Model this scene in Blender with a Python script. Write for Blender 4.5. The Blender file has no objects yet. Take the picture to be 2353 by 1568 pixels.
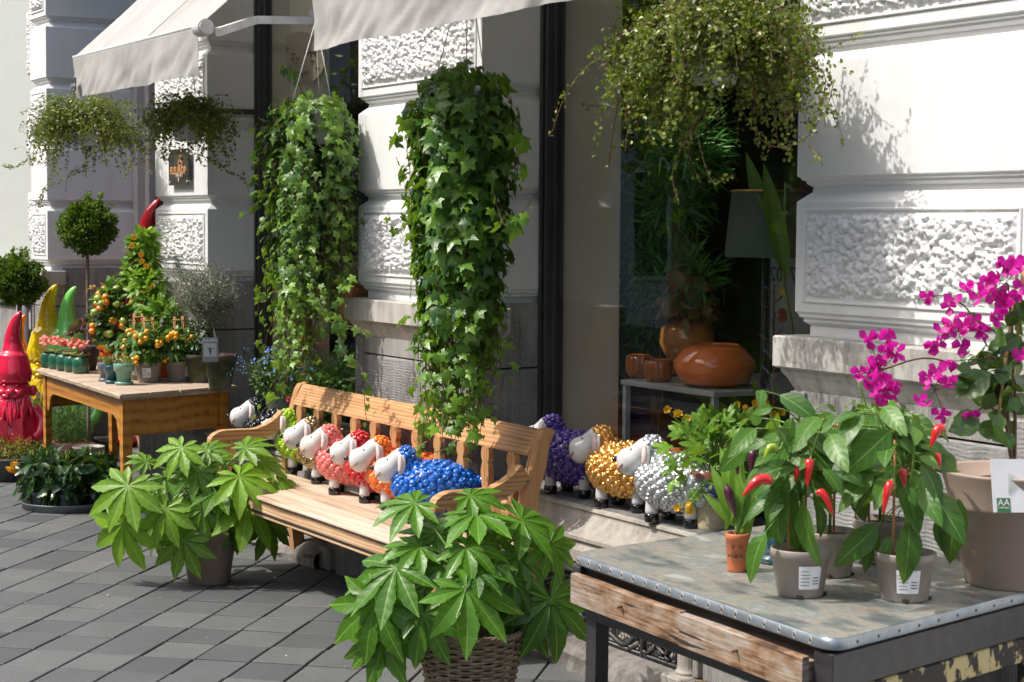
import bpy, math, random
import numpy as np
from mathutils import Vector, Matrix, noise as mnoise
random.seed(7); RNG = np.random.default_rng(7)
S = bpy.context.scene
COL = S.collection
# ------------------------------------------------------------------ camera, sky, sun, exposure
CF, CX, CY = 4163.2, 1176.5, 784.0          # focal length and centre in photo pixels (2353 wide)
def _R(p, r):
    cp, sp, cr, sr = math.cos(p), math.sin(p), math.cos(r), math.sin(r)
    return np.array([[cr, -sr, 0], [sr, cr, 0], [0, 0, 1]]) @ np.array([[1, 0, 0], [0, cp, -sp], [0, sp, cp]])
_fa = -1.0368
_W = np.array([[math.cos(_fa), 0, math.sin(_fa)], [-math.sin(_fa), 0, math.cos(_fa)], [0, 1, 0]])
_M = _R(-.0635, -.0073)
CAM = np.array([7.971, -3.722, 1.7])
cam = bpy.data.cameras.new('camera'); co = bpy.data.objects.new('camera', cam); COL.objects.link(co)
ax = [_W @ _M[0], _W @ _M[1], _W @ _M[2]]
mw = Matrix.Identity(4)
for i in range(3):
    mw[i][0] = ax[0][i]; mw[i][1] = ax[1][i]; mw[i][2] = -ax[2][i]; mw[i][3] = CAM[i]
co.matrix_world = mw
cam.sensor_width = 36; cam.lens = CF / 2353 * 36; cam.clip_start = .1; cam.clip_end = 500
cam.dof.use_dof = True; cam.dof.focus_distance = 7.6; cam.dof.aperture_fstop = 10.0
S.camera = co
SUN = Vector((-.34, -1.0, 1.45)).normalized()      # towards the sun
el = math.asin(SUN.z); az = math.atan2(SUN.x, SUN.y)
wd = bpy.data.worlds.new('World'); S.world = wd; wd.use_nodes = True
nt = wd.node_tree; bgn = nt.nodes['Background']
sky = nt.nodes.new('ShaderNodeTexSky'); sky.sky_type = 'NISHITA'; sky.sun_disc = False
sky.sun_elevation = el; sky.sun_rotation = az; sky.dust_density = 5.0; sky.ozone_density = .1; sky.air_density = .9
nt.links.new(sky.outputs[0], bgn.inputs[0]); bgn.inputs[1].default_value = .15
sl = bpy.data.lights.new('sun', 'SUN'); sl.energy = 2.52; sl.angle = math.radians(.55); sl.color = (1, .968, .92)
so = bpy.data.objects.new('sun', sl); COL.objects.link(so)
so.rotation_euler = SUN.to_track_quat('Z', 'Y').to_euler(); so.location = (0, -6, 9)
S.view_settings.view_transform = 'Standard'; S.view_settings.look = 'None'
S.view_settings.exposure = .78; S.view_settings.gamma = 1
S.cycles.max_bounces = 8; S.cycles.transparent_max_bounces = 16
S.cycles.use_denoising = True

def _ray(x, y):
    q = np.array([(x - CX) / CF, -(y - CY) / CF, 1.]); return _W @ (_M.T @ q)
def onz(x, y, z=0.): v = _ray(x, y); return CAM + v * ((z - CAM[2]) / v[2])
def ony(x, y, Y=0.): v = _ray(x, y); return CAM + v * ((Y - CAM[1]) / v[1])
def onx(x, y, X=0.): v = _ray(x, y); return CAM + v * ((X - CAM[0]) / v[0])

# ------------------------------------------------------------------ mesh builder
class MB:
    def __init__(s): s.V = []; s.F = []; s.A = []; s.U = []; s.n = 0
    def add(s, V, F, rnd=0., uv=None):
        V = np.asarray(V, float).reshape(-1, 3)
        s.V.append(V)
        if isinstance(F, np.ndarray): s.F.append(F + s.n)
        else:
            by = {}
            for f in F: by.setdefault(len(f), []).append(f)
            for k in by: s.F.append(np.array(by[k], int) + s.n)
        s.A.append(np.broadcast_to(np.asarray(rnd, float), (len(V),)))
        s.U.append(np.zeros((len(V), 2)) if uv is None else np.asarray(uv, float))
        s.n += len(V); return s
    def build(s, name, m, smooth=False):
        me = bpy.data.meshes.new(name)
        if s.n:
            V = np.concatenate(s.V); me.vertices.add(len(V)); me.vertices.foreach_set('co', V.ravel())
            nl = sum(f.size for f in s.F); npol = sum(len(f) for f in s.F)
            me.loops.add(nl); me.polygons.add(npol)
            me.loops.foreach_set('vertex_index', np.concatenate([f.ravel() for f in s.F]).astype(np.int32))
            st = []; k = 0
            for f in s.F: st.append(k + np.arange(len(f)) * f.shape[1]); k += f.size
            me.polygons.foreach_set('loop_start', np.concatenate(st).astype(np.int32))
            me.polygons.foreach_set('use_smooth', np.full(npol, bool(smooth)))
            me.update(calc_edges=True)
            a = me.attributes.new('rnd', 'FLOAT', 'POINT'); a.data.foreach_set('value', np.concatenate(s.A).astype(np.float32))
            a = me.attributes.new('luv', 'FLOAT2', 'POINT'); a.data.foreach_set('vector', np.concatenate(s.U).astype(np.float32).ravel())
        if m: me.materials.append(m)
        return me

def thing(name, label, cat, loc=(0, 0, 0), group=None, kind=None, rz=0):
    o = bpy.data.objects.new(name, None); COL.objects.link(o); o.location = loc; o.rotation_euler = (0, 0, rz)
    o.empty_display_size = .05
    if label: o['label'] = label
    if cat: o['category'] = cat
    if group: o['group'] = group
    if kind: o['kind'] = kind
    return o
def wloc(o):
    v = Vector((0, 0, 0))
    while o is not None: v += o.location; o = o.parent
    return v
def part(name, mb, m, parent, smooth=False, local=False, label=None):
    me = mb.build(name, m, smooth) if isinstance(mb, MB) else mb
    o = bpy.data.objects.new(name, me); COL.objects.link(o); o.parent = parent
    if not local:
        w = wloc(parent); me.transform(Matrix.Translation(-w))
    if label: o['label'] = label
    return o
def solo(name, mb, m, label=None, cat=None, group=None, kind=None, smooth=False):
    o = bpy.data.objects.new(name, mb.build(name, m, smooth)); COL.objects.link(o)
    if label: o['label'] = label
    if cat: o['category'] = cat
    if group: o['group'] = group
    if kind: o['kind'] = kind
    return o
def copy_tree(o, parent=None):
    c = o.copy(); COL.objects.link(c); c.parent = parent
    for ch in list(o.children): copy_tree(ch, c)
    return c

# ------------------------------------------------------------------ shapes
def bx(mb, x0, x1, y0, y1, z0, z1, b=0., rnd=0.):
    if b <= 0:
        V = [(x, y, z) for x in (x0, x1) for y in (y0, y1) for z in (z0, z1)]
        mb.add(V, [(0, 1, 3, 2), (4, 6, 7, 5), (0, 4, 5, 1), (2, 3, 7, 6), (0, 2, 6, 4), (1, 5, 7, 3)], rnd); return
    V = []; X = (x0, x1); Y = (y0, y1); Z = (z0, z1); idx = {}
    for i in (0, 1):
        for j in (0, 1):
            for k in (0, 1):
                sx, sy, sz = (b if i == 0 else -b), (b if j == 0 else -b), (b if k == 0 else -b)
                for a in range(3):
                    p = [X[i] + sx, Y[j] + sy, Z[k] + sz]
                    p[a] = (X[i], Y[j], Z[k])[a]
                    idx[(i, j, k, a)] = len(V); V.append(p)
    F = []
    for a in range(3):
        for e in (0, 1):
            o = [q for q in range(3) if q != a]; c = []
            for (u, v) in ((0, 0), (1, 0), (1, 1), (0, 1)):
                t = [0, 0, 0]; t[a] = e; t[o[0]] = u; t[o[1]] = v; c.append(idx[(t[0], t[1], t[2], a)])
            F.append(tuple(c))
    for a in range(3):          # edges along axis a
        o = [q for q in range(3) if q != a]
        for u in (0, 1):
            for v in (0, 1):
                t = [0, 0, 0]; t[o[0]] = u; t[o[1]] = v; t2 = list(t); t2[a] = 1
                F.append((idx[(*t, o[0])], idx[(*t2, o[0])], idx[(*t2, o[1])], idx[(*t, o[1])]))
    for i in (0, 1):
        for j in (0, 1):
            for k in (0, 1): F.append((idx[(i, j, k, 0)], idx[(i, j, k, 1)], idx[(i, j, k, 2)]))
    c = np.mean(V, 0); Va = np.array(V); G = []
    for f in F:
        p = Va[list(f)]; n = np.cross(p[1] - p[0], p[2] - p[0])
        G.append(f if np.dot(n, p.mean(0) - c) > 0 else tuple(reversed(f)))
    mb.add(V, G, rnd)
def xf(mb0, fn):        # transform all verts of a builder
    mb0.V = [fn(v) for v in mb0.V]; return mb0
def rotz(v, a, c=(0, 0)):
    ca, sa = math.cos(a), math.sin(a); w = v.copy(); x = v[:, 0] - c[0]; y = v[:, 1] - c[1]
    w[:, 0] = c[0] + x * ca - y * sa; w[:, 1] = c[1] + x * sa + y * ca; return w
def lathe(mb, prof, c=(0, 0, 0), seg=32, rnd=0., squash=(1, 1), wob=None):
    n = len(prof); a = np.linspace(0, 2 * math.pi, seg, endpoint=False)
    V = np.zeros((n, seg, 3))
    for i, (r, z) in enumerate(prof):
        rr = r * (1 if wob is None else wob(a, z))
        V[i, :, 0] = c[0] + rr * np.cos(a) * squash[0]; V[i, :, 1] = c[1] + rr * np.sin(a) * squash[1]; V[i, :, 2] = c[2] + z
    i = np.arange(n - 1)[:, None] * seg; j = np.arange(seg)[None, :]; k = (j + 1) % seg
    F = np.stack([i + j, i + k, i + seg + k, i + seg + j], -1).reshape(-1, 4)
    mb.add(V.reshape(-1, 3), F, rnd)
def tube(mb, pts, r, seg=6, rnd=0., cap=True):
    P = np.asarray(pts, float); n = len(P)
    R = np.broadcast_to(np.asarray(r, float), (n,))
    T = np.gradient(P, axis=0); T /= np.linalg.norm(T, axis=1)[:, None] + 1e-9
    up = np.array([0, 0, 1.]) if abs(T[0][2]) < .9 else np.array([1., 0, 0])
    a = np.linspace(0, 2 * math.pi, seg, endpoint=False); V = np.zeros((n, seg, 3))
    B = np.cross(T[0], up); B /= np.linalg.norm(B)
    for i in range(n):
        B = B - T[i] * np.dot(B, T[i]); B /= np.linalg.norm(B) + 1e-9; N = np.cross(T[i], B)
        V[i] = P[i] + R[i] * (np.cos(a)[:, None] * B + np.sin(a)[:, None] * N)
    i = np.arange(n - 1)[:, None] * seg; j = np.arange(seg)[None, :]; k = (j + 1) % seg
    F = [np.stack([i + j, i + k, i + seg + k, i + seg + j], -1).reshape(-1, 4)]
    V = V.reshape(-1, 3)
    b = mb.n; mb.add(V, F[0], rnd)
    if cap and seg > 2:
        mb.F.append(np.array([list(range(seg))[::-1]]) + b); mb.F.append(np.array([list(range((n - 1) * seg, n * seg))]) + b)
def sphere(mb, c, r, seg=16, rings=10, rnd=0., fn=None):
    rx, ry, rz = (r, r, r) if np.isscalar(r) else r
    th = np.linspace(0.02, math.pi - .02, rings); a = np.linspace(0, 2 * math.pi, seg, endpoint=False)
    V = np.array([[math.sin(t) * math.cos(q), math.sin(t) * math.sin(q), math.cos(t)] for t in th for q in a])
    if fn is not None: V = fn(V)
    V = V * np.array([rx, ry, rz]) + np.array(c)
    i = np.arange(rings - 1)[:, None] * seg; j = np.arange(seg)[None, :]; k = (j + 1) % seg
    F = np.stack([i + j, i + seg + j, i + seg + k, i + k], -1).reshape(-1, 4)
    b = mb.n; mb.add(V, F, rnd)
    mb.F.append(np.array([list(range(seg))]) + b); mb.F.append(np.array([list(range((rings - 1) * seg, rings * seg))[::-1]]) + b)
def prism(mb, poly, lo, hi, axis=2, rnd=0.):
    n = len(poly); V = []
    for h in (lo, hi):
        for (u, v) in poly:
            p = [0, 0, 0]; o = [q for q in range(3) if q != axis]; p[axis] = h; p[o[0]] = u; p[o[1]] = v; V.append(p)
    F = [tuple(range(n))[::-1], tuple(range(n, 2 * n))] + [(i, (i + 1) % n, n + (i + 1) % n, n + i) for i in range(n)]
    mb.add(V, F, rnd)
def ribbon(mb, P, w, t, wdir=(0, 0, 1), rnd=0.):
    """bar of rectangular section w x t along polyline P, width along wdir"""
    P = np.asarray(P, float); n = len(P); T = np.gradient(P, axis=0); T /= np.linalg.norm(T, axis=1)[:, None]
    Wd = np.array(wdir, float); N = np.cross(T, Wd); N /= np.linalg.norm(N, axis=1)[:, None]; U = np.cross(N, T)
    w = np.broadcast_to(np.asarray(w, float), (n,))[:, None]; t = np.broadcast_to(np.asarray(t, float), (n,))[:, None]
    c = [P + U * w / 2 + N * t / 2, P - U * w / 2 + N * t / 2, P - U * w / 2 - N * t / 2, P + U * w / 2 - N * t / 2]
    V = np.stack(c, 1).reshape(-1, 3); F = []
    for i in range(n - 1):
        for j in range(4): F.append((i * 4 + j, i * 4 + (j + 1) % 4, i * 4 + 4 + (j + 1) % 4, i * 4 + 4 + j))
    F += [(3, 2, 1, 0), (n * 4 - 4, n * 4 - 3, n * 4 - 2, n * 4 - 1)]
    mb.add(V, F, rnd)
def loftrect(mb, prof, x0, x1, y0, y1, ends=(1, 1), back=True, rnd=0.):
    """rect footprint lofted over z; prof=[(z,inset)]; inset applies to front and the chosen sides"""
    V = []
    for z, i in prof:
        V += [(x0 + i * ends[0], y0 + i, z), (x1 - i * ends[1], y0 + i, z), (x1 - i * ends[1], y1, z), (x0 + i * ends[0], y1, z)]
    F = []
    for k in range(len(prof) - 1):
        for j in range(4): F.append((k * 4 + j, k * 4 + (j + 1) % 4, k * 4 + 4 + (j + 1) % 4, k * 4 + 4 + j))
    m = len(prof) * 4; F += [(3, 2, 1, 0), (m - 4, m - 3, m - 2, m - 1)]
    mb.add(V, F, rnd)
def smooth_path(P, k=4):
    P = np.asarray(P, float); n = len(P)
    if n < 3: return P
    Q = np.vstack([2 * P[0] - P[1], P, 2 * P[-1] - P[-2]]); out = []
    for i in range(1, n):
        p0, p1, p2, p3 = Q[i - 1], Q[i], Q[i + 1], Q[i + 2]
        for t in np.linspace(0, 1, k, endpoint=False):
            out.append(.5 * ((2 * p1) + (-p0 + p2) * t + (2 * p0 - 5 * p1 + 4 * p2 - p3) * t * t + (-p0 + 3 * p1 - 3 * p2 + p3) * t ** 3))
    out.append(P[-1]); return np.array(out)

# ------------------------------------------------------------------ leaf templates: along +X, normal +Z
def t_leaf(w=.4, nu=6, belly=.45, droop=.2, fold=.12, wave=.0, serr=0.):
    u = np.linspace(0, 1, nu + 1); lat = np.array([-1, -.5, 0, .5, 1.])
    prof = np.sin(math.pi * u ** (math.log(.5) / math.log(belly))) ** .8 * w / 2
    prof[0] = w * .03; prof[-1] = 0.002
    V = []; U = []
    for i, uu in enumerate(u):
        for q in lat:
            s = 1 + (serr * (1 if i % 2 else -1) if abs(q) == 1 and 0 < i < nu else 0)
            V.append((uu, q * prof[i] * s, fold * abs(q) * prof[i] * 2 - droop * uu * uu + wave * math.sin(uu * 11 + q * 2) * abs(q)))
            U.append((q, uu))
    F = [(i * 5 + j, i * 5 + j + 1, i * 5 + j + 6, i * 5 + j + 5)[::-1] for i in range(nu) for j in range(4)]
    F = [f[::-1] for f in F]
    return np.array(V), np.array(F), np.array(U)
def t_star(lobes, s=.4, rings=3, droop=.25, fold=.08, per=2, expo=.6, real=False):
    """palmate leaf; lobes=[(angle_deg,length)] ascending; attach point at origin"""
    pts = []
    for i, (a, L) in enumerate(lobes):
        a0 = lobes[i - 1][0] if i else a - (lobes[1][0] - a); a1 = lobes[i + 1][0] if i + 1 < len(lobes) else a + (a - lobes[i - 1][0])
        lo = (a0 + a) / 2; hi = (a + a1) / 2
        for k in range(-per, per + 1):
            if k == -per and i: continue
            ph = abs(k) / per; ang = a + (k / per) * ((a - lo) if k < 0 else (hi - a))
            nb = lobes[max(0, i - 1)][1] if k < 0 else lobes[min(len(lobes) - 1, i + 1)][1]
            sl_ = s * (L + nb) / 2
            r = sl_ + (L - sl_) * (1 - ph) ** expo
            if real:
                t_ = 1 - ph; r = sl_ + (L - sl_) * t_ ** 1.1; half = math.radians((a - lo) if k < 0 else (hi - a)); hw = sl_ * math.tan(half) * (1 - t_) ** 1.12 * (1 + 3.5 * t_)
                if ph == 1: hw = r * math.tan(half)
                ang = a + math.degrees(math.atan2(hw, r)) * (1 if k > 0 else -1 if k < 0 else 0) * (1 + .07 * ((k % 2) * 2 - 1) * (0 < ph < 1))
            pts.append((math.radians(ang), r, (k / per)))
    V = [(0, 0, 0)]; U = [(0, 0)]
    n = len(pts)
    for g in range(1, rings + 1):
        t = g / rings
        for (a, r, ph) in pts:
            rr = r * t
            z = -droop * rr * rr + fold * (abs(ph) ** 1.2) * t * r * .9 - .0
            V.append((rr * math.cos(a), rr * math.sin(a), z)); U.append((ph, rr))
    F = [(0, 1 + i, 2 + i) for i in range(n - 1)]
    Q = [(1 + g * n + i, 1 + (g + 1) * n + i, 1 + (g + 1) * n + i + 1, 1 + g * n + i + 1) for g in range(rings - 1) for i in range(n - 1)]
    return np.array(V), F + Q, np.array(U)
def t_round():
    a = np.linspace(0, 2 * math.pi, 7)[:-1]
    V = [(0.5 + .5 * math.cos(t), .42 * math.sin(t), .10 * abs(math.sin(t))) for t in a]
    return np.array(V), np.array([(0, 1, 2, 3), (0, 3, 4, 5)]), np.array([(math.sin(t), .5 + .5 * math.cos(t)) for t in a])
def frames(d, nrm):
    d = d / (np.linalg.norm(d, axis=1)[:, None] + 1e-9)
    y = np.cross(nrm, d); y /= np.linalg.norm(y, axis=1)[:, None] + 1e-9
    z = np.cross(d, y); return np.stack([d, y, z], 2)       # columns
def scatter(mb, T, pos, d, nrm, sc, rnd):
    V, F, U = T; pos = np.asarray(pos, float); N = len(pos)
    if N == 0: return
    R = frames(np.asarray(d, float), np.asarray(nrm, float)); sc = np.broadcast_to(np.asarray(sc, float), (N,))
    P = np.einsum('nij,kj->nki', R, V) * sc[:, None, None] + pos[:, None, :]
    K = len(V); off = (np.arange(N) * K)
    rn = np.repeat(np.broadcast_to(np.asarray(rnd, float), (N,)), K)
    b = mb.n; mb.add(P.reshape(-1, 3), np.zeros((0, 4), int), rn, np.tile(U, (N, 1)))
    mb.F.pop()
    by = {}
    for f in (F if not isinstance(F, np.ndarray) else F.tolist()): by.setdefault(len(f), []).append(f)
    for k in by:
        A = np.array(by[k], int); mb.F.append((A[None] + off[:, None, None]).reshape(-1, k) + b)
def rdir(n, rng=RNG):
    v = rng.normal(size=(n, 3)); return v / np.linalg.norm(v, axis=1)[:, None]

# ------------------------------------------------------------------ materials
def new_mat(name):
    m = bpy.data.materials.new(name); m.use_nodes = True; nt = m.node_tree
    return m, nt, nt.nodes['Principled BSDF']
def N(nt, t, **k):
    n = nt.nodes.new('ShaderNode' + t)
    for a, v in k.items():
        if a.startswith('i_'): n.inputs[int(a[2:])].default_value = v
        else: setattr(n, a, v)
    return n
def ramp(nt, src, stops):
    r = N(nt, 'ValToRGB'); nt.links.new(src, r.inputs[0]); e = r.color_ramp.elements
    e[0].position, e[0].color = stops[0][0], (*stops[0][1], 1); e[1].position, e[1].color = stops[-1][0], (*stops[-1][1], 1)
    for p, c in stops[1:-1]:
        q = e.new(p); q.color = (*c, 1)
    return r
def obco(nt, scale=(1, 1, 1), rot=(0, 0, 0)):
    t = N(nt, 'TexCoord'); mp = N(nt, 'Mapping'); mp.inputs['Scale'].default_value = scale; mp.inputs['Rotation'].default_value = rot
    nt.links.new(t.outputs['Object'], mp.inputs[0]); return mp.outputs[0]
def noise(nt, vec, scale, detail=4, rough=.55):
    n = N(nt, 'TexNoise'); n.inputs['Scale'].default_value = scale; n.inputs['Detail'].default_value = detail; n.inputs['Roughness'].default_value = rough
    nt.links.new(vec, n.inputs['Vector']); return n.outputs[0]
def bump(nt, h, strength, dist, prev=None):
    b = N(nt, 'Bump'); b.inputs['Strength'].default_value = strength; b.inputs['Distance'].default_value = dist
    nt.links.new(h, b.inputs['Height'])
    if prev: nt.links.new(prev, b.inputs['Normal'])
    return b.outputs[0]
def mixc(nt, fac, a, b, mode='MIX'):
    m = N(nt, 'Mix', data_type='RGBA', blend_type=mode)
    for s, v in ((0, fac), (6, a), (7, b)):
        if isinstance(v, (int, float)): m.inputs[s].default_value = v
        elif isinstance(v, tuple): m.inputs[s].default_value = (*v, 1)
        else: nt.links.new(v, m.inputs[s])
    return m.outputs[2]
def math_(nt, op, a, b=None, c=None):
    m = N(nt, 'Math', operation=op)
    for i, v in enumerate((a, b, c)):
        if v is None: continue
        if isinstance(v, (int, float)): m.inputs[i].default_value = v
        else: nt.links.new(v, m.inputs[i])
    return m.outputs[0]
def plain(name, c1, c2=None, scale=8., rough=.5, metal=0., bs=0., bscale=40., bdist=.002, coat=0., stretch=(1, 1, 1), lo=.35, hi=.7, spec=.5, rvar=0.):
    m, nt, p = new_mat(name); v = obco(nt, stretch)
    if c2 is None: c2 = tuple(q * .85 for q in c1)
    nn = noise(nt, v, scale, 5); r = ramp(nt, nn, [(lo, c1), (hi, c2)])
    nt.links.new(r.outputs[0], p.inputs['Base Color'])
    p.inputs['Roughness'].default_value = rough; p.inputs['Metallic'].default_value = metal
    p.inputs['Specular IOR Level'].default_value = spec
    if rvar: nt.links.new(math_(nt, 'MULTIPLY_ADD', nn, rvar, rough - rvar / 2), p.inputs['Roughness'])
    if coat: p.inputs['Coat Weight'].default_value = coat; p.inputs['Coat Roughness'].default_value = .05
    if bs: nt.links.new(bump(nt, noise(nt, v, bscale, 6), bs, bdist), p.inputs['Normal'])
    return m
def leafmat(name, dark, light, vein=None, rough=.4, trans=.3, nv=7., vw=.07, edge=None):
    m, nt, p = new_mat(name)
    a = N(nt, 'Attribute', attribute_name='rnd'); l = N(nt, 'Attribute', attribute_name='luv')
    base = ramp(nt, a.outputs['Fac'], [(0, dark), (.75, light), (1, tuple(min(1, q * 1.35) for q in light))]).outputs[0]
    sp = N(nt, 'SeparateXYZ'); nt.links.new(l.outputs['Vector'], sp.inputs[0])
    ab = math_(nt, 'ABSOLUTE', sp.outputs[0]); h = None
    nz = noise(nt, obco(nt), 25, 3); base = mixc(nt, math_(nt, 'MULTIPLY', nz, .5), base, dark)
    if vein:
        mid = math_(nt, 'LESS_THAN', ab, vw)
        fr = math_(nt, 'FRACT', math_(nt, 'SUBTRACT', math_(nt, 'MULTIPLY', sp.outputs[1], nv), math_(nt, 'MULTIPLY', ab, 1.3)))
        sv = math_(nt, 'MULTIPLY', math_(nt, 'LESS_THAN', fr, .09), .25)
        base = mixc(nt, math_(nt, 'MAXIMUM', math_(nt, 'MULTIPLY', mid, .65), sv), base, vein)
        tri = math_(nt, 'PINGPONG', fr, .5)
        nt.links.new(bump(nt, math_(nt, 'ADD', tri, math_(nt, 'MULTIPLY', ab, .5)), .28, .003), p.inputs['Normal'])
    if edge:
        base = mixc(nt, math_(nt, 'GREATER_THAN', ab, .8), base, edge)
    nt.links.new(base, p.inputs['Base Color']); p.inputs['Roughness'].default_value = rough
    tr = N(nt, 'BsdfTranslucent'); mx = N(nt, 'MixShader'); mx.inputs[0].default_value = trans
    tc = mixc(nt, .5, base, (.35, .55, .03)); nt.links.new(tc, tr.inputs[0])
    out = nt.nodes['Material Output']; nt.links.new(p.outputs[0], mx.inputs[1]); nt.links.new(tr.outputs[0], mx.inputs[2]); nt.links.new(mx.outputs[0], out.inputs[0])
    return m
def woodmat(name, c1, c2, c3, axis=0, scale=3., rough=.65, bs=.35, band=18.):
    m, nt, p = new_mat(name); st = [14., 14., 14.]; st[axis] = 1.1
    v = obco(nt, tuple(st)); n1 = noise(nt, v, scale, 6, .6)
    w = N(nt, 'TexWave', wave_type='BANDS'); w.inputs['Scale'].default_value = band / 14
    w.bands_direction = 'Z' if axis != 2 else 'X'
    w.inputs['Distortion'].default_value = 7; w.inputs['Detail'].default_value = 3; w.inputs['Detail Scale'].default_value = .6
    nt.links.new(v, w.inputs['Vector'])
    f = math_(nt, 'MULTIPLY_ADD', w.outputs['Fac'], .30, math_(nt, 'MULTIPLY', n1, .85))
    c = ramp(nt, f, [(.30, c3), (.46, c2), (.72, c1)]).outputs[0]
    big = noise(nt, obco(nt), 5, 3); c = mixc(nt, math_(nt, 'MULTIPLY', big, .45), c, c2)
    nt.links.new(c, p.inputs['Base Color']); p.inputs['Roughness'].default_value = rough
    nt.links.new(bump(nt, f, bs, .003), p.inputs['Normal']); return m
def stonemat(name, c1, c2, c3, comb='Z', freq=95., rough=.8, bs=.5):
    """blue limestone with combed tooling lines"""
    m, nt, p = new_mat(name); v = obco(nt)
    n1 = noise(nt, v, 2.3, 6, .65); st = noise(nt, obco(nt, (9, 9, .9)), 2.2, 5, .6); fine = noise(nt, v, 120, 3)
    f = math_(nt, 'ADD', math_(nt, 'MULTIPLY', n1, .55), math_(nt, 'MULTIPLY', st, .45))
    c = ramp(nt, f, [(.34, c3), (.5, c1), (.66, c2)]).outputs[0]
    tool = None
    if comb:
        sp = N(nt, 'SeparateXYZ'); nt.links.new(v, sp.inputs[0])
        ln = math_(nt, 'ADD', sp.outputs[0], sp.outputs[1]) if comb == 'Z' else sp.outputs[2]
        wob = math_(nt, 'MULTIPLY', noise(nt, v, 14, 2), .02)
        s1 = math_(nt, 'SINE', math_(nt, 'MULTIPLY', math_(nt, 'ADD', ln, wob), freq * 6.283 * .9))
        tool = math_(nt, 'MULTIPLY', s1, math_(nt, 'GREATER_THAN', noise(nt, obco(nt, (60, 60, 9) if comb == 'Z' else (9, 9, 60)), 1.5, 2), .45))
        c = mixc(nt, math_(nt, 'MULTIPLY_ADD', tool, .16, .16), c, c3)
    c = mixc(nt, math_(nt, 'MULTIPLY', math_(nt, 'GREATER_THAN', fine, .6), .4), c, c2)
    nt.links.new(c, p.inputs['Base Color']); p.inputs['Roughness'].default_value = rough
    h = math_(nt, 'ADD', math_(nt, 'MULTIPLY', fine, .6), math_(nt, 'MULTIPLY', tool, .4) if tool is not None else 0.)
    nt.links.new(bump(nt, h, bs, .003), p.inputs['Normal']); return m
def paintmat(name, c, dirt, amount=.35, rough=.55, bs=.25):
    m, nt, p = new_mat(name); v = obco(nt)
    n1 = noise(nt, obco(nt, (3, 3, .8)), 2.2, 6, .7); n2 = noise(nt, v, 55, 4); n3 = noise(nt, v, 7, 3)
    f = ramp(nt, n1, [(.45, (0, 0, 0)), (.8, (amount,) * 3)]).outputs[0]
    col = mixc(nt, f, c, dirt); sp = ramp(nt, noise(nt, v, 30, 2), [(.72, (0, 0, 0)), (.78, (.35,) * 3)]).outputs[0]
    col = mixc(nt, sp, col, dirt); nt.links.new(col, p.inputs['Base Color']); p.inputs['Roughness'].default_value = rough
    b1 = bump(nt, n3, .35, .012); nt.links.new(bump(nt, n2, bs, .002, b1), p.inputs['Normal']); return m
def glassmat(name, tint=(.93, .95, .94), rough=.0, ior=1.5, gain=1.0):
    m, nt, p = new_mat(name); nt.nodes.remove(p)
    ge = N(nt, 'NewGeometry'); dt = N(nt, 'VectorMath', operation='DOT_PRODUCT'); nt.links.new(ge.outputs['Incoming'], dt.inputs[0]); nt.links.new(ge.outputs['Normal'], dt.inputs[1])
    fr = math_(nt, 'MULTIPLY_ADD', math_(nt, 'POWER', math_(nt, 'SUBTRACT', 1., math_(nt, 'ABSOLUTE', dt.outputs['Value'])), 5.), .96, .04)
    g = N(nt, 'BsdfGlossy'); g.inputs['Roughness'].default_value = rough; t = N(nt, 'BsdfTransparent'); t.inputs[0].default_value = (*tint, 1)
    f = math_(nt, 'MINIMUM', math_(nt, 'MULTIPLY', fr, gain), .95)
    wv = bump(nt, noise(nt, obco(nt), 1.7, 2), .03, .02); nt.links.new(wv, g.inputs['Normal'])
    mx = N(nt, 'MixShader'); nt.links.new(f, mx.inputs[0]); nt.links.new(t.outputs[0], mx.inputs[1]); nt.links.new(g.outputs[0], mx.inputs[2])
    nt.links.new(mx.outputs[0], nt.nodes['Material Output'].inputs[0]); return m

M_white = paintmat('white_paint', (.71, .72, .715), (.50, .48, .42), .35)
M_side = paintmat('side_paint', (.74, .74, .71), (.40, .37, .31), .4)
M_rough = paintmat('rough_render', (.72, .73, .725), (.42, .41, .38), .3, .7, .6)
M_stone = stonemat('blue_stone', (.27, .265, .25), (.42, .41, .385), (.09, .088, .085), 'Z', 85)
M_stoneH = stonemat('blue_stone_across', (.25, .25, .245), (.37, .365, .355), (.09, .09, .09), 'X', 85)
M_cap = stonemat('cap_stone', (.40, .385, .355), (.56, .545, .51), (.17, .165, .155), None, 0, .8, .6)
M_ledge = stonemat('ledge_stone', (.30, .275, .24), (.44, .41, .36), (.15, .14, .125), None, 0, .8, .5)
M_kerb = stonemat('kerb_rock', (.15, .14, .13), (.27, .25, .23), (.06, .055, .05), None, 0, .85, .7)
M_ledgetop = stonemat('ledge_top_stone', (.15, .15, .15), (.26, .26, .26), (.07, .07, .07), None, 0, .7, .4)
M_darkframe = plain('dark_frame_paint', (.035, .036, .038), (.055, .055, .055), 4, .4)
M_black = plain('black_paint', (.012, .012, .012), (.03, .03, .03), 6, .35)
M_iron = plain('wrought_iron', (.018, .019, .022), (.05, .05, .052), 30, .45, bs=.6, bscale=90)
M_glass = glassmat('window_glass', (.97, .98, .97), gain=1.15)
M_awning = plain('awning_canvas', (.52, .515, .50), (.41, .405, .395), 2.2, .85, bs=.35, bscale=5, bdist=.03, stretch=(2.2, .6, 1), lo=.4, hi=.75)
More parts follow.
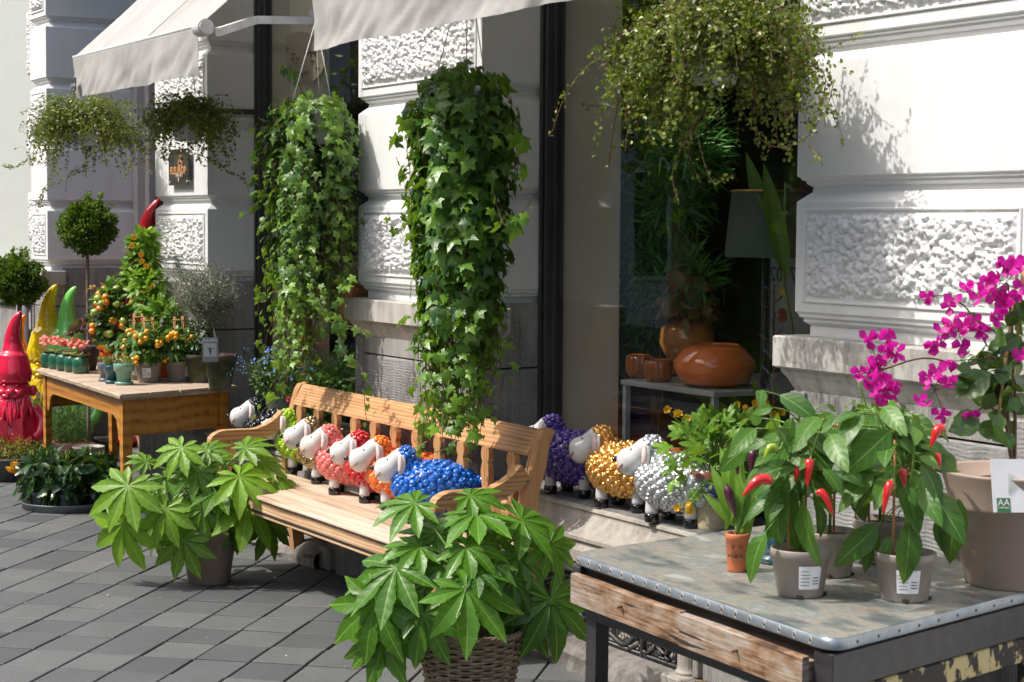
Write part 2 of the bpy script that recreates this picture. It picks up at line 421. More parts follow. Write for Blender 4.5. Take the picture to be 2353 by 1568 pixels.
def add_translucent(m, fac, col):
    nt = m.node_tree; p = nt.nodes['Principled BSDF']; tr = N(nt, 'BsdfTranslucent'); tr.inputs[0].default_value = (*col, 1); mx = N(nt, 'MixShader'); mx.inputs[0].default_value = fac
    nt.links.new(p.outputs[0], mx.inputs[1]); nt.links.new(tr.outputs[0], mx.inputs[2]); nt.links.new(mx.outputs[0], nt.nodes['Material Output'].inputs[0]); return m
add_translucent(M_awning, .36, (.78, .77, .74))
M_metal = plain('pale_painted_metal', (.55, .56, .56), (.40, .36, .30), 14, .45, lo=.45, hi=.85)
M_zinc = None
M_soil = plain('potting_soil', (.03, .02, .013), (.09, .06, .04), 70, .95, bs=1., bscale=120, bdist=.01)
M_stem_g = plain('green_stem', (.10, .22, .03), (.16, .26, .05), 10, .5)
M_stem_b = plain('brown_stem', (.12, .065, .035), (.07, .04, .025), 20, .7)
M_stem_r = plain('red_stem', (.16, .06, .035), (.09, .035, .02), 20, .6)
M_bark = plain('grey_bark', (.20, .16, .12), (.11, .09, .07), 30, .85, bs=.6, bscale=60)
M_cane = plain('bamboo_cane', (.45, .22, .09), (.32, .15, .06), 20, .6)
# ------------------------------------------------------------------ ground and pavement
def ground_mat():
    m, nt, p = new_mat('joint_sand'); v = obco(nt)
    c = ramp(nt, noise(nt, v, 18, 5), [(.3, (.012, .011, .010)), (.8, (.05, .045, .038))]).outputs[0]
    nt.links.new(c, p.inputs['Base Color']); p.inputs['Roughness'].default_value = .95; return m
def paver_mat():
    m, nt, p = new_mat('grey_pavers'); v = obco(nt); a = N(nt, 'Attribute', attribute_name='rnd')
    t = ramp(nt, a.outputs['Fac'], [(0, (.056, .062, .064)), (.5, (.076, .083, .084)), (1, (.104, .109, .108))]).outputs[0]
    n = ramp(nt, noise(nt, v, 3.5, 6, .7), [(.35, (.88, .88, .88)), (.7, (1.1, 1.1, 1.1))]).outputs[0]
    c = mixc(nt, 1., t, n, 'MULTIPLY')
    sp = ramp(nt, noise(nt, v, 330, 2), [(.38, (.62, .62, .62)), (.62, (1.45, 1.45, 1.45))]).outputs[0]
    c = mixc(nt, 1., c, sp, 'MULTIPLY')
    st = ramp(nt, noise(nt, v, 9, 4), [(.68, (0, 0, 0)), (.8, (.35,) * 3)]).outputs[0]
    c = mixc(nt, st, c, (.07, .068, .06)); nt.links.new(c, p.inputs['Base Color']); p.inputs['Roughness'].default_value = .72
    nt.links.new(bump(nt, noise(nt, v, 260, 3), .5, .0015), p.inputs['Normal']); return m
mb = MB(); g = 200
mb.add([(-g, -g, -.012), (g, -g, -.012), (g, g, -.012), (-g, g, -.012)], [(0, 1, 2, 3)])
solo('ground', mb, ground_mat(), kind='structure')
def tiles():
    mb = MB(); ga = -.2057; gx, gz = -1.3921 * 1.7, 5.494 * 1.7; sa, sb = .1334 * 1.7, .1511 * 1.7
    c, s = math.cos(ga), math.sin(ga)
    def W2(u, v):
        L = np.array([gx + u * c - v * s, 0, gz + u * s + v * c]); q = _W @ L; return CAM[0] + q[0], CAM[1] + q[1]
    rng = np.random.default_rng(3)
    for i in range(-70, 50):
        for j in range(-55, 60):
            u0, v0 = i * sa, -j * sb; x, y = W2(u0 + sa / 2, v0 + sb / 2)
            if not (-13 < x < 7 and -4.2 < y < (.5 if -5.3 < x < -2.7 else .10)): continue
            ju, jv = .0048, .0056; z = rng.normal(0, .0011); tx, ty = rng.normal(0, .0025, 2); j2 = rng.normal(0, .0008, 4)
            P = [(u0 + ju, v0 + jv), (u0 + sa - ju, v0 + jv), (u0 + sa - ju, v0 + sb - jv), (u0 + ju, v0 + sb - jv)]; V = []
            for lev, ins in ((-.012, 0), (-.003, 0), (0, .003)):
                for k, (u, v) in enumerate(P):
                    uu = u + (ins if k in (0, 3) else -ins) + j2[k]; vv = v + (ins if k < 2 else -ins)
                    X, Y = W2(uu, vv); V.append((X, Y, lev + (z + tx * (uu - u0 - sa / 2) + ty * (vv - v0 - sb / 2) if lev > -.01 else 0)))
            F = [(8, 9, 10, 11)]
            for q in range(2):
                for k in range(4): F.append((q * 4 + k, q * 4 + (k + 1) % 4, q * 4 + 4 + (k + 1) % 4, q * 4 + 4 + k))
            mb.add(V, F, rng.random())
    return mb
solo('pavement', tiles(), paver_mat(), kind='structure')
def street():
    mb = MB(); mb.add([(-60, -40, -.006), (40, -40, -.006), (40, -4.3, -.006), (-60, -4.3, -.006)], [(0, 1, 2, 3)]); return mb
solo('road', street(), plain('asphalt', (.05, .05, .052), (.075, .075, .075), 6, .85, bs=.5, bscale=200), kind='structure')

# ------------------------------------------------------------------ shop building
shop = thing('shop_building', 'white rusticated shop front with rough render panels, grey stone base and large dark framed windows', 'building', (0, 0, 0))
shop_g = shop
def courses(z0=1.348, n=6):
    P = [(z0, .036), (1.384, .036), (1.386, .03), (1.395, .02), (1.405, .02), (1.41, .010), (1.419, .008), (1.428, 0)]
    b = 1.428
    for k in range(n):
        t = b + (.439 if k else .388) if False else (1.816 + .445 * k)
        P += [(t - .034, 0), (t - .03, .002), (t - .006, .028), (t, .036), (t + .018, .038), (t + .020, .032), (t + .028, .022), (t + .036, .021), (t + .040, .010), (t + .047, .008), (t + .051, 0)]
    return P
def popcorn(mb, x0, x1, z0, z1, Y, amp=.026, seed=1, axis='y', X=None):
    rng = np.random.default_rng(seed); st = .0048
    nx = int((x1 - x0) / st) + 1; nz = int((z1 - z0) / st) + 1
    gx_, gz_ = np.meshgrid(np.linspace(x0, x1, nx), np.linspace(z0, z1, nz)); H = np.zeros_like(gx_)
    for q in range(int((x1 - x0) * (z1 - z0) * 8500)):
        cx_, cz_ = rng.uniform(x0, x1), rng.uniform(z0, z1); r = rng.uniform(.005, .0155); h = rng.uniform(.2, 1.)
        i0, i1 = max(0, int((cz_ - r - z0) / st)), min(nz, int((cz_ + r - z0) / st) + 2); k0, k1 = max(0, int((cx_ - r - x0) / st)), min(nx, int((cx_ + r - x0) / st) + 2)
        if i1 <= i0 or k1 <= k0: continue
        d = np.hypot(gx_[i0:i1, k0:k1] - cx_, (gz_[i0:i1, k0:k1] - cz_) * rng.uniform(.8, 1.3)) / r
        H[i0:i1, k0:k1] = np.maximum(H[i0:i1, k0:k1], h * np.sqrt(np.clip(1 - d * d, 0, 1)))
    H += rng.normal(0, .05, H.shape)
    e = np.minimum.reduce([gx_ - x0, x1 - gx_, gz_ - z0, z1 - gz_]); H = H * np.clip(e / .02, 0, 1)
    Yv = Y + .004 - H * amp - np.clip(e / .05, 0, 1) * .006
    V = np.stack([gx_, Yv, gz_], -1).reshape(-1, 3)
    i = np.arange(nz - 1)[:, None] * nx; j = np.arange(nx - 1)[None, :]
    mb.add(V, np.stack([i + j, i + j + 1, i + nx + j + 1, i + nx + j], -1).reshape(-1, 4))
def pier(x0, x1, y1, rough=(0, 2, 4), depthL=None, side_lo=0., capx=1, seed=1, base=(-.04, .1)):
    p = part('pier', MB(), None, shop)       # the white shaft
    mb = MB(); loftrect(mb, courses(), x0, x1, .1, y1); me = mb.build('pier', M_white); p.data = me
    for k in rough:
        za = 1.428 + .445 * k; mb = MB()
        popcorn(mb, x0 + .055, x1 - .06, za + .045, za + .322, .1, seed=seed * 10 + k)
        part('rough_panel', mb, M_rough, p, True)
        mb = MB(); xa, xb, zc, zd = x0 + .05, x1 - .055, za + .040, za + .327
        for (a, b, c, d) in ((xa - .010, xa, zc - .01, zd + .01), (xb, xb + .010, zc - .01, zd + .01), (xa, xb, zd, zd + .01), (xa, xb, zc - .01, zc)): bx(mb, a, b, .093, .105, c, d, .003)
        part('panel_moulding', mb, M_white, p)
    mb = MB()
    loftrect(mb, [(1.17, .004), (1.185, -.004), (1.21, -.016), (1.228, -.030), (1.240, -.032), (1.242, -.045), (1.247, -.05), (1.342, -.05), (1.347, -.046), (1.3475, .03)], x0, x1, .1, .22)
    c = part('stone_cap', mb, M_cap, p)
    mb = MB(); bx(mb, x0 + .001, x1 - .001, .1, y1 + .02, 1.088, 1.169, 0); bx(mb, x0 + .001, x1 - .001, .223, y1 + .02, 1.169, 1.366, 0)
    part('upper_stone', mb, M_stone, p)
    mb = MB(); bx(mb, x0 - .002, x1 + .003, .098, y1 + .02, side_lo, 1.080, .006)
    bx(mb, x0 - .004, x0 + .07, .086, .12, .5, 1.165, .004); bx(mb, x1 - .07, x1 + .005, .086, .12, .5, 1.165, .004)
    part('lower_stone', mb, M_stoneH, p)
    mb = MB(); b0, b1 = base
    loftrect(mb, [(0, 0), (.475, 0), (.50, .01), (.52, .05), (.54, .09), (.56, .095)], x0 + b0, x1 + b1, 0., y1)
    part('plinth', mb, M_stone, p)
    return p
P2 = pier(.04, 1.24, .46, seed=2)
P3 = pier(3.33, 4.36, .46, seed=3, base=(-.34, .1))
P1 = pier(-2.845, -1.957, .46, seed=4, base=(-.04, .04))
P0 = pier(-5.58, -5.17, 1.0, seed=5, base=(-.02, .03))
# wall above and behind
mb = MB(); bx(mb, -5.58, 8, .16, .5, 3.62, 6.5); bx(mb, -5.58, 8, .06, .16, 3.62, 3.75, .02); bx(mb, 4.36, 8, .3, .5, 0, 3.62)
part('upper_wall', mb, M_white, shop)
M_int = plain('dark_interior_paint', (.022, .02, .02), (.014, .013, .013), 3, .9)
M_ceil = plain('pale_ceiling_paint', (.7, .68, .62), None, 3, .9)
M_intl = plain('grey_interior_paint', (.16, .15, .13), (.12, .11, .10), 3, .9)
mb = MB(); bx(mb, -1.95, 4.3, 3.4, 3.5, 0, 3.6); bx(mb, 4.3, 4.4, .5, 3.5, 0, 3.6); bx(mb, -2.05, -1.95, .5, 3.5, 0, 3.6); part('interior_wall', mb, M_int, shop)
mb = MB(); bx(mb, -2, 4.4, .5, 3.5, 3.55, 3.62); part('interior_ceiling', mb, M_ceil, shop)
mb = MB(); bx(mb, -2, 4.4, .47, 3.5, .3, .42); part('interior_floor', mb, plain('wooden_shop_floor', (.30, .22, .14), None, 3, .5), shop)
M_cream = plain('cream_reveal_paint', (.78, .73, .58), (.70, .64, .50), 2, .8)
for xa, xe in ((1.10, 1.33), (-2.05, -1.72)):
    mb = MB(); V = [(xa, .472), (xa + .16, .472), (xa + .17, .58), (xe - .04, .74), (xe - .04, .78), (xa, .78)]; prism(mb, V, .42, 3.55, 2); part('window_reveal', mb, M_cream, shop)
# window bays: ledge, frame, glass, grille
def ledge_prof():
    return [(.46, .598), (.150, .598), (.138, .594), (.134, .584), (.142, .576), (.140, .566), (.128, .545), (.106, .522), (.080, .506), (.062, .500), (.058, .496), (.058, .482), (.070, .478), (.068, .462), (.056, .448), (.050, .444), (.050, .400), (.058, .395), (.060, .378), (.072, .352), (.096, .334), (.30, .332), (.30, .30), (.46, .30)]
def scroll(mb, c, r, turns, a0, sgn, y, w=.014, t=.02, tail=None):
    n = int(20 * turns) + 2; a = np.linspace(0, turns * 2 * math.pi, n); rr = r * (1 - .72 * a / a[-1])
    P = np.stack([c[0] + rr * np.cos(a0 + sgn * a), np.full(n, y), c[1] + rr * np.sin(a0 + sgn * a)], 1)
    if tail is not None:
        T = np.array([[tail[0], y, tail[1]], [(tail[0] + P[0][0]) / 2 + sgn * .0, y, (tail[1] + P[0][2]) / 2]]); P = np.vstack([T, P])
    ribbon(mb, smooth_path(P, 2), t, w, (0, 1, 0)); sphere(mb, (c[0], y - .004, c[1]), .012, 8, 6)
def grille(x0, x1):
    mb = MB(); z0, z1 = .105, .325; y = .085
    bx(mb, x0, x1, y - .008, y + .012, z0, z0 + .016); bx(mb, x0, x1, y - .008, y + .012, z1 - .014, z1)
    n = max(2, round((x1 - x0) / .40)); L = (x1 - x0) / n
    for i in range(n):
        a = x0 + i * L; s = 1 if i % 2 else -1; m = (z0 + z1) / 2
        P = smooth_path([(a, y, m + s * .06), (a + L * .25, y, m + s * .085), (a + L * .5, y, m), (a + L * .75, y, m - s * .085), (a + L, y, m - s * .06)], 6)
        ribbon(mb, P, .022, .013, (0, 1, 0))
        scroll(mb, (a + L * .22, m - s * .035), .055, 1.3, math.pi * .5 * s, -s, y, tail=(a + L * .42, m + s * .05))
        scroll(mb, (a + L * .78, m + s * .035), .055, 1.3, -math.pi * .5 * s, -s, y, tail=(a + L * .58, m - s * .05))
        P = smooth_path([(a + L * .3, y, m + s * .10), (a + L * .45, y, m + s * .07), (a + L * .55, y, m + s * .09), (a + L * .7, y, m + s * .055), (a + L * .86, y, m + s * .09)], 5)
        ribbon(mb, P, .02, .011, (0, 1, 0))
        for q in (a, a + L): sphere(mb, (q, y - .006, m), (.02, .014, .022), 10, 7)
        bx(mb, a + L * .5 - .009, a + L * .5 + .009, y - .012, y + .01, z0, z1, .003)
    gr = part('iron_grille', mb, M_iron, shop, True)
    mb = MB()
    for q in np.arange(x0, x1, .02): bx(mb, q, q + .0016, .118, .1196, z0, z1)
    for q in np.arange(z0, z1, .02): bx(mb, x0, x1, .1166, .118, q, q + .0016)
    part('wire_mesh', mb, M_iron, gr)
def bay(x0, x1, gx0, gx1, colx):
    mb = MB(); prism(mb, ledge_prof(), x0, x1, 0); led = part('window_ledge', mb, M_ledge, shop)
    mb = MB(); bx(mb, x0, x1, .152, .46, .5985, .602); part('ledge_top', mb, M_ledgetop, led)
    mb = MB(); V = []            # rough faced kerb stones
    rng = np.random.default_rng(int(abs(x0 * 10)) + 3); nx = int((x1 - x0 - .22) / .03); sec = [(-.075, -.012), (-.085, .03), (-.06, .07), (-.02, .095), (.04, .104), (.14, .106)]
    for i in range(nx + 1):
        X = x0 + .06 + i * .03
        for (yy, zz) in sec:
            a = mnoise.noise(Vector((X * 4, yy * 20, zz * 20))) * .03 + mnoise.noise(Vector((X * 15, yy * 50, zz * 50))) * .012
            V.append((X, yy + .03 + (a if zz < .1 else 0), zz + a * (.5 if 0 < zz < .1 else 0)))
    F = [(i * 6 + j, (i + 1) * 6 + j, (i + 1) * 6 + j + 1, i * 6 + j + 1) for i in range(nx) for j in range(5)]
    mb.add(V, F); part('kerb_stone', mb, M_kerb, shop)
    mb = MB(); V = [(x0, .13, .10), (x1, .13, .10), (x1, .33, .33), (x0, .33, .33)]; mb.add(V, [(0, 1, 2, 3)])
    part('cellar_slope', mb, M_ledge, shop)
    grille(gx0, gx1)
    for cxx in colx:
        mb = MB(); lathe(mb, [(.0, .0), (.044, 0), (.046, .01), (.040, .02), (.038, .03), (.038, .19), (.044, .20), (.046, .215), (.0, .22)], (cxx, .075, .107), 20)
        bx(mb, cxx - .06, cxx + .06, -.005, .13, 0, .108, .006); bx(mb, cxx + .045, cxx + .075, .06, .13, .108, .33, .004)
        part('dwarf_column', mb, M_ledge, shop, False)
    # dark frame
    w = part('window', MB(), None, shop)
    mb = MB()
    for s, e in ((1, x0), (-1, x1)):
        for (a, b, ya, yb) in ((0, .022, .385, .47), (.022, .034, .415, .47), (.034, .052, .392, .47), (.052, .075, .42, .47)):
            p, q = sorted((e + s * a, e + s * b)); bx(mb, p, q, ya, yb, .602, 3.6, .002 if b != .034 else 0)
    bx(mb, x0 + .075, x1 - .075, .40, .47, .6025, .632, .003); bx(mb, x0 + .075, x1 - .075, .40, .47, 3.3, 3.6)
    w.data = mb.build('window', M_darkframe)
    mb = MB(); bx(mb, x0 + .07, x1 - .07, .430, .436, .63, 3.32); part('pane', mb, M_glass, w)
bay(1.244, 3.326, 1.35, 2.74, (1.33, 2.80))
bay(-1.953, .036, -1.86, -.20, (-.13,))
# awning bracket rail and door recess
mb = MB(); bx(mb, -1.957, -1.925, .04, .42, 2.335, 2.365, .004); part('bracket_rail', mb, M_darkframe, shop)
M_step = plain('dark_step_stone', (.10, .10, .10), (.17, .17, .165), 12, .35, bs=.3, bscale=60)
M_door = plain('dark_door_glass', (.025, .024, .026), (.04, .04, .04), 3, .12)
M_greyw = plain('grey_frame_paint', (.48, .45, .45), (.42, .40, .40), 5, .5)
mb = MB(); bx(mb, -5.16, -2.86, .40, .9, 0, .12, .012); part('doorstep', mb, M_step, shop)
d = part('door', MB(), None, shop); mb = MB(); bx(mb, -5.0, -2.85, .90, .95, .12, 3.3); d.data = mb.build('door', M_door)
mb = MB(); bx(mb, -5.155, -5.06, .74, .93, .12, 3.3, .006); bx(mb, -5.06, -4.98, .80, .93, .12, 3.3, .006); bx(mb, -5.0, -2.86, .84, .93, 3.1, 3.6, .006); part('door_frame', mb, M_greyw, d)
mb = MB(); bx(mb, -4.98, -4.92, .85, .90, .12, 3.1, .003); bx(mb, -4.92, -2.9, .86, .9, .12, .3, .003); part('door_rail', mb, M_black, d)
mb = MB(); bx(mb, -4.70, -4.58, .875, .899, 1.38, 1.56, .004); part('notice', mb, plain('notice_paper', (.55, .58, .56), None, 5, .6), d)
# neighbour building
nb = thing('neighbour_building', 'pale grey neighbouring house front with rough rendered white pilaster at the left edge', 'building', (-6, 0, 0))
M_nw = paintmat('neighbour_paint', (.44, .47, .45), (.5, .5, .47), .3)
mb = MB(); bx(mb, -14, -5.66, .45, .9, 1.3, 7, 0); part('wall', mb, M_nw, nb)
pl = part('pilaster', MB(), None, nb); mb = MB()
bx(mb, -6.16, -5.66, .14, .45, 1.36, 1.52, .008); bx(mb, -6.10, -5.68, .18, .45, 1.52, 1.96, .004); bx(mb, -6.14, -5.67, .15, .45, 1.96, 2.14, .008); bx(mb, -6.10, -5.68, .18, .45, 2.14, 2.60, .004)
bx(mb, -6.14, -5.67, .15, .45, 2.60, 2.78, .008); bx(mb, -6.10, -5.68, .18, .45, 2.78, 3.4, .004)
pl.data = mb.build('pilaster', M_white)
for k, (a, b) in enumerate(((1.56, 1.93), (2.18, 2.56), (2.82, 3.3))):
    mb = MB(); popcorn(mb, -5.93, -5.72, a, b, .18, .02, 40 + k); part('rough_panel', mb, M_rough, pl, True)
mb = MB(); bx(mb, -14, -5.66, .12, .9, 0, 1.05, .01); bx(mb, -14, -5.66, .08, .9, 1.06, 1.30, .015); bx(mb, -5.72, -5.66, .05, .3, 0, .9, .01); part('stone_base', mb, M_stone, nb)
mb = MB(); bx(mb, -5.66, -5.585, .20, .5, 0, 6.4); part('joint_strip', mb, plain('brown_joint_stone', (.16, .135, .11), (.10, .085, .07), 5, .8), nb)
mb = MB(); P = [(-5.60, .03, 0), (-5.60, .03, .6), (-5.60, .03, 1.28)]; tube(mb, P, .045, 16)
dp = solo('drainpipe', mb, plain('grey_pipe', (.24, .28, .31), (.33, .36, .38), 6, .5), 'grey vertical drainpipe between the neighbouring house and the shop front', 'drainpipe', smooth=True)
# buildings and trees across the street (mirrored in the shop glass)
def facing_house(x0, x1, y, h, col, label, fl=3):
    t = thing('town_house', label, 'house', ((x0 + x1) / 2, y, 0), 'houses across the street'); mb = MB(); bx(mb, x0, x1, y - 6, y, 0, h); bx(mb, x0, x1, y, y + .25, h - .5, h, .05); bx(mb, x0, x1, y, y + .12, 3.6, 3.9, .03)
    part('wall', mb, plain('house_paint', col, tuple(q * .8 for q in col), 2, .8), t)
    mb = MB(); prism(mb, [(y - 6, h), (y, h), (y - 3, h + 2.5)], x0, x1, 0); part('roof', mb, plain('roof_tile', (.10, .07, .06), None, 9, .8), t)
    nw = max(2, int((x1 - x0) / 2.0)); L = (x1 - x0) / nw
    for f in range(fl):
        for i in range(nw):
            a = x0 + i * L + L * .25; z = .8 + f * 3.2; mb = MB(); bx(mb, a, a + L * .5, y, y + .07, z, z + 1.9, .01)
            w = part('window', mb, M_white, t); mb = MB(); bx(mb, a + .08, a + L * .5 - .08, y + .07, y + .09, z + .08, z + 1.82); part('pane', mb, M_door, w)
facing_house(-34, -25, -13, 10, (.55, .52, .48), 'cream house at the far end across the street')
facing_house(-24.9, -16, -13, 11, (.62, .62, .62), 'pale grey house across the street')
facing_house(-15.9, -8, -13, 10, (.35, .18, .13), 'red brick house across the street')
facing_house(-7.9, 1, -13, 11, (.6, .58, .5), 'ivory house across the street')
facing_house(1.1, 10, -13, 10.5, (.5, .5, .52), 'blue grey house across the street')
T_bl = t_leaf(.6, 3, .5, .1, .1)
def street_tree(x, y, h, label, seed):
    rng = np.random.default_rng(seed); t = thing('street_tree', label, 'tree', (x, y, 0), 'trees across the street')
    mb = MB(); tube(mb, [(x, y, 0), (x + .05, y, h * .3), (x, y + .05, h * .5)], [.14, .11, .08], 10)
    for k in range(9):
        a = k * 2.4; tube(mb, smooth_path([(x, y, h * (.38 + .02 * k)), (x + math.cos(a) * .5, y + math.sin(a) * .5, h * .6), (x + math.cos(a) * 1.2, y + math.sin(a) * 1.2, h * (.7 + .03 * k))], 3), .035, 6)
    part('trunk', mb, M_bark, t)
    mb = MB(); c = rdir(26, rng) * rng.uniform(.6, 1.5, (26, 1)) * [1, 1, .8] + [x, y, h * .75]
    pos = np.repeat(c, 110, 0) + rng.normal(0, .28, (2860, 3)); scatter(mb, T_bl, pos, rdir(2860, rng), rdir(2860, rng), rng.uniform(.08, .16, 2860), rng.random(2860))
    part('crown', mb, M_treeleaf, t)
M_treeleaf = leafmat('tree_leaf', (.10, .16, .02), (.22, .30, .04), trans=.4)
street_tree(-7.5, -6.6, 4.6, 'round street tree nearest the shop across the pavement', 1)
street_tree(-13.5, -7.2, 5.2, 'tall street tree at the far end of the kerb', 2)
# ------------------------------------------------------------------ sheep figurines (local: heading +X, feet at z=0)
def curl_template(seg=10):
    prof = [(1.0, -.25), (.98, .10), (.86, .40), (.66, .60), (.50, .62), (.42, .55), (.34, .62), (.22, .74), (.0, .78)]
    a = np.linspace(0, 2 * math.pi, seg, endpoint=False); V = []
    for i, (r, z) in enumerate(prof):
        for q in a:
            s = 1 + .16 * math.sin(q + i * .9); V.append((r * s * math.cos(q), r * s * math.sin(q), z + .06 * math.sin(q - i)))
    n = len(prof); F = [(i * seg + j, i * seg + (j + 1) % seg, (i + 1) * seg + (j + 1) % seg, (i + 1) * seg + j) for i in range(n - 1) for j in range(seg)]
    return np.array(V), np.array(F), np.zeros((len(V), 2))
T_curl = curl_template()
def curls_on(mb, c, R, n, size, rng, keep=None):
    k = np.arange(n) + .5; ph = np.arccos(1 - 2 * k / n); th = math.pi * (1 + 5 ** .5) * k
    d = np.stack([np.cos(th) * np.sin(ph), np.sin(th) * np.sin(ph), np.cos(ph)], 1); d += rng.normal(0, .022, d.shape); d /= np.linalg.norm(d, axis=1)[:, None]
    R = np.array(R); p = d * R; nr = d / R; nr /= np.linalg.norm(nr, axis=1)[:, None]
    if keep is not None: m = keep(p); p = p[m]; nr = nr[m]
    t = np.cross(nr, rdir(len(nr), rng)); scatter(mb, T_curl, p + np.array(c), t, nr, size * rng.uniform(.82, 1.18, len(p)), rng.random(len(p)))
def ceramic(name, c, metal=0., rough=.16):
    m, nt, p = new_mat(name); v = obco(nt); r = ramp(nt, noise(nt, v, 9, 3), [(.3, c), (.75, tuple(q * .82 for q in c))])
    nt.links.new(r.outputs[0], p.inputs['Base Color']); p.inputs['Roughness'].default_value = rough; p.inputs['Metallic'].default_value = metal
    if not metal: p.inputs['Coat Weight'].default_value = .6; p.inputs['Coat Roughness'].default_value = .04
    nt.links.new(bump(nt, noise(nt, v, 45, 2), .10, .004), p.inputs['Normal']); return m
M_face = ceramic('white_glaze', (.66, .66, .65), 0, .25); M_facewarm = ceramic('cream_glaze', (.68, .62, .55), 0, .25)
M_hoof = ceramic('black_glaze', (.008, .008, .009), 0, .12); M_mouth = plain('brown_line_paint', (.42, .15, .05), None, 9, .4)
M_innear = plain('inner_ear_paint', (.58, .42, .40), (.68, .58, .56), 30, .3)
M_eyewhite = plain('eye_white', (.85, .85, .85), None, 9, .15)
def head_turn(v, a, piv=(.13, 0, .26)):
    if a == 0: return v
    return rotz(v, a, piv[:2])
def make_sheep(label, wool, face, loc, heading, turn=0., seed=0, tilt=0., scale=1.):
    rng = np.random.default_rng(seed + 50)
    t = thing('sheep_figurine', label, 'sheep figurine', tuple(loc), 'glazed sheep figurines with curly fleece'); t.rotation_euler = (0, 0, heading)
    t.scale = (scale,) * 3
    mb = MB(); bc = (.015, 0, .179); R = (.185, .118, .107)
    sphere(mb, bc, (R[0] * .99, R[1] * .99, R[2] * .99), 28, 18); curls_on(mb, bc, (R[0] * .99, R[1] * .99, R[2] * .98), 285, .0152, rng)
    sphere(mb, (-.185, 0, .205), .026, 10, 8); curls_on(mb, (-.187, 0, .205), (.028, .026, .03), 12, .012, rng)
    # curly nape and crown behind the head
    mb2 = MB(); T = lambda v: head_turn(v, turn)
    sphere(mb2, (.142, 0, .305), (.042, .044, .038), 18, 12); curls_on(mb2, (.142, 0, .305), (.042, .045, .038), 46, .0120, rng, lambda p: (p[:, 0] < .034) & ~((p[:, 0] > .0) & (p[:, 2] < .012)))
    sphere(mb2, (.120, 0, .258), (.044, .048, .055), 14, 10); curls_on(mb2, (.120, 0, .258), (.045, .049, .055), 30, .013, rng, lambda p: p[:, 0] < .012)
    xf(mb2, T)
    part('fleece', mb, wool, t, True, True); part('curly_crown', mb2, wool, t, True, True)
    # head: one pear shaped surface swept from the crown to the muzzle
    mb = MB(); C = smooth_path([(.115, 0, .292), (.140, 0, .302), (.166, 0, .298), (.188, 0, .280), (.206, 0, .262), (.226, 0, .246), (.250, 0, .234), (.278, 0, .223)], 7)
    rr = np.interp(np.linspace(0, 1, len(C)), [0, .10, .24, .38, .50, .62, .72, .82, .90, .95, .98, 1], [.016, .034, .041, .040, .043, .051, .055, .0535, .046, .034, .021, .003])
    tube(mb, C, rr, 24); xf(mb, T); h = part('head', mb, face, t, True, True)
    mb = MB(); sphere(mb, (.290, 0, .249), (.0125, .0135, .0115), 14, 10); xf(mb, T); part('nose', mb, M_hoof, h, True, True)
    for s in (-1, 1):
        mb = MB(); pth = smooth_path([(.160, s * .030, .318), (.150, s * .055, .305), (.146, s * .066, .270), (.154, s * .062, .232)], 4); n = len(pth)
        w = np.interp(np.linspace(0, 1, n), [0, .2, .55, .85, 1], [.010, .022, .034, .028, .008]); ribbon(mb, pth, w, .008, (1, 0, .25)); xf(mb, T)
        e = part('ear', mb, face, t, True, True)
        mb = MB(); q = pth[2:-1] + np.array([.004, s * .0055, 0]); w2 = w[2:-1] * .55; ribbon(mb, q, w2, .003, (1, 0, .25)); xf(mb, T); part('inner_ear', mb, M_innear, e, True, True)
        mb = MB(); sphere(mb, (.209, s * .026, .287), (.010, .009, .012), 12, 9); xf(mb, T); ey = part('eye', mb, M_eyewhite, h, True, True)
        mb = MB(); sphere(mb, (.2160, s * .0315, .290), (.0046, .0048, .0060), 10, 8); xf(mb, T); part('pupil', mb, M_hoof, ey, True, True)
    mb = MB(); a = np.linspace(-1, 1, 15); P = np.stack([.262 - .010 * a * a - .0 * a, .0 + .056 * np.sin(a * 1.15), .174 + .030 * (a * a)], 1)
    P = np.array([(.234 + .036 * math.cos(q * 1.45), .0490 * math.sin(q * 1.5), .206 + .034 * q * q) for q in a]) * [1.02, 1.1, 1]; tube(mb, P, .0028, 5); xf(mb, T); part('mouth', mb, M_mouth, h, True, True)
    for fx in (.105, -.075):
        for s in (-1, 1):
            mb = MB(); lathe(mb, [(.0, .026), (.0225, .028), (.0245, .045), (.023, .075), (.026, .115), (.0, .118)], (fx, s * .052, 0), 16); l = part('leg', mb, face, t, True, True)
            mb = MB(); lathe(mb, [(.0, .0), (.024, .0), (.0275, .004), (.0275, .030), (.025, .0335), (.0, .034)], (fx, s * .052, 0), 18); part('hoof', mb, M_hoof, l, True, True)
    done = set()
    for o in t.children_recursive:
        if o.name.split('.')[0] in ('leg', 'hoof') or o.data.name in done: continue
        o.data.transform(Matrix.Translation((0, 0, -.028))); done.add(o.data.name)
    return t
G_ = dict(black=ceramic('black_fleece', (.010, .012, .018), 0, .14), lime=ceramic('lime_fleece', (.36, .60, .02), 0, .18), brass=ceramic('brass_fleece', (.48, .38, .22), .92, .16),
          pink=ceramic('pink_fleece', (.80, .20, .18), 0, .18), red=ceramic('red_fleece', (.55, .008, .014), 0, .16), orange=ceramic('orange_fleece', (.85, .17, .004), 0, .18),
          blue=ceramic('blue_fleece', (.002, .12, .52), 0, .15), purple=ceramic('purple_fleece', (.075, .035, .27), 0, .15), gold=ceramic('gold_fleece', (.85, .48, .15), .85, .30), silver=ceramic('silver_fleece', (.66, .68, .70), .80, .34))
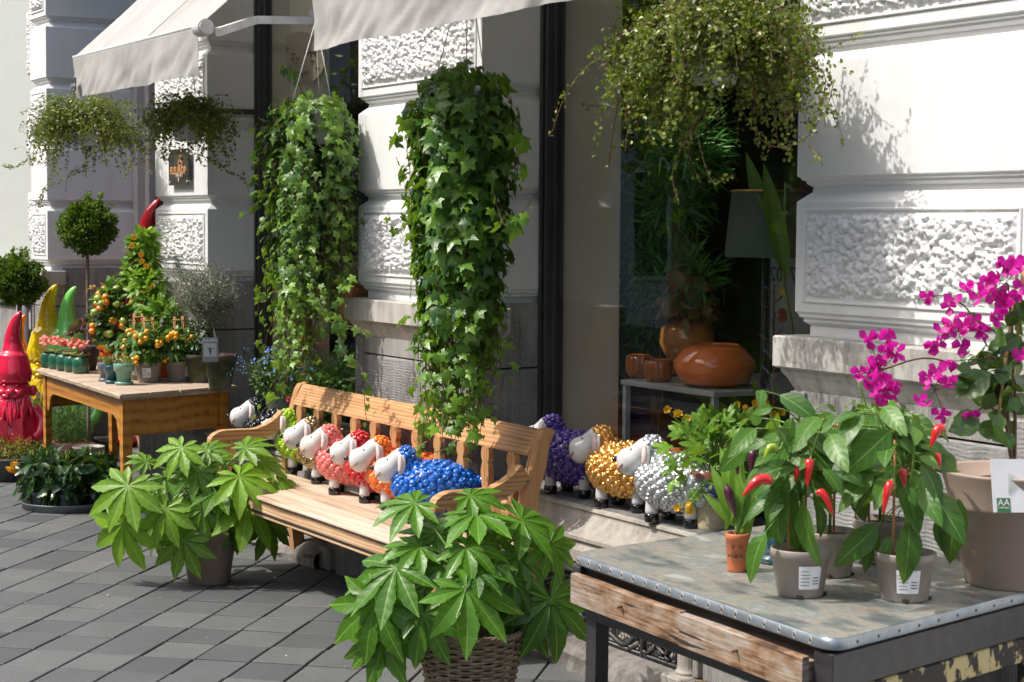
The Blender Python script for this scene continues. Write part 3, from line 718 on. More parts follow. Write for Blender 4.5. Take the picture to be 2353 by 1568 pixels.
def sheep_at(px, py, z, hd, *a, **k):      # px,py: photo position of the nearer front hoof
    f = onz(px, py, z); c, s = math.cos(hd), math.sin(hd); lx, ly = .105, .052
    k2 = k.get('scale', 1.); loc = (f[0] - k2 * (lx * c - ly * s), f[1] - k2 * (lx * s + ly * c), z)
    return make_sheep(*a[:3], loc, hd, *a[3:], **k)
HB = math.radians(180 + 52)
SEAT = .452
for (px, py, nm, lab, fc, tn, sd) in (
    (597, 1054, 'black', 'shiny black sheep figurine at the far left end of the wooden bench', M_face, .05, 1),
    (672, 1088, 'lime', 'lime green sheep figurine second from the left on the bench', M_face, -.05, 2),
    (727, 1112, 'brass', 'brass coloured metallic sheep figurine between the lime green and the pink one', M_face, .02, 3),
    (768, 1137, 'pink', 'pink sheep figurine with a cream face on the bench', M_facewarm, -.02, 4),
    (838, 1156, 'red', 'bright red sheep figurine on the bench between pink and orange', M_face, -.15, 5),
    (887, 1172, 'orange', 'orange sheep figurine turning its head, half hidden behind the blue one', M_face, .25, 6),
    (948, 1203, 'blue', 'blue sheep figurine at the right end of the row on the bench', M_face, -.05, 7)):
    sheep_at(px, py, SEAT, HB, lab, G_[nm], fc, tn, sd)
HL = math.radians(180 + 17)
for (px, py, nm, lab, tn, sd) in ((1265, 1134, 'purple', 'purple sheep figurine on the stone ledge right behind the bench post', .1, 8),
    (1382, 1166, 'gold', 'gold sheep figurine on the stone ledge between purple and silver', .35, 9),
    (1497, 1200, 'silver', 'silver sheep figurine on the stone ledge beside the yellow flowering plant', .35, 10)):
    sheep_at(px, py, .603, HL, lab, G_[nm], M_face, tn, sd)

# ------------------------------------------------------------------ wooden bench
M_pine = woodmat('pine_bench', (.58, .33, .145), (.40, .20, .08), (.23, .105, .04), 0, 3, .6, .5, 20)
M_pineZ = woodmat('pine_upright', (.52, .29, .125), (.38, .19, .075), (.19, .085, .032), 2, 3, .6, .5, 16)
M_pineY = woodmat('pine_arm', (.52, .30, .135), (.39, .20, .08), (.20, .09, .035), 1, 3, .6, .5, 16)
M_seat = woodmat('worn_pine_seat', (.62, .52, .42), (.44, .33, .23), (.22, .13, .07), 0, 2.2, .7, .35, 9)
BX0, BX1 = -.46, 1.93
bench = thing('wooden_bench', 'old stripped pine bench with shaped splats and scroll arms carrying a row of sheep figurines', 'bench', (.7, -.25, 0))
def bench_post(x0, x1, name):
    mb = MB(); A = [(-.035, 0), (-.055, .20), (-.085, .45), (-.085, .62), (-.055, .74), (-.020, .86), (.0, .895)]; w = .062
    F_ = smooth_path([(a, z, 0) for a, z in A], 4)[:, :2]; poly = [(p[0], p[1]) for p in F_] + [(F_[-1][0] + .035, F_[-1][1] + .008), (F_[-1][0] + .058, F_[-1][1] - .012)] + [(p[0] + w * (1 - .1 * (p[1] > .8)), p[1] - .0) for p in F_[::-1][1:]]
    prism(mb, poly, x0, x1, 0); return part(name, mb, M_pineZ, bench)
bench_post(BX1 - .052, BX1, 'back_post'); bench_post(BX0, BX0 + .052, 'back_post')
def railbar(name, za, zb, ya, yb, mm, lean=.0, top=True, x0=BX0 + .053, x1=BX1 - .053):
    mb = MB(); n = 20; V = []; xs = np.linspace(x0, x1, n)
    sec = [(ya, za + .004), (ya + .004, za), (yb - .004, za), (yb, za + .004), (yb + lean, zb - .018), (yb + lean - .010, zb - .004), ((ya + yb) / 2 + lean, zb), (ya + lean + .010, zb - .005), (ya + lean, zb - .020)]
    for x in xs:
        for (y, z) in sec: V.append((x, y, z))
    m = len(sec); F = [(i * m + j, i * m + (j + 1) % m, (i + 1) * m + (j + 1) % m, (i + 1) * m + j) for i in range(n - 1) for j in range(m)] + [tuple(range(m))[::-1], tuple(range((n - 1) * m, n * m))]
    mb.add(V, F); return part(name, mb, mm, bench)
railbar('top_rail', .792, .898, -.045, -.008, M_pine, .040)
railbar('lower_rail', .535, .600, -.075, -.045, M_pine)
nspl = 11
for i in range(nspl):
    x = BX0 + .052 + (BX1 - BX0 - .104) * (i + .5) / nspl
    P = [(.020, .598), (.021, .625), (.030, .66), (.034, .695), (.026, .725), (.0215, .735), (.030, .748), (.033, .768), (.028, .785), (.024, .795)]
    Q = smooth_path([(a, z, 0) for a, z in P], 3)[:, :2]; poly = [(x + a, z) for a, z in Q] + [(x - a, z) for a, z in Q[::-1]]
    mb = MB(); prism(mb, poly, -.060, -.036, 1); part('splat', mb, M_pineZ, bench)
mb = MB(); n = 24; V = []; sec = [(-.505, .428), (-.512, .436), (-.511, .444), (-.503, .450), (-.30, .4515), (-.085, .4515), (-.085, .428)]; m = 7
for x in np.linspace(BX0 + .01, BX1 - .01, n):
    for (y, z) in sec: V.append((x, y + .004 * mnoise.noise(Vector((x * 3, y, 0))), z + .002 * mnoise.noise(Vector((x * 4, y * 9, 3)))))
mb.add(V, [(i * m + j, i * m + (j + 1) % m, (i + 1) * m + (j + 1) % m, (i + 1) * m + j) for i in range(n - 1) for j in range(m)] + [tuple(range(m))[::-1], tuple(range((n - 1) * m, n * m))])
part('seat', mb, M_seat, bench)
mb = MB(); bx(mb, BX0 + .03, BX1 - .03, -.488, -.462, .345, .427, .004); bx(mb, BX0 + .03, BX1 - .03, -.494, -.485, .372, .420, .003); fr = part('apron', mb, woodmat('worn_pine_apron', (.66, .48, .32), (.46, .27, .13), (.24, .12, .05), 0, 3, .7, .5, 20), bench)
mb = MB(); P = np.array([[x, -.4955 - .002, .366 + .0] for x in np.arange(BX0 + .05, BX1 - .05, .0045)])
lathe_t = [];
for k, x in enumerate(np.arange(BX0 + .05, BX1 - .05, .0085)): sphere(mb, (x, -.490, .366), (.0035, .004, .0055), 6, 4)
part('beading', mb, M_black, fr, True)
mb = MB(); bx(mb, BX1 - .055, BX1 - .03, -.46, -.09, .345, .427, .003); part('side_rail', mb, M_pineY, bench); mb = MB(); bx(mb, BX0 + .03, BX0 + .055, -.46, -.09, .345, .427, .003); part('side_rail', mb, M_pineY, bench)
for x0 in (BX1 - .052, BX0 + .002):
    mb = MB(); C = smooth_path([(x0 + .025, -.078, .735), (x0 + .025, -.14, .690), (x0 + .025, -.23, .655), (x0 + .025, -.33, .655), (x0 + .025, -.41, .655), (x0 + .025, -.455, .635), (x0 + .025, -.462, .605)], 5)
    w = np.interp(np.linspace(0, 1, len(C)), [0, .2, .6, .85, 1], [.075, .060, .050, .055, .040]); ribbon(mb, C, .052, w, (1, 0, 0)); arm = part('armrest', mb, M_pineY, bench)
    mb = MB(); C = smooth_path([(x0 + .025, -.40, .640), (x0 + .025, -.375, .58), (x0 + .025, -.385, .52), (x0 + .025, -.43, .455)], 5); ribbon(mb, C, .040, np.linspace(.042, .06, len(C)), (1, 0, 0)); part('arm_support', mb, M_pineZ, bench)
    mb = MB(); C = smooth_path([(x0 + .025, -.460, .428), (x0 + .025, -.452, .30), (x0 + .025, -.462, .15), (x0 + .025, -.485, .0)], 5); ribbon(mb, C, .045, np.linspace(.052, .036, len(C)), (1, 0, 0)); part('leg', mb, M_pineZ, bench)
for z, y in ((.70, -.085), (.39, -.085)):
    mb = MB(); sphere(mb, (BX1 + .001, y + .012, z), (.003, .008, .008), 10, 6); part('dowel', mb, M_bark, bench, True)
M_twine = plain('straw_twine', (.55, .32, .10), (.42, .24, .08), 60, .8)
mb = MB()
for k in range(2):
    xx = 1.02 - k * .09 ; a = np.linspace(0, 2 * math.pi, 20); tube(mb, np.stack([xx + .02 * np.sin(a), -.018 + .032 * np.cos(a), .845 + .058 * np.sin(a)], 1), .0022, 5)
tube(mb, smooth_path([(.99, -.055, .80), (.985, -.062, .76), (1.0, -.06, .72)], 4), .003, 5); tube(mb, smooth_path([(.99, -.055, .80), (1.01, -.062, .755), (.99, -.06, .70)], 4), .002, 5)
xs_ = BX0 + .052 + (BX1 - BX0 - .104) * 3.5 / nspl
for k in range(4):
    a = np.linspace(0, 2 * math.pi, 16); tube(mb, np.stack([xs_ + .031 * np.cos(a), -.048 + .018 * np.sin(a), .715 + k * .006 + .003 * np.sin(a * 2)], 1), .003, 5)
for k in range(5): tube(mb, smooth_path([(xs_ - .01 + .006 * k, -.066, .715), (xs_ - .013 + .008 * k, -.072, .68), (xs_ - .01 + .006 * k, -.070, .63 + .01 * k)], 3), .002, 5)
solo('straw_twine', mb, M_twine, 'straw coloured twine knotted round the bench back rail and one splat', 'twine', smooth=True)

# ------------------------------------------------------------------ pots and foliage helpers
def at(px, py, d): return CAM + _ray(px, py) * d
def depth(P): return float(np.dot(np.array(P, float) - CAM, ax[2]))
def pot_prof(r0, r1, h, lip=.012, lh=.025, t=.004):
    return [(0, .0), (r0 * .97, 0), (r0, .004), (r1 - lip, h - lh - .001), (r1 - lip * .2, h - lh), (r1, h - .003), (r1 - .002, h), (r1 - t, h), (r1 - t - .002, h - .02), (0.0, h - .021)]
def pot(parent, c, r0, r1, h, m, name='pot', seg=32, soil=True, **k):
    mb = MB(); lathe(mb, pot_prof(r0, r1, h, **k), c, seg); p = part(name, mb, m, parent, True)
    if soil:
        mb = MB(); lathe(mb, [(r1 * .93, h - .019), (r1 * .6, h - .012), (0, h - .009)], c, 16); part('soil', mb, M_soil, parent, True)
    return p
M_leafF = leafmat('fatsia_leaf', (.035, .125, .008), (.17, .34, .015), (.36, .50, .12), .44, .36, 6., .035)
M_leafF2 = leafmat('fatsia_leaf_deep', (.018, .085, .008), (.085, .235, .012), (.28, .46, .09), .40, .34, 6., .035)
M_ivy = leafmat('ivy_leaf', (.022, .085, .018), (.20, .36, .035), (.16, .26, .09), .34, .28, 3., .05)
M_ivy2 = leafmat('ivy_leaf_bright', (.018, .085, .014), (.17, .34, .025), (.20, .32, .08), .34, .32, 3., .05)
M_wire = leafmat('wire_vine_leaf', (.035, .06, .008), (.22, .26, .03), None, .38, .3)
M_box = leafmat('boxwood_leaf', (.025, .07, .010), (.15, .24, .03), None, .38, .25)
M_pep = leafmat('pepper_leaf', (.015, .075, .008), (.065, .18, .016), (.22, .36, .08), .42, .3, 6., .05)
M_green = leafmat('fresh_green_leaf', (.05, .15, .012), (.16, .31, .03), (.2, .36, .06), .4, .35, 5., .05)
M_dkgreen = leafmat('deep_green_leaf', (.010, .045, .010), (.035, .11, .018), (.09, .17, .05), .22, .15, 5., .05)
M_tom = leafmat('tomato_leaf', (.03, .10, .015), (.10, .22, .04), (.2, .32, .10), .45, .3, 4., .05)
M_purp = leafmat('purple_leaf', (.06, .014, .022), (.22, .07, .09), None, .35, .2)
M_grey = leafmat('silver_grey_leaf', (.10, .12, .085), (.33, .36, .27), None, .5, .15)
M_succ = leafmat('succulent_leaf', (.08, .17, .04), (.26, .36, .12), None, .35, .15, edge=(.35, .08, .03))
T_fat = t_star([(-148, .50), (-113, .74), (-76, .90), (-38, 1.0), (0, .98), (38, 1.0), (76, .90), (113, .74), (148, .50)], .38, 5, .30, .14, 8, .43, True)
T_ivy = t_star([(-125, .55), (-62, .72), (0, 1.), (62, .72), (125, .55)], .60, 2, .35, .10, 1, 1.)
T_wire = t_round()
T_pep = t_leaf(.46, 8, .42, .35, .10, .012, .03)
T_lf = t_leaf(.42, 4, .45, .25, .10)
T_rnd = t_leaf(.75, 4, .5, .2, .10)
T_nar = t_leaf(.13, 4, .5, .25, .06)
T_mid = t_leaf(.5, 6, .42, .3, .12, .01, .05)
T_lob = t_star([(-110, .55), (-55, .8), (0, 1.), (55, .8), (110, .55)], .5, 2, .3, .10, 2, .7)
def petal_flower(mb, c, nrm, r, n=5, w=.8, rnd=.5, cup=.3):
    T = t_leaf(w, 3, .6, -cup, .05); nrm = np.array(nrm, float); nrm /= np.linalg.norm(nrm)
    a = np.cross(nrm, [0.3, .2, .9]); a /= np.linalg.norm(a); b = np.cross(nrm, a)
    th = np.linspace(0, 2 * math.pi, n, endpoint=False); d = np.cos(th)[:, None] * a + np.sin(th)[:, None] * b + nrm * .15
    scatter(mb, T, np.repeat([c], n, 0), d, np.repeat([nrm], n, 0), r, rnd)
def fatsia(name, label, base, leaves, d0, lm, seed, stems=4, group='large leaved fatsia plants', fillers=10, zt=.75):
    rng = np.random.default_rng(seed); t = thing(name, label, 'potted plant', tuple(base), group); Ls = MB(); St = MB(); cc = np.array(base) + [0, 0, .25]
    tops = [cc + [rng.normal(0, .06), rng.normal(0, .06), .22 + .22 * k / stems] for k in range(stems)]
    for q in tops: tube(St, smooth_path([cc - [0, 0, .18], (cc + q) / 2 + rng.normal(0, .02, 3), q], 4), [.011] * 9, 7)
    L = []
    for (cx, cy, tx, ty, oc, ot, rn) in leaves: L.append((at(cx, cy, d0 - oc), at(tx, ty, d0 - ot), rn))
    for k in range(fillers):
        a = rng.uniform(0, 6.28); e = rng.uniform(.1, 1.1); dd = np.array([math.cos(a) * math.cos(e), math.sin(a) * math.cos(e), math.sin(e)]); c = cc + [0, 0, .15] + dd * rng.uniform(.08, .22)
        L.append((c, c + (dd * [1, 1, .1] + [0, 0, -.25]) * rng.uniform(.13, .19), rng.uniform(0, .35)))
    for c, tip, rn in L:
        d = tip - c; sc = np.linalg.norm(d); view = CAM - c; view /= np.linalg.norm(view); nr = view * .55 + np.array([0, 0, .9]) + (c - cc) * .5; nr = nr - d * np.dot(nr, d) / sc ** 2
        V, F, U = T_fat; r_ = rng.uniform(.8, 1.25); V2 = V.copy(); V2[:, 2] *= r_; V2[:, 2] += .025 * np.sin(V[:, 0] * 7 + rng.uniform(0, 6)) * np.hypot(V[:, 0], V[:, 1]); ja = rng.normal(0, .09)
        V2 = rotz(V2, ja); V2[:, 2] += .16 * rng.normal() * V2[:, 0] * V2[:, 1] + .05 * np.sin(np.arctan2(V2[:, 1], V2[:, 0]) * 4 + rng.uniform(0, 6)) * np.hypot(V2[:, 0], V2[:, 1]) ** 2
        scatter(Ls, (V2, F, U), [c], [d], [nr], sc * 1.10, rn)
        q = tops[int(rng.integers(len(tops)))]; mid = (q + c) / 2 + [0, 0, -.02]; tube(St, smooth_path([q - [0, 0, .06], mid, c - nr / np.linalg.norm(nr) * .004], 4), [.0045] * 9, 6)
    part('stems', St, M_stem_g, t, True); part('foliage', Ls, lm, t, True); return t
# left fatsia in a taupe pot
F1 = onz(480, 1337, 0); F1[2] = 0; d1 = depth(F1 + [0, 0, .35])
FL1 = [(417, 1029, 377, 1082, .12, .20, .85), (294, 1117, 257, 1209, .20, .30, .75), (549, 1095, 612, 1150, .20, .28, .95), (381, 1169, 351, 1250, .22, .26, .8), (465, 1170, 464, 1248, .18, .22, .35),
       (421, 1241, 404, 1329, .20, .22, .45), (285, 1203, 268, 1307, .16, .14, 1.0), (566, 1161, 641, 1237, .12, .18, .9), (336, 1062, 296, 1040, .05, .05, .5), (475, 1037, 524, 1012, .04, .0, .4),
       (434, 1063, 400, 1085, .06, .12, .5), (562, 1030, 626, 1012, .02, .0, .55), (453, 1086, 445, 1140, .10, .18, .5), (377, 1097, 404, 1132, .10, .16, .35), (604, 1063, 660, 1092, .0, .04, .7),
       (377, 1203, 325, 1262, .06, .06, .3), (611, 1200, 650, 1276, .02, .02, .15), (528, 1205, 551, 1267, .06, .08, .2), (500, 1060, 545, 1050, -.05, -.08, .4), (360, 1120, 318, 1150, .0, .05, .3), (500, 1120, 520, 1165, .05, .1, .4), (640, 1110, 668, 1150, .05, .1, .9)]
t1 = fatsia('fatsia_plant', 'yellow green fatsia in a taupe pot on the pavement before the left bench end', F1, FL1, d1, M_leafF, 11, fillers=6)
M_taupe = plain('taupe_pot', (.34, .245, .20), (.29, .205, .165), 5, .55, bs=.15, bscale=90)
pot(t1, tuple(F1), .098, .138, .255, M_taupe, lip=.006, lh=.03, seg=40)
# right fatsia in a wicker basket
BR = onz(1080, 1455, .30); BC = np.array([BR[0], BR[1], 0.]); d2 = depth(BC + [0, 0, .45])
FL2 = [(954, 1157, 864, 1191, .02, .08, .8), (1094, 1182, 1106, 1222, .0, .16, .85), (1080, 1140, 1158, 1152, -.05, -.03, .8), (964, 1257, 886, 1278, .08, .14, .8), (1070, 1257, 1150, 1290, .10, .16, .75),
       (910, 1307, 799, 1381, .14, .20, .55), (1070, 1354, 1160, 1462, .22, .28, .9), (864, 1385, 836, 1518, .16, .20, .7), (973, 1412, 952, 1528, .20, .24, .65), (1198, 1194, 1308, 1245, -.08, -.08, .75),
       (1187, 1276, 1257, 1323, .0, .02, .4), (1263, 1250, 1300, 1335, -.06, -.04, .8), (1179, 1335, 1228, 1398, .08, .10, .2), (1265, 1378, 1308, 1506, .02, .06, .35), (881, 1460, 847, 1568, .12, .14, .8),
       (892, 1450, 930, 1565, .10, .12, .5), (1136, 1300, 1109, 1340, .10, .18, .5), (1005, 1225, 915, 1240, .0, .04, .4), (1211, 1409, 1199, 1514, .04, .06, .1), (1180, 1390, 1230, 1480, .02, .0, .1),
       (1040, 1205, 985, 1225, -.05, .0, .3), (1130, 1225, 1190, 1262, -.06, -.02, .35), (1020, 1300, 985, 1345, .1, .18, .4), (930, 1420, 905, 1490, .08, .1, .1)]
t2 = fatsia('fatsia_plant', 'deep green glossy fatsia growing from the woven wicker basket in the foreground', BC, FL2, d2, M_leafF2, 12, fillers=5)
pot(t2, (BC[0], BC[1], .03), .10, .13, .25, M_black)
M_wick = plain('grey_wicker', (.34, .26, .18), (.17, .12, .08), 28, .7, bs=.4, bscale=120)
bk = thing('wicker_basket', 'round woven grey brown wicker basket holding the foreground fatsia', 'basket', (BC[0], BC[1], 0))
mb = MB(); ns = 26
def bprof(z): return .115 + .062 * (z / .31) + .008 * math.sin(z * 9)
for k in range(27):
    z = .01 + k * .0112; a = np.linspace(0, 2 * math.pi, ns * 6 + 1); r = bprof(z) + .0065 * np.sin(a * ns / 2 + math.pi * k); tube(mb, np.stack([BC[0] + r * np.cos(a), BC[1] + r * np.sin(a), z + .0016 * np.sin(a * 3 + k)], 1), .0053, 6, cap=False)
part('weave', mb, M_wick, bk, True)
for q in range(ns):
    a = 2 * math.pi * q / ns; mb = MB(); tube(mb, [(BC[0] + bprof(z) * math.cos(a), BC[1] + bprof(z) * math.sin(a), z) for z in (0, .1, .2, .31)], .0042, 6); part('upright', mb, M_wick, bk, True)
mb = MB()
for k in range(4):
    a = np.linspace(0, 2 * math.pi, 140); r = bprof(.312) + .004 + .007 * np.cos(a * 13 + k * 1.57); tube(mb, np.stack([BC[0] + r * np.cos(a), BC[1] + r * np.sin(a), .314 + .007 * np.sin(a * 13 + k * 1.57)], 1), .0048, 6, cap=False)
tube(mb, [(BC[0] + .1, BC[1] + .14, .31), (BC[0] + .16, BC[1] + .2, .312)], .003, 6)
part('rim', mb, M_wick, bk, True)

# ------------------------------------------------------------------ hanging ivies
def ivy(label, c, r, lens, n, lsize, lm, seed, tails=(), sm=M_stem_b, wires=((0, 0, .55),), rtop=.2, shape=None):
    rng = np.random.default_rng(seed); c = np.array(c, float); t = thing('hanging_ivy', label, 'hanging plant', tuple(c), 'trailing ivies in hanging pots')
    pot(t, (c[0], c[1], c[2] - .17), .085, .125, .16, plain('white_plastic_pot', (.62, .64, .66), None, 5, .4), lh=.02)
    for (hx, hy, hz) in wires:
        for k in range(3):
            a = k * 2.094 + .4; mb = MB(); tube(mb, [(c[0] + .12 * math.cos(a), c[1] + .12 * math.sin(a), c[2] - .01), (c[0] + hx, c[1] + hy, c[2] + hz)], .0022, 5); part('hanger_wire', mb, M_metal, t, True)
    L = MB(); St = MB(); P_ = []; D_ = []; N_ = []; S_ = []; Rn = []
    paths = []
    for i in range(n):
        a = rng.uniform(0, 6.283); ln = lens(a, rng); lobe = 1 + .16 * math.sin(a * 3 + seed) + .10 * math.sin(a * 5 + seed * 2); R1 = rtop * rng.uniform(.42, 1.02) * lobe; pts = [c + [.05 * math.cos(a), .05 * math.sin(a), 0], c + [R1 * .55 * math.cos(a), R1 * .55 * math.sin(a), .06 * rng.uniform(-.4, 1)], c + [R1 * .85 * math.cos(a), R1 * .85 * math.sin(a), -.03 - .05 * R1 / rtop]]
        z = .10; rr = R1; aa = a; amp = rng.uniform(.4, 1.8)
        while z < ln:
            fr = z / 1.5; tgt = r(fr); rr += (tgt * (R1 / rtop) - rr) * .3 + rng.normal(0, .010) * amp; aa += rng.normal(0, .075) * amp
            pts.append(c + [rr * math.cos(aa), rr * math.sin(aa), -z - .01]); z += .075
        paths.append(smooth_path(pts, 3))
    for tl in tails: paths.append(smooth_path(tl, 6))
    for pi_, p in enumerate(paths):
        tail = pi_ >= n
        if len(p) > 2: tube(St, p, .0016 if not tail else .002, 4)
        seg = np.linalg.norm(np.diff(p, axis=0), axis=1); s = np.concatenate([[0], np.cumsum(seg)]); m = max(2, int(s[-1] / (lsize * (.62 if not tail else .8)))); ss = (np.arange(m) + rng.random(m) * .5) / m * s[-1]
        q = np.stack([np.interp(ss, s, p[:, k]) for k in range(3)], 1); out = q - c; out[:, 2] = 0; out /= np.linalg.norm(out, axis=1)[:, None] + 1e-6
        off = out * rng.uniform(.0, .035, (m, 1)) + rng.normal(0, .014, (m, 3)); P_.append(q + off); tb = rng.normal(0, .55, (m, 3)); dn = np.array([0, 0, -1.]); top = (ss < .12)[:, None]
        D_.append(out * .45 + dn * .8 + tb); N_.append(out * 1. + np.array([0, 0, .55]) + rng.normal(0, .35, (m, 3))); fr = ss / s[-1]
        S_.append(lsize * rng.uniform(.45, 1.3, m) * np.where(fr > .8, .7, 1)); Rn.append(np.clip(rng.normal(.30, .24, m) + rng.normal(0, .12) + np.where(fr > .75, .35, 0) + (top[:, 0] * .25), 0, 1))
    scatter(L, T_ivy, np.concatenate(P_), np.concatenate(D_), np.concatenate(N_), np.concatenate(S_), np.concatenate(Rn))
    part('stems', St, sm, t, True); part('leaves', L, lm, t, True); return t
I1 = ony(722, 250, -.11); I2 = ony(1062, 195, -.25)
def len1(a, rng):
    x = math.cos(a - .9); return float(np.clip(rng.normal(.95 - .25 * x, .22), .25, 1.28))
def len2(a, rng): return float(np.clip(rng.normal(1.15, .28), .35, 1.42))
def P(*l): return [ony(*q) for q in l]
ivy('left hanging ivy with small rounded leaves trailing in front of the left shop window', I1, lambda f: .215 - .07 * f, len1, 92, .042, M_ivy, 21,
    tails=(P((640, 700, -.2), (610, 800, -.22), (660, 850, -.22), (640, 900, -.22), (608, 940, -.24), (585, 965, -.25)), P((800, 640, -.18), (770, 720, -.2), (790, 810, -.2), (830, 850, -.2), (838, 930, -.15), (842, 965, -.1)), P((700, 650, -.2), (735, 700, -.2), (760, 740, -.2), (790, 745, -.2), (830, 760, -.18), (862, 775, -.16)),
           P((700, 235, -.1), (690, 200, -.12), (670, 170, -.13), (645, 150, -.13)), P((600, 330, -.2), (585, 420, -.2), (590, 470, -.2), (560, 500, -.2)), P((640, 600, -.2), (600, 680, -.2), (592, 720, -.2))), rtop=.23, wires=((.02, -.0, .42),))
ivy('right hanging ivy column with glossy pointed leaves trailing down onto the bench back', I2, lambda f: .185 - .055 * f, len2, 90, .056, M_ivy2, 22,
    tails=(P((1130, 420, -.25), (1150, 500, -.25), (1170, 520, -.25), (1200, 490, -.25), (1222, 460, -.25)), P((960, 480, -.25), (920, 530, -.25), (900, 510, -.25), (890, 485, -.25)), P((980, 900, -.25), (960, 1000, -.3), (975, 1040, -.3), (950, 1010, -.3)),
           P((1060, 950, -.3), (1040, 1020, -.3), (1000, 1040, -.32)), P((1090, 950, -.28), (1085, 1040, -.28), (1100, 1070, -.25)), P((960, 230, -.25), (935, 260, -.25), (940, 300, -.25)), P((1150, 300, -.25), (1190, 350, -.25), (1185, 420, -.25))), rtop=.205, wires=((.0, .02, .48),))
# ------------------------------------------------------------------ wire vines
def wirevine(label, c, R, seed, n=260, drop=.28, size=.0155, tails=(), flat=.62, lm=M_wire):
    rng = np.random.default_rng(seed); c = np.array(c, float); t = thing('hanging_wire_vine', label, 'hanging plant', tuple(c), 'bushy wire vines in hanging pots')
    pot(t, (c[0], c[1], c[2] - .12), .07, .11, .13, plain('grey_plastic_pot', (.45, .46, .45), None, 5, .5), lh=.02)
    for k in range(3):
        a = k * 2.094 + .2; mb = MB(); tube(mb, [(c[0] + .10 * math.cos(a), c[1] + .10 * math.sin(a), c[2]), (c[0], c[1] + .02, c[2] + .42)], .0015, 4); part('hanger_wire', mb, M_metal, t, True)
    St = MB(); P_ = []; paths = []
    for i in range(n):
        a = rng.uniform(0, 6.283); e = rng.uniform(-.35, 1.45); rr = R * rng.uniform(.5, 1.08) * (1 + .18 * math.sin(a * 4 + seed) + .12 * math.sin(a * 7 + 2 * seed + e * 3)); d = np.array([math.cos(a) * math.cos(e), math.sin(a) * math.cos(e), math.sin(e) * flat])
        p = [c + rng.normal(0, .03, 3) * [1, 1, .3]]; q = c + d * rr * .62 + rng.normal(0, .02, 3); p.append(q); o = np.array([math.cos(a), math.sin(a), 0])
        L = drop * rng.uniform(.05, 1.15) ** 1.5 * (1 + .35 * math.sin(a * 5 + seed)) * max(.15, math.cos(e)); k = 3
        for s in range(1, k + 1): q = q + o * rr * .16 * (1 - .15 * s) + [0, 0, -L / k * s * .55] + rng.normal(0, .016, 3); p.append(q)
        paths.append(smooth_path(p, 4))
    for tl in tails: paths.append(smooth_path(tl, 6))
    Ps = []; Ds = []
    for k, p in enumerate(paths):
        if k % 2 == 0 or k >= n: tube(St, p, .0011 if k < n else .0016, 3, cap=False)
        seg = np.linalg.norm(np.diff(p, axis=0), axis=1); s = np.concatenate([[0], np.cumsum(seg)]); m = max(3, int(s[-1] / (size * (.75 if k < n else 1.1)))); ss = rng.random(m) ** .75 * s[-1]
        q = np.stack([np.interp(ss, s, p[:, j]) for j in range(3)], 1); Ps.append(q + rng.normal(0, .007, (m, 3)))
    Ps = np.concatenate(Ps); m = len(Ps); L = MB(); out = Ps - c
    scatter(L, T_wire, Ps, rdir(m, rng), out / (np.linalg.norm(out, axis=1)[:, None] + 1e-6) + [0, 0, .6] + rdir(m, rng) * .9, size * rng.uniform(.6, 1.25, m), np.clip(rng.normal(.45, .28, m), 0, 1))
    part('stems', St, M_stem_r, t, True); part('leaves', L, lm, t); return t
W3 = ony(1640, 105, -.30); W1 = ony(195, 290, -.28); W2 = ony(432, 275, -.12)
wirevine('large wire vine with tiny round leaves hanging in front of the right shop window', W3, .345, 31, 1250, .20, .0150,
    tails=(P((1620, 250, -.4), (1570, 330, -.4), (1545, 400, -.4), (1560, 470, -.4)), P((1600, 300, -.4), (1620, 380, -.4), (1640, 420, -.4), (1660, 415, -.4), (1690, 400, -.4)), P((1450, 180, -.3), (1420, 240, -.3), (1380, 245, -.3), (1335, 240, -.3)), P((1780, 220, -.2), (1850, 260, -.2), (1900, 240, -.2), (1915, 190, -.2)),
           P((1780, 250, -.2), (1830, 310, -.2), (1870, 345, -.2), (1890, 380, -.2)), P((1700, 250, -.3), (1760, 330, -.3), (1830, 330, -.3), (1880, 280, -.3), (1895, 200, -.3)), P((1430, 180, -.3), (1410, 300, -.3), (1400, 380, -.3)), P((1560, 300, -.3), (1600, 400, -.3), (1610, 420, -.3)), P((1500, 250, -.35), (1520, 300, -.35), (1560, 310, -.35))))
wirevine('wire vine hanging at the far left below the awning edge', W1, .38, 32, 700, .17, .0155, tails=(P((120, 380, -.3), (70, 370, -.3), (30, 385, -.3), (5, 380, -.3)), P((150, 380, -.3), (110, 420, -.3), (90, 480, -.3)), P((220, 380, -.3), (150, 410, -.3), (100, 440, -.3), (85, 490, -.3)), P((280, 330, -.3), (300, 380, -.3), (285, 410, -.3)), P((200, 380, -.3), (160, 400, -.3), (150, 440, -.3))))
wirevine('wire vine hanging in front of the pillar with the small black plaque', W2, .275, 33, 520, .15, .0155, tails=(P((480, 340, -.1), (520, 390, -.1), (560, 410, -.1), (572, 440, -.1)), P((440, 350, -.1), (500, 375, -.1), (530, 400, -.1)), P((350, 330, -.12), (330, 370, -.12), (345, 400, -.12))))

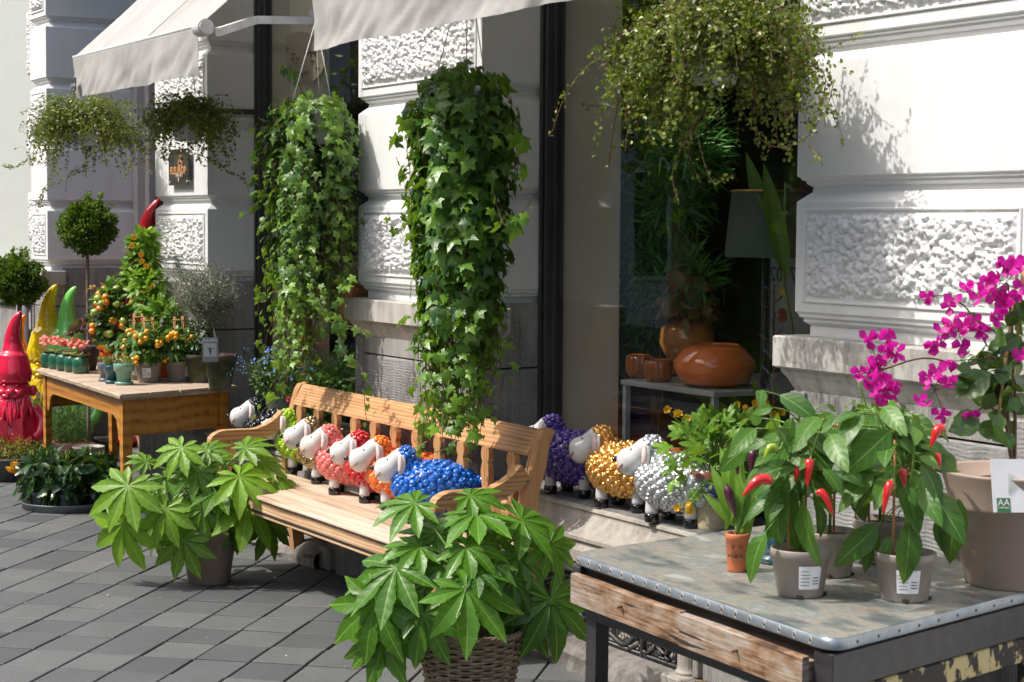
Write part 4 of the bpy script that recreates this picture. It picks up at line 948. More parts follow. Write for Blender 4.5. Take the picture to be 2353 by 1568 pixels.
# ------------------------------------------------------------------ awnings
def awning(name_label, xl, xr, yf, zt, hgt, brand=None, wy=.10):
    t = thing('awning', name_label, 'awning', ((xl + xr) / 2, yf, zt), 'grey canvas awnings'); rng = np.random.default_rng(int(xl * 10) + 99)
    mb = MB(); nx, ny = 50, 16; V = []
    for j in range(ny + 1):
        for i in range(nx + 1):
            x = xl + (xr - xl) * i / nx; f = j / ny; y = yf + (wy - yf) * f; z = zt + (wy - yf) * .98 * f - .018 * math.sin(math.pi * f) + .004 * mnoise.noise(Vector((x * 5, f * 3, 1)))
            V.append((x, y, z))
    F = np.array([(j * (nx + 1) + i, j * (nx + 1) + i + 1, (j + 1) * (nx + 1) + i + 1, (j + 1) * (nx + 1) + i) for j in range(ny) for i in range(nx)])
    V = np.array(V); mb.add(V, F); mb.add(V - [0, 0, .003], F[:, ::-1]); can = part('canopy', mb, M_awning, t, True)
    mb = MB(); xs = (xl + .62 * (xr - xl)); bx(mb, xs - .003, xs + .003, yf, yf, zt, zt) if 0 else tube(mb, [(xs, yf + .01, zt + .012), (xs, (yf + wy) / 2, zt + (wy - yf) * .49 - .012), (xs, wy, zt + (wy - yf) * .98)], .0018, 4); part('seam', mb, plain('seam_thread', (.38, .36, .33), None, 5, .8), can, True)
    mb = MB(); nx, nz = 90, 14; V = []
    for j in range(nz + 1):
        for i in range(nx + 1):
            x = xl + (xr - xl) * i / nx; f = j / nz; w = .012 * mnoise.noise(Vector((x * 6, f * 1.2, 3))) + .010 * mnoise.noise(Vector((x * 14 + f * 4, f * 2, 7))); edge = min(i, nx - i) / nx
            V.append((x + (.012 * f if i == 0 else 0), yf - .012 + w * f * 1.6 + .012 * f * math.cos(edge * 12), zt - .012 - hgt * f + .004 * math.sin(x * 9) * f))
    V = np.array(V); F = np.array([(j * (nx + 1) + i, (j + 1) * (nx + 1) + i, (j + 1) * (nx + 1) + i + 1, j * (nx + 1) + i + 1) for j in range(nz) for i in range(nx)])
    mb.add(V, F); mb.add(V + [0, .003, 0], F[:, ::-1]); val = part('valance', mb, M_awning, t, True)
    mb = MB(); tube(mb, [(xl - .02, yf + .0, zt - .004), (xr + .02, yf + .0, zt - .004)], .011, 10); bx(mb, xl - .01, xr + .01, yf - .006, yf + .02, zt - .022, zt - .006, .003); part('front_bar', mb, M_metal, t, True)
    if brand:
        mb = MB(); x = xl + .055; bx(mb, x, x + .085, yf - .040, yf - .036, zt - hgt + .022, zt - hgt + .095, .001); lb = part('label_patch', mb, M_black, val)
        for (tx, sz, dz) in ((brand, .024, .060), ('zonwering', .009, .036)): text('lettering', tx, sz, (x + .0425, yf - .0413, zt - hgt + dz - .006), (math.pi / 2, 0, 0), M_lettergrey, lb)
    return t
def text(name, body, size, loc, rot, m, parent, ext=.0004, align='CENTER', sx=1., bold=0.):
    cu = bpy.data.curves.new(name, 'FONT'); cu.body = body; cu.size = size; cu.extrude = ext; cu.align_x = align; cu.align_y = 'CENTER'; cu.offset = bold
    tmp = bpy.data.objects.new('tmp_text', cu); COL.objects.link(tmp); bpy.context.view_layer.update()
    me = bpy.data.meshes.new_from_object(tmp.evaluated_get(bpy.context.evaluated_depsgraph_get())); bpy.data.objects.remove(tmp); bpy.data.curves.remove(cu)
    me.name = name; me.materials.clear(); me.materials.append(m)
    from mathutils import Euler
    me.transform(Matrix.Translation(Vector(loc)) @ Euler(rot).to_matrix().to_4x4() @ Matrix.Diagonal((sx, 1, 1, 1)))
    return part(name, me, None, parent)
M_lettergrey = plain('grey_letter_print', (.55, .55, .53), None, 5, .6); M_letterblk = plain('black_letter_print', (.03, .03, .03), None, 5, .6)
M_copper = plain('copper_letter_print', (.62, .30, .12), None, 5, .4); M_letterwht = plain('white_letter_print', (.75, .75, .73), None, 5, .5)
aw1 = awning('left grey canvas awning with a small black label on its valance', -2.13, -.19, -.62, 2.632, .222, 'SOONS')
aw2 = awning('right grey canvas awning cut off by the top of the photo', 1.12, 3.22, -.62, 2.645, .222)
M_rust = plain('rusty_white_paint', (.50, .48, .45), (.25, .12, .05), 45, .5, lo=.5, hi=.75)
mb = MB(); tube(mb, [(-.185, -.62, 2.615), (-.10, -.62, 2.615)], .040, 20); hub = part('roller_end', mb, M_metal, aw1, False)
mb = MB(); tube(mb, [(-.10, -.62, 2.615), (-.088, -.62, 2.615)], .034, 20); part('end_cap', mb, M_rust, hub, False)
mb = MB(); A = ony(500, 74, -.60); B = ony(590, 46, -.30); C_ = ony(725, 48, .06); ribbon(mb, [A, A * .85 + B * .15, A * .2 + B * .8 + [0, 0, .002], B, B * .9 + C_ * .1, C_], .038, .022, (0, 0, 1)); part('folding_arm', mb, M_metal, aw1)
mb = MB(); tube(mb, [C_ + [-.02, 0, -.03], C_ + [.0, 0, .05]], .028, 12); part('arm_joint', mb, M_metal, aw1)

# ------------------------------------------------------------------ the two tables
def quadmap(c, L, D):
    A, B, C_, D_ = [np.array(q, float) for q in c]       # front left, front right, back right, back left
    def f(v):
        u = (v[:, 0] / L)[:, None]; w = (v[:, 1] / D)[:, None]; xy = (1 - u) * (1 - w) * A + u * (1 - w) * B + u * w * C_ + (1 - u) * w * D_
        o = v.copy(); o[:, :2] = xy; return o
    return f
def zincmat():
    m, nt, p = new_mat('weathered_zinc'); v = obco(nt); n = noise(nt, obco(nt, (1, 2.2, 1)), 5, 7, .65)
    c = ramp(nt, n, [(.36, (.13, .155, .155)), (.46, (.24, .26, .245)), (.53, (.38, .35, .29)), (.58, (.24, .27, .26)), (.68, (.46, .46, .42))]).outputs[0]
    r_ = ramp(nt, noise(nt, obco(nt, (1, 3, 1)), 3.1, 5), [(.6, (0, 0, 0)), (.72, (.5,) * 3)]).outputs[0]; c = mixc(nt, r_, c, (.28, .14, .07))
    nt.links.new(c, p.inputs['Base Color']); p.inputs['Metallic'].default_value = .45; p.inputs['Roughness'].default_value = .48
    nt.links.new(math_(nt, 'MULTIPLY_ADD', n, .35, .28), p.inputs['Roughness']); nt.links.new(bump(nt, noise(nt, v, 9, 4), .25, .006), p.inputs['Normal']); return m
M_zinc = zincmat()
M_zincedge = plain('zinc_edge', (.34, .39, .43), (.22, .25, .27), 14, .38, .6, bs=.3, bscale=20)
def oldwood(name):
    m, nt, p = new_mat(name); big = noise(nt, obco(nt, (1, 1, 1.6)), 5.5, 5, .6); st = noise(nt, obco(nt, (1.6, 1.6, 34)), 4, 6, .65); cr = noise(nt, obco(nt, (1., 1., 26)), 3.1, 3, .5)
    c = ramp(nt, math_(nt, 'ADD', math_(nt, 'MULTIPLY', big, .7), math_(nt, 'MULTIPLY', st, .3)), [(.38, (.06, .032, .018)), (.45, (.21, .115, .055)), (.51, (.29, .205, .14)), (.57, (.33, .285, .24)), (.70, (.40, .37, .335))]).outputs[0]
    ck = ramp(nt, cr, [(.325, (1, 1, 1)), (.340, (0, 0, 0))]).outputs[0]; c = mixc(nt, ck, c, (.03, .02, .015)); fine = ramp(nt, st, [(.35, (.62, .62, .62)), (.65, (1.15, 1.15, 1.15))]).outputs[0]; c = mixc(nt, 1., c, fine, 'MULTIPLY')
    nt.links.new(c, p.inputs['Base Color']); p.inputs['Roughness'].default_value = .8; b1 = bump(nt, st, .6, .003); nt.links.new(bump(nt, ck, -.6, .003, b1), p.inputs['Normal']); return m
M_drawer = oldwood('weathered_drawer_wood')
def peeled(name, c, under):
    m, nt, p = new_mat(name); v = obco(nt); n = noise(nt, obco(nt, (1, 1, .55)), 17, 6, .7); r_ = ramp(nt, n, [(.50, (0, 0, 0)), (.53, (1, 1, 1))]).outputs[0]
    nt.links.new(mixc(nt, r_, under, c), p.inputs['Base Color']); p.inputs['Roughness'].default_value = .6; nt.links.new(bump(nt, r_, .5, .002), p.inputs['Normal']); return m
M_peel = peeled('peeling_yellow_paint', (.52, .42, .20), (.02, .018, .016)); M_blackwood = plain('black_painted_wood', (.020, .019, .021), (.04, .038, .04), 8, .4, bs=.3, bscale=30, stretch=(.3, 3, 3))
ZT = .76
zc = [(3.60, -.935), (4.835, -1.01), (4.60, -.03), (3.47, -.03)]; ZL, ZD = 1.22, .93; zq = quadmap(zc, ZL, ZD)
zt_ = thing('zinc_topped_table', 'old work table with riveted zinc top and weathered drawers in the right foreground', 'table', (4.15, -.5, 0))
def rrect(L, D, r, n=7, ins=0.):
    P_ = []
    for cx, cy, a0 in ((r, r, 180), (L - r, r, 270), (L - r, D - r, 0), (r, D - r, 90)):
        for k in range(n): a = math.radians(a0 + 90 * k / (n - 1)); P_.append((cx + (r - ins) * math.cos(a), cy + (r - ins) * math.sin(a)))
    return P_
def zpart(name, mb, m, parent=None, smooth=False): xf(mb, zq); return part(name, mb, m, parent or zt_, smooth)
mb = MB(); V = []
for z, i in ((ZT - .028, 0), (ZT - .025, -.002), (ZT - .008, -.002), (ZT - .001, .003)):
    V += [(x, y, z) for x, y in rrect(ZL, ZD, .055, 7, i)]
n = 28; F = [(k * n + j, k * n + (j + 1) % n, (k + 1) * n + (j + 1) % n, (k + 1) * n + j) for k in range(3) for j in range(n)]; mb.add(V, F); edge = zpart('zinc_edge', mb, M_zincedge, None, True)
mb = MB(); mb.add([(x, y, ZT) for x, y in rrect(ZL, ZD, .055, 7, .003)], [tuple(range(n))]); mb.add([(x, y, ZT - .0275) for x, y in rrect(ZL, ZD, .055, 7, .001)], [tuple(range(n))[::-1]]); zpart('zinc_top', mb, M_zinc)
M_rivet = plain('rusty_nail_head', (.13, .06, .03), (.06, .05, .05), 60, .6); M_ring = plain('pale_oxide', (.52, .53, .50), None, 50, .6)
for k in range(19):
    x = .045 + k * .0605; mb = MB(); sphere(mb, (x, -.0022, ZT - .0145), (.0042, .0022, .0042), 8, 6); zpart('nail', mb, M_rivet, edge, True)
    mb = MB(); a = np.linspace(0, 2 * math.pi, 9); tube(mb, np.stack([x + .0065 * np.cos(a), 0 * a - .0018, ZT - .0145 + .0085 * np.sin(a)], 1), .0012, 4, cap=False); zpart('nail_mark', mb, M_ring, edge, True)
for k in range(11):
    mb = MB(); sphere(mb, (ZL + .0022, .085 + k * .078, ZT - .0145), (.0022, .0042, .0042), 8, 6); zpart('nail', mb, M_rivet, edge, True)
mb = MB(); bx(mb, -.010, .035, .012, .9, .665, .722, .003); zpart('side_board', mb, M_blackwood)
mb = MB(); bx(mb, 1.135, ZL - .012, .010, .9, .635, .7235, .003); zpart('side_board', mb, M_blackwood)
mb = MB(); bx(mb, .03, 1.14, .03, .9, .69, .7235); zpart('underframe', mb, M_blackwood)
for a, b, y0 in ((.028, .600, -.018), (.606, 1.130, -.024)):
    mb = MB(); n = 16; V = []
    for i, x in enumerate(np.linspace(a, b, n)):
        w = .0012 * math.sin(i * .45 + a * 9)
        for (y, z) in ((y0, .622), (y0 + .003, .6195), (y0 + .024, .6195), (y0 + .024, .706 + w), (y0 + .003, .706 + w), (y0, .703 + w)): V.append((x, y, z))
    m6 = 6; mb.add(V, [(i * m6 + j, (i + 1) * m6 + j, (i + 1) * m6 + (j + 1) % m6, i * m6 + (j + 1) % m6)[::-1] for i in range(n - 1) for j in range(m6)] + [tuple(range(m6)), tuple(range((n - 1) * m6, n * m6))[::-1]])
    bx(mb, a + .004, b - .004, y0 + .024, .4, .622, .69); dr = zpart('drawer', mb, M_drawer)
    mb = MB(); xm = (a + b) / 2; tube(mb, [(xm, y0 + .01, .664), (xm, y0 - .017, .667)], .0042, 8); zpart('nail_pull', mb, M_rivet, dr, True)
mb = MB(); bx(mb, .05, 1.2, .022, .05, .578, .616, .003); zpart('front_beam', mb, M_blackwood)
mb = MB(); bx(mb, 1.165, 1.2, .05, .88, .565, .63, .004); zpart('side_beam', mb, M_peel)
for (lx, ly, mm) in ((.052, .03, M_blackwood), (1.14, .03, M_peel), (.052, .85, M_peel), (1.14, .85, M_peel)):
    mb = MB(); V = []
    for z, s in ((.62, 0), (.45, .0), (0, .008)): V += [(lx - .004 - s, ly - s, z), (lx + .052 - s, ly - s, z), (lx + .052 - s, ly + .05, z), (lx - .004 - s, ly + .05, z)]
    mb.add(V, [(k * 4 + (j + 1) % 4, k * 4 + j, k * 4 + 4 + j, k * 4 + 4 + (j + 1) % 4) for k in range(2) for j in range(4)] + [(0, 1, 2, 3), (11, 10, 9, 8)]); lg = zpart('leg', mb, mm)
    if mm is M_blackwood:
        mb = MB(); bx(mb, lx + .046, lx + .0505, ly + .004, ly + .048, .2, .575); zpart('peeled_face', mb, M_peel, lg)
mb = MB(); bx(mb, .10, 1.14, .44, .47, .30, .34); zpart('stretcher', mb, M_peel)

M_yel = woodmat('ochre_varnished_wood', (.50, .225, .03), (.36, .14, .015), (.16, .055, .01), 0, 2, .45, .2, 5)
M_top2 = woodmat('grey_worn_tabletop', (.44, .35, .27), (.30, .22, .15), (.11, .075, .05), 1, 2.2, .8, .5, 8)
TZ = .80
tc = [(-3.085, -.579), (-1.241, -.668), (-1.49, .09), (-3.3, -.02)]; TL, TD = 1.84, .78; tq = quadmap(tc, TL, TD)
tb = thing('ochre_wooden_table', 'ochre varnished wooden table with worn plank top and arched apron, full of potted plants', 'table', (-2.2, -.3, 0))
def tpart(name, mb, m, parent=None, smooth=False): xf(mb, tq); return part(name, mb, m, parent or tb, smooth)
xs = [0, .46, .92, 1.30, 1.60, 1.84]; top = None
yb = np.linspace(-.0, TD, 5)
for k in range(4):
    mb = MB(); V = []; y0, y1 = yb[k] + (.002 if k else 0), yb[k + 1] - .002; n = 24
    for i, x in enumerate(np.linspace(0, TL, n)):
        w = .003 * mnoise.noise(Vector((x * 5, k, 0)))
        e = .006 * mnoise.noise(Vector((x * 8, k * 3, 5))) if k == 0 else 0
        r = .014 if (k == 0) else .003; r2 = .003
        for (y, z) in ((y0 + r + e, TZ - .032), (y0 + e, TZ - .024), (y0 + e, TZ - .008), (y0 + r * .6 + e, TZ - .001 + w), (y1 - r2, TZ - .001 + w), (y1, TZ - .006), (y1, TZ - .032)): V.append((x + .012 * mnoise.noise(Vector((k, y * 9, 2))) * (i in (0, n - 1)), y, z))
    m7 = 7; mb.add(V, [(i * m7 + j, i * m7 + (j + 1) % m7, (i + 1) * m7 + (j + 1) % m7, (i + 1) * m7 + j)[::-1] for i in range(n - 1) for j in range(m7)] + [tuple(range(m7)), tuple(range((n - 1) * m7, n * m7))[::-1]]); tpart('plank', mb, M_top2)
LEG = .062
for (lx, ly) in ((.05, .035), (TL - .05 - LEG, .035), (.05, TD - .035 - LEG), (TL - .05 - LEG, TD - .035 - LEG)):
    mb = MB(); V = []
    for z, s in ((TZ - .033, 0), (.5, 0), (.0, .009)): V += [(lx + s, ly + s, z), (lx + LEG - s, ly + s, z), (lx + LEG - s, ly + LEG - s, z), (lx + s, ly + LEG - s, z)]
    mb.add(V, [(k * 4 + (j + 1) % 4, k * 4 + j, k * 4 + 4 + j, k * 4 + 4 + (j + 1) % 4) for k in range(2) for j in range(4)] + [(0, 1, 2, 3), (11, 10, 9, 8)]); tpart('leg', mb, M_yel)
za, zb_ = TZ - .034, .56; a0, a1 = .05 + LEG, TL - .05 - LEG
arch = [(a0, za), (a0, zb_ + .0), (a0 + .055, zb_ - .006), (a0 + .07, zb_ + .03), (a0 + .10, .645), (a0 + .16, .665), ((a0 + a1) / 2, .668), (a1 - .16, .665), (a1 - .10, .645), (a1 - .07, zb_ + .03), (a1 - .055, zb_ - .02), (a1, zb_ - .02), (a1, za)]
for yy in (.047, TD - .047 - .022):
    mb = MB(); prism(mb, arch[::-1], yy, yy + .022, 1); tpart('arched_apron', mb, M_yel)
for xx in (.062, TL - .062 - .024):
    mb = MB(); bx(mb, xx, xx + .024, .035 + LEG, TD - .035 - LEG, .565, za, .003); tpart('end_apron', mb, M_yel)

# ------------------------------------------------------------------ plants
def bush(parent, c, R, n, T, size, m, seed, name='foliage', up=.6, shell=.55, down=0., rnd=(.4, .25), smooth=True, jit=.5):
    rng = np.random.default_rng(seed); d = rdir(n, rng); r = rng.uniform(shell, 1, n) ** .7; p = np.array(c) + d * np.array(R) * r[:, None]; mb = MB()
    scatter(mb, T, p, d + rng.normal(0, jit, (n, 3)) + [0, 0, -down], d * .8 + [0, 0, up] + rng.normal(0, .35, (n, 3)), size * rng.uniform(.6, 1.25, n), np.clip(rng.normal(*rnd, n), 0, 1)); return part(name, mb, m, parent, smooth)
def stems(parent, base, tips, r, m, name='stems', sag=0.):
    mb = MB()
    for q in tips:
        q = np.array(q, float); b = np.array(base, float); tube(mb, smooth_path([b, b * .45 + q * .55 + [0, 0, .03 + sag], q], 5), np.linspace(r, r * .5, 11), 5)
    return part(name, mb, m, parent, True)
M_terra = plain('terracotta_clay', (.50, .155, .06), (.42, .12, .045), 9, .55); M_greypot = plain('grey_plastic_nursery_pot', (.27, .235, .205), (.23, .20, .175), 6, .45)
M_label = plain('white_plant_label', (.78, .79, .80), None, 6, .4)
def pot_label(parent, c, rad, ang, z0, z1, w, seed):
    rng = np.random.default_rng(seed); mb = MB(); a = np.linspace(ang - w / 2, ang + w / 2, 7); V = []
    for q in a: V += [(c[0] + rad(z0) * math.cos(q), c[1] + rad(z0) * math.sin(q), z0), (c[0] + rad(z1) * math.cos(q), c[1] + rad(z1) * math.sin(q), z1)]
    mb.add(V, [(2 * i, 2 * i + 2, 2 * i + 3, 2 * i + 1) for i in range(6)]); lb = part('label', mb, M_label, parent); mb = MB()
    for k in range(5):
        z = z1 - (z1 - z0) * (.22 + k * .15); aa, bb = ang - w * .42, ang + w * rng.uniform(-.12, .05)
        V = [];
        for q in np.linspace(aa, bb, 5):
            for zz in (z - .0008, z + .0008): V.append((c[0] + (rad(zz) + .0006) * math.cos(q), c[1] + (rad(zz) + .0006) * math.sin(q), zz))
        mb.add(V, [(2 * i, 2 * i + 2, 2 * i + 3, 2 * i + 1) for i in range(4)])
    for k in range(3):
        z = z1 - (z1 - z0) * (.5 + k * .13); V = []
        for q in np.linspace(ang + w * .12, ang + w * .42, 4):
            for zz in (z - .0012, z + .0012): V.append((c[0] + (rad(zz) + .0006) * math.cos(q), c[1] + (rad(zz) + .0006) * math.sin(q), zz))
        mb.add(V, [(2 * i, 2 * i + 2, 2 * i + 3, 2 * i + 1) for i in range(3)])
    part('print', mb, M_letterblk, lb)
VA = math.atan2(CAM[1] + .8, CAM[0] - 4.5)     # direction from the zinc table towards the viewer
def pepper_pod(mb, a, b, r, bend=.02):
    a, b = np.array(a), np.array(b); m_ = (a + b) / 2 + [0, 0, bend]; P_ = smooth_path([a, m_, b], 7); t = np.linspace(0, 1, len(P_)); tube(mb, P_, r * np.interp(t, [0, .08, .25, .6, .9, 1], [.35, .85, 1, .85, .35, .05]), 12)
M_chili = ceramic('red_chilli', (.60, .012, .012), 0, .2); M_chilig = ceramic('green_chilli', (.30, .45, .02), 0, .2)
def pepper_plant(label, c, lv, pods, d0, seed, r1=.078, h=.122, nfill=58, top=.36, lab=None, canes=2, gpods=()):
    rng = np.random.default_rng(seed); t = thing('chilli_pepper_plant', label, 'potted plant', tuple(c), 'potted chilli pepper plants')
    pot(t, c, r1 * .76, r1, h, M_greypot, lip=.004, lh=.022)
    for k in range(2): mb = MB(); a = VA + k * 1.57; xx, yy = c[0] + r1 * .765 * math.cos(a), c[1] + r1 * .765 * math.sin(a); bx(mb, xx - .006, xx + .006, yy - .006, yy + .006, c[2] + .0005, c[2] + .009); part('drain_slot', mb, M_black, t)
    if lab is not None: pot_label(t, c, lambda z: r1 * (.76 + .24 * (z - c[2]) / h) + .001, VA + lab, c[2] + .025, c[2] + .085, .85, seed)
    q0 = np.array(c) + [0, 0, h]; tops = [q0 + [rng.normal(0, .05), rng.normal(0, .05), top * rng.uniform(.7, 1.1)] for _ in range(5)]
    St = MB(); crotch = q0 + [0, 0, top * .35]; tube(St, [q0 - [0, 0, .01], crotch], .0045, 7)
    for q in tops: tube(St, smooth_path([crotch, (crotch + q) / 2 + rng.normal(0, .012, 3), q], 4), .003, 6)
    Ls = MB(); leaves = [(at(a, b, d0 - oc), at(e, f, d0 - ot), rn) for (a, b, e, f, oc, ot, rn) in lv]
    for _ in range(nfill):
        k = tops[int(rng.integers(5))]; o = crotch + (k - crotch) * rng.uniform(.2, 1.05); a = rng.uniform(0, 6.28); dd = np.array([math.cos(a), math.sin(a), rng.uniform(-.6, .35)]); b = o + dd * rng.uniform(.02, .09); leaves.append((b, b + (dd + [0, 0, -.35]) * rng.uniform(.055, .12), rng.uniform(.1, .9)))
    for b, tip, rn in leaves:
        d = tip - b; view = CAM - b; view /= np.linalg.norm(view); o = crotch if b[2] < crotch[2] + .05 else crotch + [0, 0, b[2] - crotch[2]] * np.array([0, 0, .8]); tube(St, smooth_path([o, (o + b) / 2 + [0, 0, .012], b], 3), .0016, 4)
        scatter(Ls, T_pep, [b], [d], [view * .7 + [0, 0, .6] + rng.normal(0, .3, 3)], np.linalg.norm(d), rn)
    part('stems', St, M_stem_g, t, True); part('leaves', Ls, M_pep, t, True)
    for k in range(canes):
        a = 2.2 + k * 2.6; p0 = q0 + [.045 * math.cos(a), .045 * math.sin(a), -.02]; mb = MB(); tube(mb, [p0, p0 + [-.006, .004, top * .85]], .0035, 8); part('cane', mb, M_cane, t, True)
    for lst, mm in ((pods, M_chili), (gpods, M_chilig)):
        for (a, b, e, f, oc, r) in lst:
            mb = MB(); oc += .085; pa, pb_ = at(a, b, d0 - oc), at(e, f, d0 - oc - .015); r *= 1.12; pepper_pod(mb, pa, pb_, r); pd = part('chilli', mb, mm, t, True)
            mb = MB(); u = (pa - pb_) / np.linalg.norm(pa - pb_); tube(mb, smooth_path([pa - u * .004, pa + u * .012, pa + u * .02 + [0, 0, .012]], 3), [r * .75, r * .5, .003, .0025, .002, .002, .002], 8); part('calyx', mb, M_stem_g, pd, True)
    return t
ZZ = ZT + .001
cA, cB, cC, cD = onz(1838, 1366, ZZ), onz(2078, 1376, ZZ), onz(1905, 1320, ZZ), onz(2020, 1290, ZZ)
dA, dB = depth(cA), depth(cB)
pepper_plant('chilli plant at the zinc table front with its big red pod pointing left', cA,
    [(1791, 1116, 1771, 1255, .06, .07, .5), (1812, 1112, 1803, 1269, .04, .06, .3), (1847, 1158, 1849, 1303, .09, .12, .75), (1760, 1222, 1700, 1327, .06, .07, .6), (1775, 1150, 1712, 1180, .02, .03, .3), (1745, 1075, 1700, 1110, .0, .0, .7), (1850, 1040, 1825, 1100, .06, .08, .6), (1880, 985, 1860, 1045, .04, .06, .5), (1820, 960, 1800, 1030, .04, .05, .8), (1900, 930, 1925, 945, .02, .02, .8), (1845, 910, 1830, 950, .0, .02, .9),
     (1795, 1030, 1745, 1075, .03, .05, .9), (1870, 1090, 1905, 1150, .04, .06, .3), (1880, 1160, 1900, 1230, .02, .04, .2), (1785, 1180, 1760, 1240, -.02, .0, .2)],
    [(1776, 1104, 1706, 1141, .06, .0125), (1862, 1060, 1855, 1120, .03, .012), (1845, 1068, 1826, 1110, .0, .011), (1876, 1130, 1915, 1186, .04, .010), (1880, 1055, 1886, 1085, -.02, .010)], dA, 61, lab=.38, top=.36, gpods=[(1785, 1036, 1755, 1056, .03, .009)])
pepper_plant('chilli plant with white pot label and two canes, beside the big taupe pot', cB,
    [(2089, 1201, 2091, 1337, .08, .12, .55), (2118, 1088, 2088, 1172, .06, .08, .6), (2045, 1232, 2030, 1288, .03, .05, .95), (2016, 1208, 1924, 1300, .02, .04, .4), (2018, 1222, 1975, 1305, -.02, .0, .2), (2205, 1148, 2168, 1293, .03, .04, .1), (2160, 1185, 2168, 1270, .0, .02, .3), (2120, 1030, 2150, 1090, .02, .04, .6), (2060, 1040, 2030, 1090, .02, .03, .5), (2035, 975, 2070, 1035, .0, .02, .3), (2150, 985, 2190, 1010, .0, .0, .7), (2090, 990, 2120, 1040, .04, .05, .7), (2175, 1040, 2210, 1080, -.03, -.03, .4)],
    [(2050, 1106, 2029, 1184, .06, .0105), (2072, 1090, 2078, 1120, .02, .010), (2138, 1075, 2140, 1105, .0, .010), (2136, 1128, 2180, 1173, .02, .0085), (2168, 985, 2138, 1030, -.03, .012), (2146, 1055, 2160, 1080, -.03, .010)], dB, 62, lab=.08, top=.36)
pepper_plant('chilli plant in a dark grey pot behind the two front chilli pots', cC, [(1960, 1105, 1990, 1200, .0, .02, .1), (1930, 1000, 1905, 1060, .0, .0, .5), (1975, 1040, 2010, 1080, .0, .0, .4)], [(1962, 1100, 1975, 1130, .02, .010), (1918, 988, 1936, 1003, -.02, .006), (1995, 1050, 1985, 1090, .0, .009)], depth(cC), 63, nfill=80, top=.36)
pepper_plant('chilli plant at the back of the zinc table against the stone pillar', cD, [(2000, 1000, 2030, 1060, .0, .0, .5)], [(2040, 1020, 2035, 1060, 0, .009), (2010, 960, 2015, 1000, 0, .008)], depth(cD), 64, nfill=80, top=.36)
# calla lily in a small terracotta pot
cT = onz(1693, 1312, ZZ); ct = thing('calla_plant', 'dark purple calla lily in a small terracotta plastic pot with sun symbols', 'potted plant', tuple(cT))
pot(ct, cT, .026, .0335, .105, M_terra, lip=.002, lh=.016, seg=28)
St = MB(); Ls = MB(); dT = depth(cT); q0 = cT + [0, 0, .095]
for (a, b, tx, ty, rn) in ((1690, 1200, 1640, 1075, .7), (1700, 1190, 1660, 1035, .9), (1690, 1210, 1625, 1135, .5), (1712, 1200, 1740, 1080, .4), (1695, 1180, 1695, 1020, .8), (1710, 1215, 1735, 1140, .3), (1720, 1120, 1700, 1290, .4), (1690, 1140, 1665, 1220, .8)):
    p, q = at(a, b, dT - .01), at(tx, ty, dT - .03); tube(St, smooth_path([q0, p], 3), .0035, 6); d = q - p; scatter(Ls, t_leaf(.24, 7, .4, .3, .15, .01), [p], [d], [CAM - p + [0, 0, 1.5]], np.linalg.norm(d), rn)
part('stems', St, M_stem_g, ct, True); part('leaves', Ls, M_green, ct, True); M_calla = ceramic('dark_calla_flower', (.07, .008, .035), 0, .35)
for (a, b, tx, ty) in ((1672, 1125, 1690, 1190), (1690, 1040, 1695, 1090), (1730, 1040, 1725, 1090)):
    mb = MB(); p, q = at(a, b, dT - .02), at(tx, ty, dT - .02); tube(mb, smooth_path([q, (p + q) / 2, p, p + (p - q) * .25 + [.006, 0, 0]], 4), [.003, .004, .006, .008, .010, .012, .013, .013, .012, .008, .004, .001, .001], 10); part('flower', mb, M_calla, ct, True)
mb = MB()
for k, (da, zz) in enumerate(((-.35, .070), (.35, .070))):
    for j in range(8): a = j * .785; bx0 = VA + da + .16 * math.cos(a); rr = .0325; x, y, z = cT[0] + rr * math.cos(bx0), cT[1] + rr * math.sin(bx0), cT[2] + zz + .0055 * math.sin(a); sphere(mb, (x, y, z), .0009, 5, 4)
    sphere(mb, (cT[0] + .0318 * math.cos(VA + da), cT[1] + .0318 * math.sin(VA + da), cT[2] + zz), .0026, 8, 5)
part('sun_symbol', mb, M_letterblk, ct)
text('print', 'Mild 50', .016, (cT[0] + .0318 * math.cos(VA), cT[1] + .0318 * math.sin(VA), cT[2] + .045), (math.pi / 2, 0, VA + math.pi / 2), M_letterblk, ct, .002)
# teal narrow necked vase
cV = onz(1780, 1292, ZZ); mb = MB(); lathe(mb, [(0, 0), (.045, 0), (.05, .006), (.05, .016), (.034, .022), (.036, .03), (.046, .05), (.044, .075), (.024, .098), (.016, .112), (.017, .135), (.021, .14), (.015, .138), (0, .12)], tuple(cV), 28)
solo('teal_vase', mb, ceramic('teal_glaze', (.01, .07, .10), 0, .25), 'dark teal narrow necked vase on a saucer between the chilli pots', 'vase', smooth=True)
